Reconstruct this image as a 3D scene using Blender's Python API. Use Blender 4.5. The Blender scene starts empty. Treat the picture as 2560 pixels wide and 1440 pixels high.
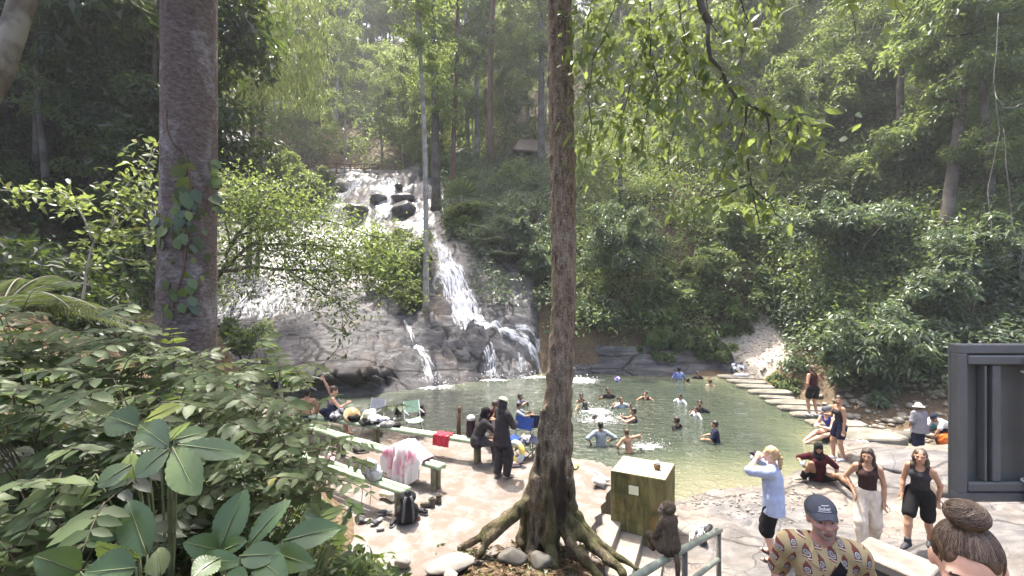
import bpy, math, random
import numpy as np
from mathutils import Vector, Matrix

rng = np.random.default_rng(7)
random.seed(7)
SC = bpy.context.scene
COL = SC.collection
CAMZ, FPX = 4.4, 1080.0
UP = np.array([0, 0, 1.0])

def at(px, py, d):
    return np.array([(px - 1280) / FPX * d, d, CAMZ - (py - 720) / FPX * d])

def gp(px, py, z):
    return at(px, py, (CAMZ - z) * FPX / (py - 720))

def nrm(v):
    v = np.asarray(v, float)
    return v / (np.linalg.norm(v, axis=-1, keepdims=True) + 1e-9)

# ---------------------------------------------------------------- scene tree
def tag(o, label=None, cat=None, group=None, kind=None):
    if label: o['label'] = label
    if cat: o['category'] = cat
    if group: o['group'] = group
    if kind: o['kind'] = kind
    return o

def thing(name, label, cat, loc=(0, 0, 0), rotz=0.0, group=None):
    o = bpy.data.objects.new(name, None)
    COL.objects.link(o)
    o.empty_display_size = 0.2
    o.location = [float(c) for c in loc]
    o.rotation_euler = (0, 0, rotz)
    return tag(o, label, cat, group)

def link(name, me, parent=None):
    o = bpy.data.objects.new(name, me)
    COL.objects.link(o)
    if parent is not None: o.parent = parent
    return o

def child(o, parent):
    o.parent = parent
    return o

def copy_thing(root, loc, rotz=0.0, scale=None, label=None):
    c = root.copy(); COL.objects.link(c)
    c.location = [float(v) for v in loc]
    c.rotation_euler = (0, 0, rotz)
    if scale is not None: c.scale = scale
    if label: c['label'] = label
    for ch in [o for o in list(COL.objects) if o.parent == root]:
        d = ch.copy(); COL.objects.link(d); d.parent = c
        for g in [o for o in list(COL.objects) if o.parent == ch]:
            e = g.copy(); COL.objects.link(e); e.parent = d
    return c

# ---------------------------------------------------------------- meshes
def np_mesh(name, V, faces_list, mats, smooth=False, tint=None, attrs=None, midx=None):
    """faces_list: list of int arrays (n,3) or (n,4)"""
    me = bpy.data.meshes.new(name)
    V = np.ascontiguousarray(V, dtype=np.float32)
    me.vertices.add(len(V)); me.vertices.foreach_set('co', V.ravel())
    fl = [np.asarray(f, dtype=np.int32) for f in faces_list if len(f)]
    loops = np.concatenate([f.ravel() for f in fl]) if fl else np.zeros(0, np.int32)
    tot = np.concatenate([np.full(len(f), f.shape[1], np.int32) for f in fl]) if fl else np.zeros(0, np.int32)
    start = np.concatenate([[0], np.cumsum(tot)[:-1]]).astype(np.int32) if len(tot) else tot
    me.loops.add(len(loops)); me.loops.foreach_set('vertex_index', loops)
    me.polygons.add(len(tot)); me.polygons.foreach_set('loop_start', start)
    if midx is not None: me.polygons.foreach_set('material_index', np.asarray(midx, np.int32))
    me.polygons.foreach_set('use_smooth', np.full(len(tot), smooth))
    if tint is not None:
        a = me.attributes.new('tint', 'FLOAT', 'POINT'); a.data.foreach_set('value', np.asarray(tint, np.float32))
    for k, v in (attrs or {}).items():
        a = me.attributes.new(k, 'FLOAT', 'POINT'); a.data.foreach_set('value', np.asarray(v, np.float32))
    for m in (mats if isinstance(mats, (list, tuple)) else [mats]): me.materials.append(m)
    me.update(calc_edges=True)
    return me

class MB:
    """collects shapes into one mesh"""
    def __init__(s): s.v = []; s.f = []; s.m = []; s.sm = []
    def add(s, V, Fc, mi=0, smooth=True):
        o = len(s.v); s.v += [tuple(map(float, p)) for p in V]
        for f in Fc: s.f.append(tuple(int(i) + o for i in f)); s.m.append(mi); s.sm.append(smooth)
        return s
    def box(s, c, size, rotz=0.0, mi=0, bev=0.0, R=None, taper=1.0):
        x, y, z = [q / 2 for q in size]; b = min(bev, x * .9, y * .9, z * .9)
        if R is None: R = np.array(Matrix.Rotation(rotz, 3, 'Z'))
        V = []; 
        for lv, (dx, dy) in ((-z, (b, b)), (-z + b, (0, 0)), (z - b, (0, 0)), (z, (b, b))) if b > 0 else ((-z, (0, 0)), (z, (0, 0))):
            t = taper if lv > 0 else 1.0
            X, Y = (x - dx) * t, (y - dy) * t
            if b > 0:
                for px, py in ((-X + b, -Y), (X - b, -Y), (X, -Y + b), (X, Y - b), (X - b, Y), (-X + b, Y), (-X, Y - b), (-X, -Y + b)): V.append((px, py, lv))
            else:
                for px, py in ((-X, -Y), (X, -Y), (X, Y), (-X, Y)): V.append((px, py, lv))
        n = 8 if b > 0 else 4; L = len(V) // n; Fc = []
        for l in range(L - 1):
            for i in range(n):
                j = (i + 1) % n; Fc.append((l * n + i, l * n + j, (l + 1) * n + j, (l + 1) * n + i))
        Fc.append(tuple(range(n - 1, -1, -1))); Fc.append(tuple((L - 1) * n + i for i in range(n)))
        V = np.array(V) @ R.T + np.array(c)
        return s.add(V, Fc, mi, False)
    def tube(s, pts, rad, n=8, mi=0, smooth=True, cap=True, flat=None):
        pts = np.array(pts, float); k = len(pts)
        rad = np.broadcast_to(np.array(rad, float), (k,))
        T = np.gradient(pts, axis=0); T = nrm(T)
        ref = np.array([0, 0, 1.0]) if abs(T[0][2]) < .9 else np.array([1.0, 0, 0])
        V = []
        for i in range(k):
            a = nrm(np.cross(ref, T[i])); b = nrm(np.cross(T[i], a)); ref = b
            for j in range(n):
                t = 2 * math.pi * j / n
                V.append(pts[i] + rad[i] * (math.cos(t) * a + math.sin(t) * b * (flat or 1)))
        Fc = []
        for i in range(k - 1):
            for j in range(n):
                q = (j + 1) % n; Fc.append((i * n + j, i * n + q, (i + 1) * n + q, (i + 1) * n + j))
        if cap: Fc.append(tuple(range(n - 1, -1, -1))); Fc.append(tuple((k - 1) * n + j for j in range(n)))
        return s.add(V, Fc, mi, smooth)
    def lathe(s, prof, c=(0, 0, 0), n=16, mi=0, R=None, sx=1, sy=1):
        V = []
        for r, z in prof:
            for j in range(n):
                t = 2 * math.pi * j / n; V.append((r * math.cos(t) * sx, r * math.sin(t) * sy, z))
        k = len(prof); Fc = []
        for i in range(k - 1):
            for j in range(n):
                q = (j + 1) % n; Fc.append((i * n + j, i * n + q, (i + 1) * n + q, (i + 1) * n + j))
        Fc.append(tuple(range(n - 1, -1, -1))); Fc.append(tuple((k - 1) * n + j for j in range(n)))
        V = np.array(V)
        if R is not None: V = V @ np.array(R).T
        return s.add(V + np.array(c), Fc, mi, True)
    def ell(s, c, r, n=14, m=9, mi=0, R=None, jit=0.0, rg=None):
        V = []; Fc = []
        for i in range(m + 1):
            p = math.pi * i / m
            for j in range(n):
                t = 2 * math.pi * j / n
                V.append((math.sin(p) * math.cos(t), math.sin(p) * math.sin(t), math.cos(p)))
        V = np.array(V)
        if jit:
            g = rg or rng; ph = g.uniform(0, 6, 9)
            V = V * (1 + jit * (np.sin(3 * V[:, :1] + ph[0] + 2 * V[:, 1:2]) + .7 * np.sin(5 * V[:, 1:2] + ph[1] - 3 * V[:, 2:]) + .5 * np.sin(7 * V[:, 2:] + ph[2] + 4 * V[:, :1])))
        V = V * np.array(r)
        if R is not None: V = V @ np.array(R).T
        for i in range(m):
            for j in range(n):
                q = (j + 1) % n; Fc.append((i * n + j, (i + 1) * n + j, (i + 1) * n + q, i * n + q))
        return s.add(V + np.array(c), Fc, mi, True)
    def grid(s, P, mi=0, smooth=True, closed=False):
        a, b = P.shape[:2]; Fc = []
        for i in range(a - 1):
            for j in range(b - 1): Fc.append((i * b + j, i * b + j + 1, (i + 1) * b + j + 1, (i + 1) * b + j))
        return s.add(P.reshape(-1, 3), Fc, mi, smooth)
    def build(s, name, mats, parent=None):
        me = bpy.data.meshes.new(name); me.from_pydata(s.v, [], s.f)
        for m in (mats if isinstance(mats, (list, tuple)) else [mats]): me.materials.append(m)
        me.polygons.foreach_set('material_index', np.array(s.m, np.int32))
        me.polygons.foreach_set('use_smooth', np.array(s.sm, bool))
        me.update()
        return link(name, me, parent)

# ---------------------------------------------------------------- materials
def new_mat(name):
    m = bpy.data.materials.new(name); m.use_nodes = True
    nt = m.node_tree; nt.nodes.clear()
    return m, nt

def N(nt, typ, **kw):
    n = nt.nodes.new(typ)
    for k, v in kw.items():
        if k.startswith('_'): setattr(n, k[1:], v)
        else:
            key = int(k[1:]) if k[0] == 'i' and k[1:].isdigit() else k.replace('__', ' ')
            if isinstance(v, bpy.types.NodeSocket): nt.links.new(v, n.inputs[key])
            else: n.inputs[key].default_value = v
    return n

def rgb(c): return (c[0], c[1], c[2], 1.0)

def ramp(nt, fac, stops):
    r = nt.nodes.new('ShaderNodeValToRGB'); nt.links.new(fac, r.inputs[0])
    el = r.color_ramp.elements
    while len(el) > 1: el.remove(el[-1])
    el[0].position, el[0].color = stops[0][0], rgb(stops[0][1])
    for p, c in stops[1:]:
        e = el.new(p); e.color = rgb(c)
    return r.outputs[0]

def mixc(nt, f, a, b, mode='MIX'):
    n = nt.nodes.new('ShaderNodeMix'); n.data_type = 'RGBA'; n.blend_type = mode
    for s, v in ((n.inputs[0], f), (n.inputs[6], a), (n.inputs[7], b)):
        if isinstance(v, bpy.types.NodeSocket): nt.links.new(v, s)
        else: s.default_value = v if not isinstance(v, tuple) or len(v) == 4 else rgb(v)
    return n.outputs[2]

def coords(nt, scale=(1, 1, 1), obj=True, rot=(0, 0, 0)):
    tc = nt.nodes.new('ShaderNodeTexCoord'); mp = nt.nodes.new('ShaderNodeMapping')
    mp.inputs['Scale'].default_value = scale; mp.inputs['Rotation'].default_value = rot
    nt.links.new(tc.outputs['Object' if obj else 'Generated'], mp.inputs[0])
    return mp.outputs[0]

def noise(nt, vec, scale, detail=4, rough=.55, dist=0.0):
    n = N(nt, 'ShaderNodeTexNoise', Scale=scale, Detail=detail, Roughness=rough, Distortion=dist)
    nt.links.new(vec, n.inputs['Vector']); return n.outputs[0]

def finish(nt, col, rough=.7, bump=None, bs=.3, bd=.02, spec=.4, metal=0.0):
    p = N(nt, 'ShaderNodeBsdfPrincipled', Roughness=rough, Metallic=metal)
    p.inputs['Specular IOR Level'].default_value = spec
    if isinstance(col, bpy.types.NodeSocket): nt.links.new(col, p.inputs['Base Color'])
    else: p.inputs['Base Color'].default_value = rgb(col)
    if bump is not None:
        b = N(nt, 'ShaderNodeBump', Strength=bs, Distance=bd); nt.links.new(bump, b.inputs['Height'])
        nt.links.new(b.outputs[0], p.inputs['Normal'])
    o = nt.nodes.new('ShaderNodeOutputMaterial'); nt.links.new(p.outputs[0], o.inputs[0])
    return p

MATS = {}
def mat(name, c1, c2=None, scale=6, rough=.7, bs=.3, bd=.01, spec=.35, stretch=(1, 1, 1), metal=0, detail=4, lo=.35, hi=.65):
    if name in MATS: return MATS[name]
    m, nt = new_mat(name)
    v = coords(nt, stretch); n = noise(nt, v, scale, detail)
    c2 = c2 or tuple(min(1, q * .78) for q in c1)
    col = ramp(nt, n, [(lo, c1), (hi, c2)])
    finish(nt, col, rough, n if bs else None, bs, bd, spec, metal)
    MATS[name] = m; return m

def leaf_mat(name, dark, mid, light, trans=(.25, .35, .03), tmix=.35, rough=.42, spec=.5):
    m, nt = new_mat(name)
    a = N(nt, 'ShaderNodeAttribute', _attribute_name='tint')
    col = ramp(nt, a.outputs['Fac'], [(0.0, dark), (.5, mid), (.955, light), (.97, (light[0] * 1.25, light[1] * 1.05, light[2] * .45)), (.99, (light[0] * 1.2, light[1] * .72, light[2] * .5))])
    p = N(nt, 'ShaderNodeBsdfPrincipled', Roughness=rough); p.inputs['Specular IOR Level'].default_value = spec
    nt.links.new(col, p.inputs['Base Color'])
    t = N(nt, 'ShaderNodeBsdfTranslucent')
    nt.links.new(mixc(nt, .7, col, trans), t.inputs[0])
    mx = N(nt, 'ShaderNodeMixShader', i0=tmix); nt.links.new(p.outputs[0], mx.inputs[1]); nt.links.new(t.outputs[0], mx.inputs[2])
    o = nt.nodes.new('ShaderNodeOutputMaterial'); nt.links.new(mx.outputs[0], o.inputs[0])
    return m

# ---------------------------------------------------------------- leaves
def leaves(P, D, Nn, L, W, mode=1, curl=.15, fold=.25, tint=None, rg=None):
    """vectorised leaf blades; returns V, faces_list, tint per vertex"""
    P = np.asarray(P, float); n = len(P)
    D = nrm(D); S = nrm(np.cross(D, Nn)); Nn = nrm(np.cross(S, D))
    L = np.broadcast_to(np.asarray(L, float), (n,))[:, None]; W = np.broadcast_to(np.asarray(W, float), (n,))[:, None] / 2
    if tint is None: tint = (rg or rng).random(n)
    cen = lambda t: P + D * L * t - Nn * (curl * t * t) * L
    b = np.arange(n)
    if mode == 0:
        c = cen(.45); VV = [P, c - S * W + Nn * fold * W, c + S * W + Nn * fold * W, cen(1.0)]
        k = 4; V = np.stack(VV, 1).reshape(-1, 3); i = b[:, None] * k
        f = [np.concatenate([i + [0, 2, 3], i + [0, 3, 1]])]
    else:
        c1, c2 = cen(.3), cen(.68)
        w1, w2 = W * .95, W * .78
        VV = [P, c1 - S * w1 + Nn * fold * w1, c1, c1 + S * w1 + Nn * fold * w1, c2 - S * w2 + Nn * fold * w2, c2, c2 + S * w2 + Nn * fold * w2, cen(1.0)]
        k = 8; V = np.stack(VV, 1).reshape(-1, 3); i = b[:, None] * k
        f = [np.concatenate([i + [0, 3, 2], i + [0, 2, 1], i + [5, 6, 7], i + [4, 5, 7]]), np.concatenate([i + [2, 3, 6, 5], i + [1, 2, 5, 4]])]
    return V, f, np.repeat(tint, k)

def leaf_obj(name, parts, m, parent=None):
    """parts: list of (V, faces, tint)"""
    off = 0; Vs = []; tri = []; quad = []; T = []
    for V, f, t in parts:
        for q in f: (tri if q.shape[1] == 3 else quad).append(q + off)
        Vs.append(V); T.append(t); off += len(V)
    fl = ([np.concatenate(tri)] if tri else []) + ([np.concatenate(quad)] if quad else [])
    return link(name, np_mesh(name, np.concatenate(Vs), fl, m, bool(quad), np.concatenate(T)), parent)

def runit(n, rg=None):
    return nrm((rg or rng).normal(size=(n, 3)))

def blob_leaves(C, R, per, L, ratio=.4, up=.6, droop=.35, zmin=-.35, mode=0, rg=None, jit=.55, shell=(.7, 1.08), blobtint=.55):
    g = rg or rng
    C = np.asarray(C, float); R = np.asarray(R, float)
    if R.ndim == 1: R = np.repeat(R[:, None], 3, 1)
    idx = np.repeat(np.arange(len(C)), per) if np.isscalar(per) else np.repeat(np.arange(len(C)), per)
    n = len(idx)
    u = runit(n, g); bad = u[:, 2] < zmin; u[bad, 2] *= -1
    rr = g.uniform(shell[0], shell[1], (n, 1)) * (1 + .18 * np.sin(u[:, :1] * 7 + idx[:, None]) * np.sin(u[:, 1:2] * 6 + u[:, 2:] * 5))
    P = C[idx] + u * R[idx] * rr
    Nn = nrm(u * .6 + UP * up + g.normal(size=(n, 3)) * jit)
    D = nrm(np.cross(Nn, g.normal(size=(n, 3))) + u * .35 - UP * droop)
    Lg = L * g.uniform(.6, 1.3, n)
    bt = g.random(len(C))
    t = np.clip(bt[idx] * blobtint + g.random(n) * (1 - blobtint), 0, 1)
    return leaves(P, D, Nn, Lg, Lg * ratio * g.uniform(.8, 1.2, n), mode, .2, .25, t)

# ---------------------------------------------------------------- implicit surfaces
def smin(a, b, k):
    h = np.clip(.5 + .5 * (b - a) / k, 0, 1)
    return b * (1 - h) + a * h - k * h * (1 - h)

def prim_eval(pr, X):
    t = pr[0]
    if t == 'c':
        _, a, b, ra, rb, fr, s = pr
        p = X - a; ba = b - a
        if fr is not None:
            p = p + ((p @ fr) * (s - 1))[..., None] * fr
            ba = ba + (ba @ fr) * (s - 1) * fr
        h = np.clip((p @ ba) / (ba @ ba + 1e-9), 0, 1)
        return np.linalg.norm(p - h[..., None] * ba, axis=-1) - (ra + (rb - ra) * h)
    _, c, r, R = pr[:4]
    p = X - c
    if R is not None: p = p @ R
    r = np.asarray(r); k0 = np.linalg.norm(p / r, axis=-1); k1 = np.linalg.norm(p / (r * r), axis=-1) + 1e-6
    return k0 * (k0 - 1) / k1

def prim_box(pr):
    if pr[0] == 'c':
        r = max(pr[3], pr[4]); return np.minimum(pr[1], pr[2]) - r, np.maximum(pr[1], pr[2]) + r
    r = max(pr[2]); return pr[1] - r, pr[1] + r

def cap(a, b, ra, rb=None, fr=None, s=1.0):
    return ('c', np.asarray(a, float), np.asarray(b, float), ra, ra if rb is None else rb, None if fr is None else np.asarray(fr, float), s)

def elp(c, r, R=None): return ('e', np.asarray(c, float), tuple(r), R)

def sdf_mesh(prims, h, k=.02, sub=(), cuts=(), wob=0.0, wf=30.0):
    lo = np.min([prim_box(p)[0] for p in prims], axis=0) - 3 * h
    hi = np.max([prim_box(p)[1] for p in prims], axis=0) + 3 * h
    n = np.ceil((hi - lo) / h).astype(int) + 1
    Fd = np.full(n, 1.0)
    ax = [lo[i] + h * np.arange(n[i]) for i in range(3)]
    def sl(pr, m):
        a, b = prim_box(pr)
        i0 = np.maximum(((a - m - lo) / h).astype(int), 0); i1 = np.minimum(((b + m - lo) / h).astype(int) + 2, n)
        return tuple(slice(i0[i], i1[i]) for i in range(3))
    def pts(s):
        return np.stack(np.meshgrid(ax[0][s[0]], ax[1][s[1]], ax[2][s[2]], indexing='ij'), -1)
    for pr in prims:
        s = sl(pr, 3 * h + k)
        Fd[s] = smin(Fd[s], prim_eval(pr, pts(s)), k)
    full = tuple(slice(0, q) for q in n)
    if wob or cuts: X = pts(full)
    if wob:
        Fd = Fd + wob * (np.sin(X[..., 0] * wf + 2 * np.sin(X[..., 2] * wf * .6)) * np.sin(X[..., 2] * wf * .8 + X[..., 1] * wf * .7) + .6 * np.sin(X[..., 1] * wf * 1.7 + X[..., 2] * wf * 1.3))
    for pr, ks in sub:
        s = sl(pr, 3 * h + ks)
        if any(q.stop <= q.start for q in s): continue
        Fd[s] = -smin(-Fd[s], prim_eval(pr, pts(s)), ks)
    for pt, nn in cuts:
        Fd = np.maximum(Fd, (X - np.asarray(pt)) @ nrm(nn))
    ins = Fd < 0
    c = np.zeros(n - 1, np.int8)
    for d in np.ndindex(2, 2, 2): c += ins[d[0]:n[0] - 1 + d[0], d[1]:n[1] - 1 + d[1], d[2]:n[2] - 1 + d[2]]
    act = np.argwhere((c > 0) & (c < 8))
    if len(act) == 0: return np.zeros((0, 3)), np.zeros((0, 4), int)
    acc = np.zeros((len(act), 3)); cnt = np.zeros((len(act), 1))
    cor = list(np.ndindex(2, 2, 2))
    val = {d: Fd[act[:, 0] + d[0], act[:, 1] + d[1], act[:, 2] + d[2]] for d in cor}
    for d in cor:
        for a in range(3):
            if d[a] == 0:
                e = list(d); e[a] = 1; e = tuple(e)
                m = (val[d] < 0) != (val[e] < 0)
                t = np.where(m, val[d] / (val[d] - val[e] + 1e-12), 0)
                q = np.array(d, float)[None] + 0 * acc; q[:, a] = t
                acc += q * m[:, None]; cnt += m[:, None]
    V = lo + (act + acc / cnt) * h
    idx = np.full(n - 1, -1, np.int64); idx[act[:, 0], act[:, 1], act[:, 2]] = np.arange(len(act))
    Q = []
    for a in range(3):
        b, d = (a + 1) % 3, (a + 2) % 3
        s0 = [slice(0, None)] * 3; s1 = [slice(0, None)] * 3
        s0[a] = slice(0, n[a] - 1); s1[a] = slice(1, n[a])
        A, B = ins[tuple(s0)], ins[tuple(s1)]
        e = np.argwhere(A != B)
        e = e[(e[:, b] > 0) & (e[:, d] > 0) & (e[:, b] < n[b] - 1) & (e[:, d] < n[d] - 1)]
        sg = A[e[:, 0], e[:, 1], e[:, 2]]
        def cell(ob, od):
            q = e.copy(); q[:, b] -= ob; q[:, d] -= od
            return idx[q[:, 0], q[:, 1], q[:, 2]]
        q = np.stack([cell(1, 1), cell(0, 1), cell(0, 0), cell(1, 0)], 1)
        q[~sg] = q[~sg][:, ::-1]
        Q.append(q)
    Q = np.concatenate(Q)
    return V, Q[(Q >= 0).all(1)]

def join_vf(parts):
    off = 0; Vs = []; Fs = []
    for V, f in parts: Vs.append(V); Fs.append(f + off); off += len(V)
    return np.concatenate(Vs), np.concatenate(Fs)

def sdf_obj(name, prims, h, m, parent=None, k=.02, **kw):
    V, f = sdf_mesh(prims, h, k, **kw)
    return link(name, np_mesh(name, V, [f], m, True), parent)

# ---------------------------------------------------------------- value noise for terrain
def _hash(ix, iy, s):
    q = np.sin(ix * 127.1 + iy * 311.7 + s * 74.7) * 43758.5453
    return q - np.floor(q)
def vnoise(x, y, s=0.0):
    ix, iy = np.floor(x), np.floor(y); fx, fy = x - ix, y - iy
    fx = fx * fx * (3 - 2 * fx); fy = fy * fy * (3 - 2 * fy)
    a, b, c, d = _hash(ix, iy, s), _hash(ix + 1, iy, s), _hash(ix, iy + 1, s), _hash(ix + 1, iy + 1, s)
    return (a * (1 - fx) + b * fx) * (1 - fy) + (c * (1 - fx) + d * fx) * fy - .5
def fbm(x, y, o=4, s=0.0):
    t = 0; a = 1
    for i in range(o): t = t + a * vnoise(x, y, s + i); x = x * 2.03; y = y * 2.03; a *= .5
    return t

class RBF:
    def __init__(s, P, c=.8):
        P = np.array(P, float); s.p = P[:, :2]; s.c = c; n = len(P)
        r = np.sqrt(((s.p[:, None] - s.p[None]) ** 2).sum(-1) + c * c)
        A = np.zeros((n + 3, n + 3)); A[:n, :n] = r + np.eye(n) * -.05; A[:n, n] = 1; A[:n, n + 1:] = s.p
        A[n, :n] = 1; A[n + 1:, :n] = s.p.T
        s.w = np.linalg.solve(A, np.concatenate([P[:, 2], np.zeros(3)]))
    def __call__(s, x, y):
        x = np.asarray(x, float); y = np.asarray(y, float)
        r = np.sqrt((x[..., None] - s.p[:, 0]) ** 2 + (y[..., None] - s.p[:, 1]) ** 2 + s.c ** 2)
        n = len(s.p)
        return r @ s.w[:n] + s.w[n] + x * s.w[n + 1] + y * s.w[n + 2]

def hit(px, py, fn, d0=3.0, d1=120.0, off=0.0):
    d = np.linspace(d0, d1, 900)
    X = (px - 1280) / FPX * d; Z = CAMZ - (py - 720) / FPX * d
    z = fn(X, d) + off
    k = np.argmax(Z <= z)
    if Z[k] > z[k]: k = len(d) - 1
    return np.array([X[k], d[k], z[k]])
HAZE_D = .0009
EXPO = 2.33
# ================================================================ terrain
NEAR = [(0, 0, 2.7), (0, -6, 3.2), (-6, -6, 4), (6, -6, 3), (2, 1, 2.1), (-1.5, 2, 2.5), (1.2, 2.2, 1.5), (0, 3, 1.6), (0, 4, 1.25), (0, 5.2, .8),
        (.3, 6.6, .5), (-1.2, 5.7, .35), (-.9, 5.1, .75), (-2.2, 5.4, .3), (-1.6, 4.7, .9), (2.3, 5.6, .0), (2.5, 6.2, -.15), (4, 6, -.1), (3.5, 4.5, .4), (2.2, 3.5, 1.0), (-1.5, 4, 1.6), (-3, 4, 2.2),
        (-4.5, 6, 2.5), (-6, 8, 2.6), (-3.2, 6, 1.3), (-5.2, 7.2, 1.7), (-6.6, 9, 1.6), (-8.6, 12, 1.6), (-10.5, 14, 1.6), (-12, 17, 1.2),
        (-3, 8.4, .25), (-5.5, 11, .25), (-1, 9, .25), (-.5, 7.3, .25), (1, 7, .2), (1.2, 8.5, .2), (-8, 13.3, .2), (2.2, 7, -.1),
        (0, 14, -1.2), (3, 12, -1.2), (6, 15, -1.2), (-3, 16, -1.2), (8, 18, -1.2), (5, 20, -1.2), (0, 18, -1.2), (7, 12.2, -1.1), (9, 16, -1), (9.2, 20, -.8),
        (-6.5, 15.2, -1.1), (-9, 16, -.6), (-1.5, 12.4, -1), (1.5, 10.7, -.9), (4.2, 9.9, -.3), (5, 9.2, -.12), (3, 9.2, -.35), (2.6, 8.4, -.05),
        (4, 8, -.05), (5, 7.5, -.1), (6.5, 8.5, -.05), (7, 10, -.05), (8.3, 11, -.05), (9.3, 12.3, 0), (9, 9.5, .1), (11, 10.5, .2), (12.3, 11.3, .1), (10, 8, .1), (7, 6.5, -.05), (5, 5.5, .1), (7, 4.5, .5),
        (13, 15, -1.1), (12.2, 18, -.9), (13.4, 13, -1.0), (12, 21, -.2), (16, 16, .3), (15, 18, .5), (13.6, 20, .5), (18, 14, .4), (20, 12, 1), (14, 9, .5), (14, 5, 1.5), (15.5, 12.6, -.7), (17.5, 12.2, -.4),
        (10.4, 13, -.5), (10.4, 17, -.6), (10.6, 21, -.4), (13.2, 23, 1.2), (12, 21.8, .15), (11.5, 23.4, 1.0)]
HP = [(1450, 850, 22.8), (1500, 900, 22.5), (1650, 905, 23), (1800, 905, 22.8), (1500, 700, 26.5), (1600, 480, 32), (1750, 600, 28), (1900, 650, 26), (2000, 480, 30), (2000, 300, 35),
      (2100, 700, 23), (2300, 850, 19.5), (2450, 800, 18), (2450, 500, 24), (2300, 400, 28), (2200, 100, 38), (2500, 100, 32), (1700, 250, 42), (1600, 0, 58), (1900, 0, 52), (2560, -200, 38), (2700, 500, 20), (2700, 800, 16), (2100, 900, 20), (2000, 860, 22),
      (1380, 440, 44), (1250, 450, 44), (1100, 450, 44), (950, 430, 47), (750, 435, 45), (600, 450, 42), (1300, 330, 60), (1000, 280, 65), (800, 280, 62), (600, 230, 58), (1000, 150, 95), (700, 80, 85), (1300, 120, 92),
      (400, 560, 28), (250, 620, 20), (100, 620, 17), (0, 520, 16), (300, 480, 28), (150, 420, 24), (0, 330, 22), (300, 270, 38), (100, 170, 36), (0, 30, 30), (350, 120, 50), (300, 800, 13.5), (100, 820, 9.5), (-150, 700, 9), (-300, 500, 14), (-300, 200, 22), (500, 760, 15.5)]
RP = [(380, 985, 17.6), (560, 970, 17.8), (700, 985, 17.9), (930, 985, 17.9), (1030, 968, 18.9), (1100, 963, 19.4), (1200, 950, 20.5), (1350, 940, 21.6), (1440, 934, 22.1),
      (380, 880, 19.5), (560, 880, 19.5), (700, 850, 20), (800, 838, 20.3), (950, 848, 20.6), (1060, 800, 22.6), (1180, 812, 22.3), (1280, 850, 22.2), (1350, 900, 22.1), (1120, 880, 21.3), (1000, 900, 19.9), (820, 915, 18.7), (930, 925, 18.5),
      (380, 740, 24), (560, 760, 24), (700, 700, 27), (850, 760, 24.5), (950, 720, 26), (1050, 755, 24.6), (1060, 690, 26.5), (1150, 780, 23.6), (1190, 795, 23.1), (1110, 640, 27), (1200, 700, 25.4), (1300, 720, 24.8), (1360, 780, 23.8),
      (380, 600, 30), (560, 600, 31), (700, 600, 32), (850, 600, 32.5), (950, 570, 35), (1040, 600, 31), (560, 520, 36), (700, 520, 37), (850, 505, 38), (950, 452, 41), (1020, 452, 41), (1060, 520, 36), (950, 443, 45), (850, 447, 43), (700, 470, 42), (560, 480, 40),
      (1260, 640, 27), (1370, 650, 27)]
RW = np.array([at(*p) for p in RP])
_rz = RBF(RW, .6)
def rock_z(x, y):
    u = x / np.maximum(y, 1)
    z = _rz(x, y)
    lay = fbm(x * .35 + y * .1, y * .9 - x * .25, 4, 3)
    lo_ = np.clip((27 - y) / 3, 0.25, 1)
    sw = (x * .42 + y * .30) + .9 * fbm(x * .3, y * .3, 3, 12); sw2 = (x * -.25 + y * .75) * .8 + 1.1 * fbm(x * .4, y * .3, 3, 15)
    z = z + .22 * lay + .07 * fbm(x * 1.6, y * 1.6, 3, 9) + lo_ * (.34 * ((sw - np.floor(sw)) ** .7 - .6) + .26 * ((sw2 - np.floor(sw2)) ** .6 - .6)) * np.clip((z - .1) * 2, 0, 1)
    cr = np.abs(fbm(x * .5 - y * .22, y * .8 + x * .35, 3, 21)); z = z - .3 * np.clip(1 - cr / .035, 0, 1) * np.clip((z - .2) * 3, 0, 1)
    cr2 = np.abs(fbm(x * .22 + y * .3, y * .35 - x * .3, 3, 33)); z = z - .35 * np.clip(1 - cr2 / .03, 0, 1) * np.clip((z - .2) * 3, 0, 1)
    st = np.clip((y - 33) / 4, 0, 1)            # stepped ledges under the top cascade
    z = z + st * (.5 * np.sin(y * 2.6 + 3 * fbm(x * .35, y * .2, 3, 5)) * .6 + .5 * fbm(x * .9, y * .5, 3, 6))
    e = np.clip(np.minimum((u + .86) / .06, (.085 - u) / .05), 0, 1)
    return z - (1 - e) ** 2 * 3.0
ALL = NEAR + [tuple(at(*p)) for p in HP] + [tuple(p - np.array([0, 0, .9])) for p in RW]
_tz = RBF(ALL, .5)
def terr_z(x, y):
    z = _tz(x, y)
    far = np.clip((np.hypot(x, y) - 12) / 15, 0, 1)
    return z + far * .8 * fbm(x * .25, y * .25, 4, 1) + .06 * fbm(x * 1.1, y * 1.1, 3, 2)

m_soil, nt = new_mat('soil_litter')
v = coords(nt); n1 = noise(nt, v, 1.3, 6); n2 = noise(nt, v, 14, 5)
vo = N(nt, 'ShaderNodeTexVoronoi', Scale=26.0); nt.links.new(v, vo.inputs['Vector'])
c = mixc(nt, .5, ramp(nt, n1, [(.3, (.055, .045, .03)), (.7, (.13, .10, .065))]), ramp(nt, vo.outputs['Color'], [(.1, (.05, .035, .02)), (.5, (.12, .075, .04)), (.9, (.22, .16, .10))]))
finish(nt, c, .85, n2, .6, .03, .2)

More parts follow.
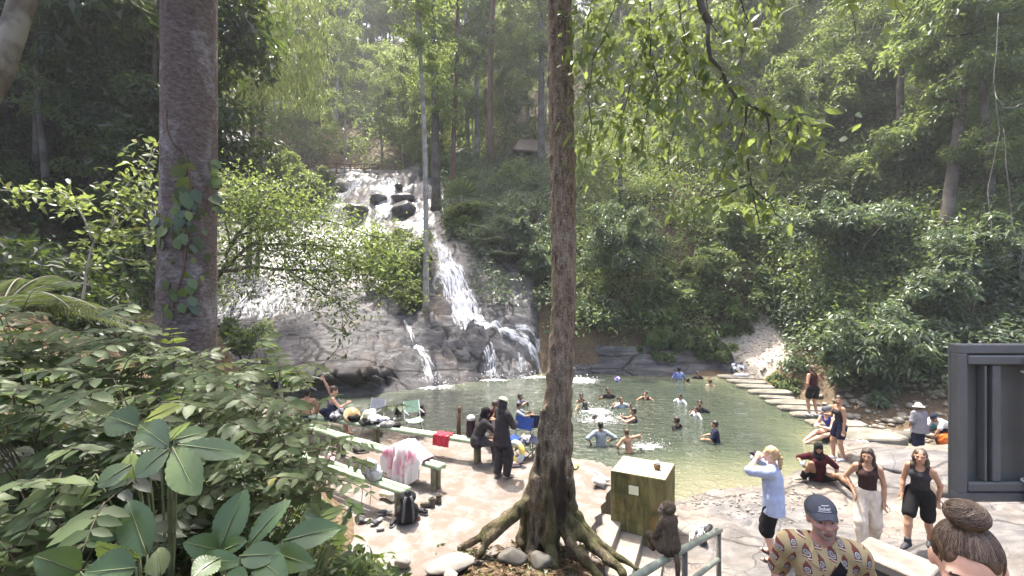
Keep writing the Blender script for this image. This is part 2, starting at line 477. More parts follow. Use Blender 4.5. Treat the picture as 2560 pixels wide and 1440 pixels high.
def grid_terrain(name, xs, ys, fn, m, attrs=None):
    X, Y = np.meshgrid(xs, ys); Z = fn(X, Y)
    V = np.stack([X, Y, Z], -1).reshape(-1, 3); a, b = X.shape
    i = (np.arange(a - 1)[:, None] * b + np.arange(b - 1)[None]).ravel()
    F_ = np.stack([i, i + 1, i + b + 1, i + b], 1)
    return link(name, np_mesh(name, V, [F_], m, True, attrs=attrs(X.ravel(), Y.ravel(), Z.ravel()) if attrs else None))
u = np.linspace(-1, 1, 170); xs = 9 * u + 56 * u ** 3
vv = np.linspace(0, 1, 190); ys = -7 + 42 * vv + 85 * vv ** 3
g = grid_terrain('terrain', xs, ys, terr_z, m_soil); tag(g, kind='structure')

# ---------------------------------------------------------------- wet rock face
m_rock, nt = new_mat('wet_rock')
v = coords(nt, (1, 1, 1)); vs = coords(nt, (.6, 1.6, 2.2), rot=(0, .2, .45))
n1 = noise(nt, v, .35, 5); n2 = noise(nt, vs, 2.2, 7, .65); n3 = noise(nt, v, 9, 5)
base = ramp(nt, n2, [(.25, (.034, .032, .032)), (.5, (.088, .085, .086)), (.75, (.155, .150, .152))])
tan = ramp(nt, n2, [(.25, (.06, .046, .036)), (.75, (.17, .13, .10))])
c = mixc(nt, ramp(nt, n1, [(.54, (0, 0, 0)), (.68, (.7, .7, .7))]), base, tan)
def cracks(nt, c, levels, dark):
    for sc_, st_, ro_, wd_ in levels:
        vv_ = coords(nt, st_, rot=ro_); nz_ = N(nt, 'ShaderNodeTexNoise', Scale=1.6, Detail=5.0); nt.links.new(vv_, nz_.inputs['Vector'])
        cv_ = N(nt, 'ShaderNodeTexVoronoi', Scale=sc_, _feature='DISTANCE_TO_EDGE'); nt.links.new(mixc(nt, .22, vv_, nz_.outputs[1]), cv_.inputs['Vector'])
        c = mixc(nt, ramp(nt, cv_.outputs['Distance'], [(0, (.95, .95, .95)), (wd_ * .5, (.75, .75, .75)), (wd_, (0, 0, 0))]), c, dark)
    return c
c = cracks(nt, c, [(.42, (.45, 1, 1.5), (0, .35, .5), .022), (1.3, (.4, 1, 1.8), (.2, .3, .7), .016)], (.022, .02, .019))
hsum = N(nt, 'ShaderNodeMath', _operation='MULTIPLY_ADD', i0=n3, i1=.4, i2=n2)
sz_ = N(nt, 'ShaderNodeSeparateXYZ'); nt.links.new(v, sz_.inputs[0]); mr = N(nt, 'ShaderNodeMapRange', i1=2.2, i2=5.0, i3=.75, i4=.42); nt.links.new(sz_.outputs[2], mr.inputs[0]); rg_ = mr.outputs[0]
p = finish(nt, c, .4, hsum.outputs[0], .5, .05, .5); nt.links.new(rg_, p.inputs['Roughness']); ms = N(nt, 'ShaderNodeMapRange', i1=2.4, i2=5.5, i3=.12, i4=.38); nt.links.new(sz_.outputs[2], ms.inputs[0]); nt.links.new(ms.outputs[0], p.inputs['Specular IOR Level'])
uu = np.linspace(-.88, .105, 250); yy = 17.2 + np.linspace(0, 1, 250) ** 1.25 * 29.5
U, Y = np.meshgrid(uu, yy); X = U * Y; Z = rock_z(X, Y)
ss = lambda a, b, t: (lambda q: q * q * (3 - 2 * q))(np.clip((t - a) / (b - a), 0, 1))
Y = Y - 1.15 * ss(.25, .95, Z) * (1 - ss(1.2, 2.3, Z)) * ss(-.60, -.50, U) * (1 - ss(-.30, -.25, U)) * (Y < 22)   # undercut lip above the water
i = (np.arange(249)[:, None] * 250 + np.arange(249)[None]).ravel()
g = link('rock_face', np_mesh('rock_face', np.stack([X, Y, Z], -1).reshape(-1, 3), [np.stack([i, i + 1, i + 251, i + 250], 1)], m_rock, True)); tag(g, kind='structure')

# right-hand cliff foot along the pool (rock band) and the dry rock shelf
def cliff_z(x, y):
    return terr_z(x, y) + .25 + .3 * fbm(x * .6, y * 1.1, 4, 14)
P = []
for a in np.linspace(0, 1, 60):
    px = 1380 + a * 470
    base_d = 21.75 + .3 * math.sin(a * 9)
    row = []
    for b in np.linspace(0, 1, 22):
        p = at(px, 934, base_d); h = b * 1.75 - .4
        p[1] = base_d - .2 + b * 1.0 + .3 * fbm(np.array(p[0] * .8), np.array(h * 1.5), 4, 17) + (.25 if b > .45 else 0)
        p[2] = h; row.append(p)
    P.append(row)
g = MB().grid(np.array(P)).build('rock_bank', m_rock); tag(g, kind='structure')

m_shelf, nt = new_mat('dry_rock')
v = coords(nt); vs = coords(nt, (.5, 1.3, 1), rot=(0, 0, .5)); n1 = noise(nt, v, .5, 5); n2 = noise(nt, vs, 3, 8, .65); n3 = noise(nt, v, 26, 4)
c = ramp(nt, n2, [(.28, (.045, .043, .042)), (.5, (.105, .10, .098)), (.72, (.19, .178, .168))])
c = mixc(nt, ramp(nt, n1, [(.45, (0, 0, 0)), (.65, (.75, .75, .75))]), c, ramp(nt, n2, [(.3, (.12, .092, .07)), (.7, (.24, .205, .165))]))
c = cracks(nt, c, [(.5, (.5, 1.3, 1), (0, 0, .45), .014), (1.7, (.5, 1.2, 1), (0, 0, .6), .010)], (.035, .03, .027))
hs = N(nt, 'ShaderNodeMath', _operation='MULTIPLY_ADD', i0=n3, i1=.25, i2=n2)
finish(nt, c, .6, hs.outputs[0], .6, .05, .35)
def shelf_z(x, y):
    e = np.clip((x - 2.1) / .7, 0, 1)
    z = terr_z(x, y) + .19 + .13 * fbm(x * .55 + y * .3, y * 1.1 - x * .4, 4, 41) + .07 * fbm(x * 2.6, y * 2.6, 4, 44)
    cr = np.abs(fbm(x * .45 - y * .3, y * .6 + x * .35, 3, 47)); z = z - .1 * np.clip(1 - cr / .03, 0, 1)
    return z - (1 - e) * .2
g = grid_terrain('rock_shelf', np.linspace(2.1, 15, 240), np.linspace(4.2, 13.4, 180), shelf_z, m_shelf); tag(g, kind='structure')

# ---------------------------------------------------------------- concrete deck
m_deck, nt = new_mat('worn_concrete')
v = coords(nt); n1 = noise(nt, v, .9, 6, .6); n2 = noise(nt, v, 7, 6, .6); n3 = noise(nt, v, 60, 3)
c = mixc(nt, .5, ramp(nt, n1, [(.35, (.11, .096, .083)), (.55, (.18, .168, .155)), (.7, (.235, .226, .217))]), ramp(nt, n2, [(.3, (.11, .098, .086)), (.6, (.205, .195, .184))]))
cv = N(nt, 'ShaderNodeTexVoronoi', Scale=.55, _feature='DISTANCE_TO_EDGE'); nt.links.new(mixc(nt, .12, v, N(nt, 'ShaderNodeTexNoise', Scale=2.0, Detail=5.0).outputs[1]), cv.inputs['Vector'])
c = mixc(nt, ramp(nt, noise(nt, v, 2.6, 8, .7), [(.44, (.75, .75, .75)), (.56, (0, 0, 0))]), c, (.13, .095, .07))
finish(nt, c, .75, n2, .7, .03, .3)
DECK = [(-3.0, 5.3), (-1.9, 5.2), (-1.1, 5.7), (-.7, 6.1), (.3, 6.35), (1.13, 6.62), (1.6, 7.72), (2.02, 8.6), (2.2, 9.42), (1.75, 9.75), (1.28, 9.9), (.2, 10.35), (-1.42, 11.45), (-3.2, 12.1), (-4.9, 12.75), (-7, 14.2), (-9.6, 14.6), (-9.4, 12.4), (-6.4, 9.6), (-4.4, 7.6), (-3.6, 6.7)]
D2 = []
for i in range(len(DECK)):
    a, b = np.array(DECK[i]), np.array(DECK[(i + 1) % len(DECK)])
    for t in np.linspace(0, 1, 7)[:-1]:
        q = a + (b - a) * t; D2.append(q + .035 * rng.normal(size=2))
from mathutils.geometry import delaunay_2d_cdt
pts = [Vector((float(q[0]), float(q[1]))) for q in D2]; nb = len(pts)
def inside(x, y, poly):
    c = False; j = len(poly) - 1
    for i in range(len(poly)):
        if (poly[i][1] > y) != (poly[j][1] > y) and x < (poly[j][0] - poly[i][0]) * (y - poly[i][1]) / (poly[j][1] - poly[i][1]) + poly[i][0]: c = not c
        j = i
    return c
for x in np.arange(-10, 3, .22):
    for y in np.arange(5.6, 15, .22):
        if inside(x, y, DECK): pts.append(Vector((x + random.uniform(-.05, .05), y + random.uniform(-.05, .05))))
vo, ed, fo, *_ = delaunay_2d_cdt(pts, [(i, (i + 1) % nb) for i in range(nb)], [], 1, 1e-5)
def deck_z(x, y): return .5 + .035 * fbm(np.array(x * .7), np.array(y * .7), 3, 60) + .015 * fbm(np.array(x * 3.), np.array(y * 3.), 3, 61)
mb = MB(); VV = [(q.x, q.y, float(deck_z(q.x, q.y))) for q in vo]
mb.add(VV, [tuple(f) if (vo[f[1]] - vo[f[0]]).cross(vo[f[2]] - vo[f[0]]) > 0 else tuple(reversed(f)) for f in fo])
ring = [VV[i] for i in range(nb)]
P = np.array([ring + [ring[0]], [(x, y, z - .05) for x, y, z in ring + [ring[0]]], [(x * 1.002, y + .02, -.6) for x, y, z in ring + [ring[0]]]])
mb.grid(P, 0, False)
g = mb.build('deck', m_deck); tag(g, kind='structure')

# ---------------------------------------------------------------- water
m_water, nt = new_mat('pool_water')
a = N(nt, 'ShaderNodeAttribute', _attribute_name='shal')
v = coords(nt); n0 = noise(nt, v, .35, 3)
col = ramp(nt, N(nt, 'ShaderNodeMath', _operation='MULTIPLY_ADD', i0=n0, i1=.25, i2=a.outputs['Fac']).outputs[0], [(.1, (.034, .044, .031)), (.42, (.062, .076, .046)), (.75, (.12, .128, .076)), (1.1, (.165, .158, .10))])
w1 = noise(nt, coords(nt, (1, 2.4, 1), rot=(0, 0, .3)), 2.2, 3, .55, .6); w2 = noise(nt, coords(nt, (1, 1.8, 1), rot=(0, 0, -.5)), 7, 2, .5, .8)
hs = N(nt, 'ShaderNodeMath', _operation='MULTIPLY_ADD', i0=w2, i1=.35, i2=w1)
finish(nt, col, .07, hs.outputs[0], 1.0, .09, .5)
def shal(x, y, z):
    d = -terr_z(x, y)
    return {'shal': np.clip(1 - d / 1.15, 0, 1)}
WP = np.array
xs = np.linspace(-13, 10.6, 120); ys = np.linspace(7.9, 24.5, 110)
g = grid_terrain('pool_water', xs, ys, lambda x, y: 0 * x + .012 * fbm(x * 1.5, y * 2.2, 2, 70), m_water, shal); tag(g, kind='structure')
m_creek = mat('creek_water', (.05, .042, .024), (.085, .07, .04), 1.5, .12, .4, .03, .5)
g = grid_terrain('creek_water', np.linspace(10.9, 19, 40), np.linspace(12.0, 21, 40), lambda x, y: -.86 + .04 * fbm(x * 2, y * 2, 2, 71) + np.clip((y - 18) * .22, 0, 1), m_creek); tag(g, kind='structure')

m_fall, nt = new_mat('white_water')
a = N(nt, 'ShaderNodeAttribute', _attribute_name='su'); b = N(nt, 'ShaderNodeAttribute', _attribute_name='sv')
cx = N(nt, 'ShaderNodeCombineXYZ'); nt.links.new(a.outputs['Fac'], cx.inputs[0]); nt.links.new(b.outputs['Fac'], cx.inputs[1])
mp = N(nt, 'ShaderNodeMapping'); mp.inputs['Scale'].default_value = (5.5, .9, 1); nt.links.new(cx.outputs[0], mp.inputs[0])
n1 = noise(nt, mp.outputs[0], 1.6, 6, .68, .3)
ed = N(nt, 'ShaderNodeAttribute', _attribute_name='thin')
al = N(nt, 'ShaderNodeMath', _operation='SUBTRACT', i0=n1, i1=ed.outputs['Fac'])
al2 = ramp(nt, al.outputs[0], [(.0, (0, 0, 0)), (.30, (.95, .95, .95))])
p = N(nt, 'ShaderNodeBsdfPrincipled', Roughness=.35); p.inputs['Base Color'].default_value = (.86, .88, .9, 1); p.inputs['Specular IOR Level'].default_value = .5
bp = N(nt, 'ShaderNodeBump', Strength=.6, Distance=.05, Height=n1); nt.links.new(bp.outputs[0], p.inputs['Normal'])
tr = N(nt, 'ShaderNodeBsdfTransparent'); mx = N(nt, 'ShaderNodeMixShader'); nt.links.new(al2, mx.inputs[0]); nt.links.new(tr.outputs[0], mx.inputs[1]); nt.links.new(p.outputs[0], mx.inputs[2])
o = N(nt, 'ShaderNodeOutputMaterial'); nt.links.new(mx.outputs[0], o.inputs[0])
def ribbon(lines, lift=.09, wob=.15):
    Vs = []; Fs = []; su = []; sv = []; th = []; off = 0
    for line, thin in lines:
        P = np.array([list(hit(px, py, rock_z, 15, 60)) + [w] for px, py, w in line]); n = 60
        s = np.concatenate([[0], np.cumsum(np.linalg.norm(np.diff(P[:, :3], axis=0), axis=1))]); tt = np.linspace(0, s[-1], n)
        Q = np.stack([np.interp(tt, s, P[:, i]) for i in range(4)], 1)
        T = nrm(np.gradient(Q[:, :2], axis=0)); Sd = np.stack([-T[:, 1], T[:, 0]], 1)
        k = 13; a = np.linspace(-1, 1, k)
        XY = Q[:, None, :2] + Sd[:, None] * (a[None, :, None] * Q[:, None, 3:4] / 2 + wob * np.sin(tt[:, None, None] * 2.3 + off))
        X, Y = XY[..., 0], XY[..., 1]; Z = rock_z(X, Y) + lift + .07 * (1 - a[None] ** 2) + .05 * fbm(X * 3, Y * 1.2, 3, 81)
        Z = np.where(Y < 0, Z, np.maximum(Z, .01))
        Vs.append(np.stack([X, Y, Z], -1).reshape(-1, 3))
        i = (np.arange(n - 1)[:, None] * k + np.arange(k - 1)[None]).ravel()
        Fs.append(np.stack([i, i + 1, i + k + 1, i + k], 1) + off); off += n * k
        su.append((a[None] * Q[:, 3:4] / 2 + off).ravel()); sv.append(np.repeat(tt, k)); th.append((thin + .35 * np.abs(a[None]) ** 3 + 0 * tt[:, None]).ravel())
    o = link('water_fall', np_mesh('waterfall', np.concatenate(Vs), [np.concatenate(Fs)], m_fall, True, attrs={'su': np.concatenate(su), 'sv': np.concatenate(sv), 'thin': np.concatenate(th)}))
    o.name = 'waterfall'
    return tag(o, kind='structure')
ribbon([([(968, 449, 2.4), (970, 470, 2.3), (962, 505, 1.7), (955, 545, 1.9)], .34), ([(895, 449, 1.1), (885, 470, 1.3), (850, 510, 2.4), (800, 560, 4)], .36), ([(955, 545, 2.4), (900, 590, 5), (800, 640, 7), (700, 700, 8), (640, 800, 7)], .47),
        ([(780, 560, 6), (700, 620, 7), (620, 700, 6), (580, 800, 5)], .47), ([(1010, 560, 1.2), (1060, 580, .8), (1085, 600, .6)], .3)])
ribbon([([(1083, 598, .5), (1108, 640, .9), (1122, 680, 1.7), (1150, 740, 1.9), (1165, 780, 1.9), (1185, 806, 1.7)], .30), ([(1185, 806, .8), (1240, 818, .45), (1290, 845, .45), (1330, 885, .5), (1352, 925, .6)], .36), ([(1290, 830, .3), (1345, 870, .35), (1380, 905, .4)], .4)], .1, .06)
ribbon([([(1010, 808, .25), (1030, 850, .35), (1055, 890, .6), (1075, 930, .9), (1085, 964, 1.0)], .42), ([(1215, 880, .9), (1228, 915, 1.1), (1232, 948, 1.2)], .42), ([(1300, 890, .8), (1310, 940, .9)], .45)], .08, .04)

# churned foam where the falls meet the pool and around the splashing swimmers
m_foam, nt = new_mat('foam')
n1 = noise(nt, coords(nt), 5, 6, .7); a = N(nt, 'ShaderNodeAttribute', _attribute_name='thin')
al = ramp(nt, N(nt, 'ShaderNodeMath', _operation='SUBTRACT', i0=n1, i1=a.outputs['Fac']).outputs[0], [(0, (0, 0, 0)), (.35, (.8, .8, .8))])
p = N(nt, 'ShaderNodeBsdfPrincipled', Roughness=.5); p.inputs['Base Color'].default_value = (.85, .87, .88, 1)
tr = N(nt, 'ShaderNodeBsdfTransparent'); mx = N(nt, 'ShaderNodeMixShader'); nt.links.new(al, mx.inputs[0]); nt.links.new(tr.outputs[0], mx.inputs[1]); nt.links.new(p.outputs[0], mx.inputs[2])
o = N(nt, 'ShaderNodeOutputMaterial'); nt.links.new(mx.outputs[0], o.inputs[0])
Vs = []; Fs = []; th = []; off = 0
for px, py, rx, ry, t0 in [(1085, 968, 1.3, .8, .25), (1232, 951, 1.6, .6, .3), (1330, 944, 1.6, .6, .3), (1450, 952, 1.3, 1.2, .25), (1505, 1052, 1.5, .9, .38), (1490, 1030, .9, .7, .3), (1610, 1118, 1.0, .5, .36), (1550, 1012, .6, .4, .35), (1570, 1120, .3, .25, .3)]:
    cpt = gp(px, py, 0); k = 16
    for i in range(7):
        for j in range(k):
            r = i / 6; tq = 2 * math.pi * j / k; x, y = cpt[0] + rx * r * math.cos(tq), cpt[1] + ry * r * math.sin(tq)
            Vs.append((x, y, .022 + .05 * (1 - r) * abs(math.sin(x * 9) * math.cos(y * 11)))); th.append(t0 + .5 * r * r)
    for i in range(6):
        for j in range(k): Fs.append((off + i * k + j, off + (i + 1) * k + j, off + (i + 1) * k + (j + 1) % k, off + i * k + (j + 1) % k))
    off += 7 * k
g = link('foam', np_mesh('foam', np.array(Vs), [np.array(Fs)], m_foam, True, attrs={'thin': np.array(th)})); tag(g, kind='stuff')
# flying droplets of the splash
mb = MB(); g_ = np.random.default_rng(5)
c0 = gp(1500, 1050, 0)
for q in range(420):
    a_ = g_.uniform(0, 6.28); r_ = abs(g_.normal(0, .55)); h_ = abs(g_.normal(0, .22)) * (1 - min(r_, 1.2) / 1.6)
    s_ = g_.uniform(.005, .015); mb.ell(c0 + np.array([r_ * math.cos(a_), .7 * r_ * math.sin(a_), .03 + h_]), (s_, s_, s_ * 1.6), 5, 4)
for q in range(90):
    s_ = g_.uniform(.005, .012); mb.ell(gp(1615, 1118, 0) + np.array([g_.normal(0, .4), g_.normal(0, .2), abs(g_.normal(0, .12))]), (s_, s_, s_), 5, 4)
for px, py in [(1085, 955), (1232, 945), (1320, 940), (1455, 945)]:
    for q in range(60):
        s_ = g_.uniform(.01, .03); mb.ell(gp(px, py + 8, 0) + np.array([g_.normal(0, .5), g_.normal(0, .15), abs(g_.normal(0, .16))]), (s_, s_, s_), 5, 4)
g = mb.build('spray', mat('spray_white', (.85, .87, .9), (.9, .9, .9), 5, .25, 0)); tag(g, kind='stuff')

# gravel slope at the far corner of the pool and pebbles at the shallow edge
m_grav = mat('pale_gravel', (.50, .44, .36), (.30, .26, .21), 14, .8, .8, .05, .3, detail=8)
g = grid_terrain('gravel_slope', np.linspace(11.1, 14.4, 50), np.linspace(20.9, 24.6, 50), lambda x, y: terr_z(x, y) + .3 - 1.1 * np.clip(np.hypot((x - 12.7) / 1.7, (y - 22.8) / 1.8) - .75, 0, 1) + .08 * fbm(x * 3, y * 3, 3, 91), m_grav); tag(g, kind='structure')
def scatter_stones(name, spots, m, smin_, smax_, seed):
    mb = MB(); g_ = np.random.default_rng(seed)
    for x, y, z in spots:
        s = g_.uniform(smin_, smax_); mb.ell((x, y, z + s * .2), (s, s * g_.uniform(.6, 1.1), s * g_.uniform(.4, .7)), 7, 5, 0, np.array(Matrix.Rotation(g_.uniform(0, 6), 3, 'Z')), .07, g_)
    o = mb.build(name, m); return tag(o, kind='stuff')
m_peb = mat('pebble', (.26, .235, .20), (.14, .125, .105), 3, .7, .2, .01)
sp = []
g_ = np.random.default_rng(3)
for q in range(330):
    a = g_.random(); x, y = 3.3 + a * 2.9 + g_.normal(0, .3), 8.5 + .35 * a + g_.normal(0, .33)
    sp.append((x, y, float(shelf_z(np.array(x), np.array(y)))))
scatter_stones('shore_pebbles', sp, m_peb, .012, .036, 4)
sp = []
for q in range(420):
    x, y = g_.uniform(11.5, 17), g_.uniform(12.6, 18.5)
    z = float(terr_z(np.array(x), np.array(y))); sp.append((x, y, max(z, -.9) if z > -1.15 else z))
scatter_stones('creek_stones', sp, mat('creek_stone', (.16, .14, .11), (.30, .27, .22), 2, .6, .3, .02), .05, .2, 6)
sp = []
for q in range(300):
    x, y = g_.uniform(11.2, 14), g_.uniform(21.2, 24); sp.append((x, y, float(terr_z(np.array(x), np.array(y))) + .28))
scatter_stones('gravel_stones', sp, m_grav, .03, .09, 8)
# ================================================================ vegetation
LM_FOREST = leaf_mat('forest_leaf', (.018, .036, .014), (.062, .104, .040), (.175, .235, .098), (.38, .48, .11), .45, .42, .6)
LM_BLUE = leaf_mat('bluegreen_leaf', (.016, .032, .019), (.056, .09, .048), (.15, .19, .10), (.26, .36, .12), .34, .42, .6)
LM_BRIGHT = leaf_mat('bright_leaf', (.045, .07, .022), (.085, .125, .04), (.17, .21, .08), (.36, .45, .11), .42, .45, .6)
LM_FORE = leaf_mat('fore_leaf', (.034, .058, .022), (.072, .110, .038), (.135, .172, .070), (.28, .35, .08), .38, .50, .4)
LM_DARK = leaf_mat('shade_leaf', (.014, .026, .014), (.026, .045, .02), (.05, .075, .03), (.2, .3, .04), .3)  # darker copy of the leaf greens, with forest shade put into the colour
LM_PALM = leaf_mat('palm_leaf', (.04, .06, .03), (.07, .095, .045), (.13, .15, .08), (.25, .32, .08), .3)
LM_DRY = leaf_mat('dry_leaf', (.05, .03, .018), (.11, .07, .04), (.22, .16, .10), (.3, .2, .08), .15, .7, .2)

def bark(name, c1, c2, c3=None, scale=3, bs=.6, stretch=(1, 1, .35), bd=.03, moss=None):
    m, nt = new_mat(name)
    v = coords(nt, stretch); v0 = coords(nt)
    n1 = noise(nt, v, scale, 7, .65); n2 = noise(nt, v0, scale * .35, 4); n3 = noise(nt, v, scale * 6, 4)
    c = ramp(nt, n1, [(.3, c1), (.65, c2)])
    if c3: c = mixc(nt, ramp(nt, n2, [(.48, (0, 0, 0)), (.62, (.8, .8, .8))]), c, c3)
    if moss:
        c = mixc(nt, ramp(nt, noise(nt, v0, scale * .5, 5, .6), [(.5, (0, 0, 0)), (.66, (.85, .85, .85))]), c, moss)
    hs = N(nt, 'ShaderNodeMath', _operation='MULTIPLY_ADD', i0=n3, i1=.5, i2=n1)
    finish(nt, c, .85, hs.outputs[0], bs, bd, .25)
    return m
B_DARK = bark('bark_dark', (.05, .042, .035), (.11, .09, .075), (.16, .15, .13))
B_PALE = bark('bark_pale', (.27, .25, .22), (.42, .40, .36), (.17, .14, .12), 4)
B_RED = bark('bark_reddish', (.10, .06, .045), (.19, .12, .09))
B_GREY = bark('bark_grey', (.14, .125, .11), (.25, .23, .2), (.33, .33, .30))

def crown_mesh(name, seed, R=(4, 4, 3), nclump=24, per=210, L=.42, ratio=.38, cr=(.9, 1.6), m=LM_FOREST, up=.6, droop=.35):
    g = np.random.default_rng(seed)
    u = runit(nclump, g) * g.uniform(.35, 1, (nclump, 1)) ** .6
    C = u * np.array(R); rad = g.uniform(*cr, nclump)
    V, f, t = blob_leaves(C, np.stack([rad, rad, rad * .7], 1), per, L, ratio, up, droop, -.6, 0, g, .6, (.35, 1.1))
    return np_mesh(name, V, f, m, False, t)
CROWNS = [crown_mesh('crown_a', 11), crown_mesh('crown_b', 12, (4, 3.6, 4), 26, 190), crown_mesh('crown_c', 13, (3, 3, 4.6), 24, 190, .38), crown_mesh('crown_d', 14, (4.6, 4.2, 2.4), 26, 200, .45)]
SPARSE = [crown_mesh('crown_e', 21, (2.2, 2.2, 4.2), 26, 90, .34, .34, (.5, 1.0)), crown_mesh('crown_f', 22, (2.6, 2.4, 3.2), 22, 100, .36, .34, (.5, 1.1)), crown_mesh('crown_g', 23, (1.7, 1.7, 5), 24, 90, .32, .36, (.45, .9))]
BRIGHT = [crown_mesh('crown_h', 31, (2.4, 2.4, 2.8), 24, 130, .3, .4, (.5, 1.0), LM_BRIGHT), crown_mesh('crown_i', 32, (3, 2.6, 2.2), 24, 130, .3, .4, (.5, 1.0), LM_BRIGHT)]
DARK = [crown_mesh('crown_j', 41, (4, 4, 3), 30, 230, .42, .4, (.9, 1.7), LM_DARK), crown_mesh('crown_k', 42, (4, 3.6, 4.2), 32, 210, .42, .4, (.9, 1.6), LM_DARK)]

def trunk_mesh(h, r, lean=(0, 0), seed=0, taper=.5, limbs=4, n=10, start=.55):
    g = np.random.default_rng(seed); mb = MB()
    t = np.linspace(0, 1, 15); ph = g.uniform(0, 6, 2)
    P = np.stack([lean[0] * t + .012 * h * np.sin(t * 5 + ph[0]) * t, lean[1] * t + .012 * h * np.sin(t * 4 + ph[1]) * t, h * t - .4], 1)
    R = r * (1 - (1 - taper) * t) * (1 + .55 * np.exp(-t * h / 1.0))
    mb.tube(P, R, n)
    for q in range(limbs):
        a = g.uniform(start, .95); k = a * 14; i = int(k); b = P[i]
        d = nrm(np.array([g.normal(), g.normal(), g.uniform(.2, .9)])); ln = h * g.uniform(.08, .18)
        s = np.linspace(0, 1, 6)[:, None]
        mb.tube(b + d * ln * s + np.array([0, 0, 1]) * ln * .25 * s ** 2, np.linspace(R[i] * .45, R[i] * .12, 6), 6)
    return mb, P
def tree(name, label, base, h, r, crowns, bk, lean=(0, 0), seed=0, group=None, cat='tree', limbs=4, taper=.5, start=.55):
    root = thing(name, label, cat, base, 0, group)
    mb, P = trunk_mesh(h, r, lean, seed, taper, limbs, 10, start)
    mb.build('trunk', bk, root)
    g = np.random.default_rng(seed + 99)
    for me, rel, sc, off in crowns:
        o = link('crown', me, root); i = rel * 14; i0 = min(int(i), 13)
        c = P[i0] + (P[i0 + 1] - P[i0]) * (i - i0) + np.array(off)
        o.location = [float(q) for q in c]; o.rotation_euler = (0, 0, float(g.uniform(0, 6.28))); o.scale = sc if hasattr(sc, '__len__') else (sc, sc, sc)
    return root
def T(x, y): return np.array([x, y, float(terr_z(np.array(float(x)), np.array(float(y))))])
def TH(px, py, d): p = at(px, py, d); return T(p[0], p[1])

# --- trunks one can tell apart
S3 = lambda a, b, c: (a, b, c)
tree('slim_tree', 'tall slim pale trunk rising from the rock beside the right hand stream of the waterfall', hit(1065, 775, rock_z, 15, 60), 22, .15, [(SPARSE[1], .62, .55, (.3, 0, 0)), (SPARSE[0], .82, .8, (0, 0, 0)), (CROWNS[1], 1.0, .6, (0, 0, 1))], B_PALE, (-.3, 0), 3, limbs=7, taper=.6)
tree('forest_tree', 'dark mossy trunk just right of the slim pale trunk above the waterfall', TH(1092, 500, 36), 24, .38, [(SPARSE[0], .45, .9, (.6, 0, 0)), (SPARSE[2], .7, 1.0, (0, 0, 0)), (CROWNS[0], 1, .9, (0, 0, 0))], B_DARK, (-.6, 0), 4)
tree('forest_tree', 'reddish brown trunk standing behind the fan palm', TH(1131, 500, 37), 22, .24, [(SPARSE[1], .55, .9, (0, 0, 0)), (CROWNS[2], .95, .8, (0, 0, 0))], B_RED, (.4, 0), 5)
tree('forest_tree', 'tall straight brown trunk between the two hut roofs', TH(1226, 430, 44), 27, .36, [(SPARSE[0], .55, .8, (1.6, 0, 0)), (SPARSE[2], .78, 1.0, (.5, 0, 0)), (CROWNS[3], 1, 1, (0, 0, 0))], B_RED, (.3, 0), 6)
tree('forest_tree', 'pale slender trunk behind the bright tin roof', TH(1173, 430, 48), 25, .26, [(SPARSE[2], .55, 1, (-1, 0, 0)), (CROWNS[1], .95, .9, (0, 0, 0))], B_PALE, (-.8, 0), 7)
tree('forest_tree', 'grey trunk with climbing leaves next to the pale slender trunk behind the roof', TH(1192, 430, 47), 26, .32, [(SPARSE[2], .35, .9, (0, 0, 0)), (SPARSE[0], .6, 1.0, (0, 0, 0)), (CROWNS[0], 1, .9, (0, 0, 0))], B_GREY, (.2, 0), 8)
tree('forest_tree', 'brown trunk beside the dark hut, just left of the big foreground trunk', TH(1356, 440, 40), 24, .38, [(SPARSE[1], .5, 1.0, (-1, 0, 0)), (BRIGHT[0], .65, 1.0, (-1.5, 0, 0)), (CROWNS[2], .95, 1, (0, 0, 0))], B_DARK, (-.5, 0), 9)
tree('forest_tree', 'very thin trunk leaning right high above the waterfall top', TH(1140, 420, 50), 26, .16, [(SPARSE[2], .7, .9, (0, 0, 0)), (SPARSE[0], .95, 1.2, (0, 0, 0))], B_GREY, (2.8, 0), 10)
tree('forest_tree', 'hazy pale trunk behind the weeping foliage on the left slope', TH(795, 280, 62), 24, .3, [(CROWNS[1], .75, 1, (1, 0, 0)), (CROWNS[0], 1, 1.1, (0, 0, 0))], B_PALE, (0, 0), 11)
tree('forest_tree', 'thin straight pole trunk left of the red railing', TH(664, 400, 33), 20, .1, [(SPARSE[2], .7, .6, (0, 0, 0)), (SPARSE[0], .95, .8, (0, 0, 0))], B_GREY, (0, 0), 12)
tree('forest_tree', 'dark thin trunk in the clearing right of the big foreground trunk', TH(1548, 480, 31), 15, .16, [(SPARSE[1], .75, .7, (0, 0, 0)), (BRIGHT[1], .95, .8, (0, 0, 0))], B_DARK, (.3, 0), 13)
tree('forest_tree', 'hazy grey trunk in the smoke lit gap above the pool', TH(1700, 330, 47), 24, .28, [(SPARSE[0], .75, .9, (0, 0, 0)), (CROWNS[3], 1, .9, (0, 0, 0))], B_GREY, (0, 0), 14)
tree('forest_tree', 'thick dark reddish trunk leaning on the right hillside', TH(2355, 540, 22), 13, .30, [(CROWNS[1], .45, .42, (.6, -1.2, 0)), (CROWNS[1], .75, .7, (0, 0, 0)), (CROWNS[0], 1, .9, (0, 0, 0))], B_DARK, (2.6, 1.0), 15)
tree('forest_tree', 'slender brown trunk among the trees near the upper right corner', TH(2250, 480, 28), 20, .22, [(CROWNS[2], .6, .6, (0, 0, 0)), (CROWNS[3], 1, .8, (0, 0, 0))], B_DARK, (.2, 0), 16)
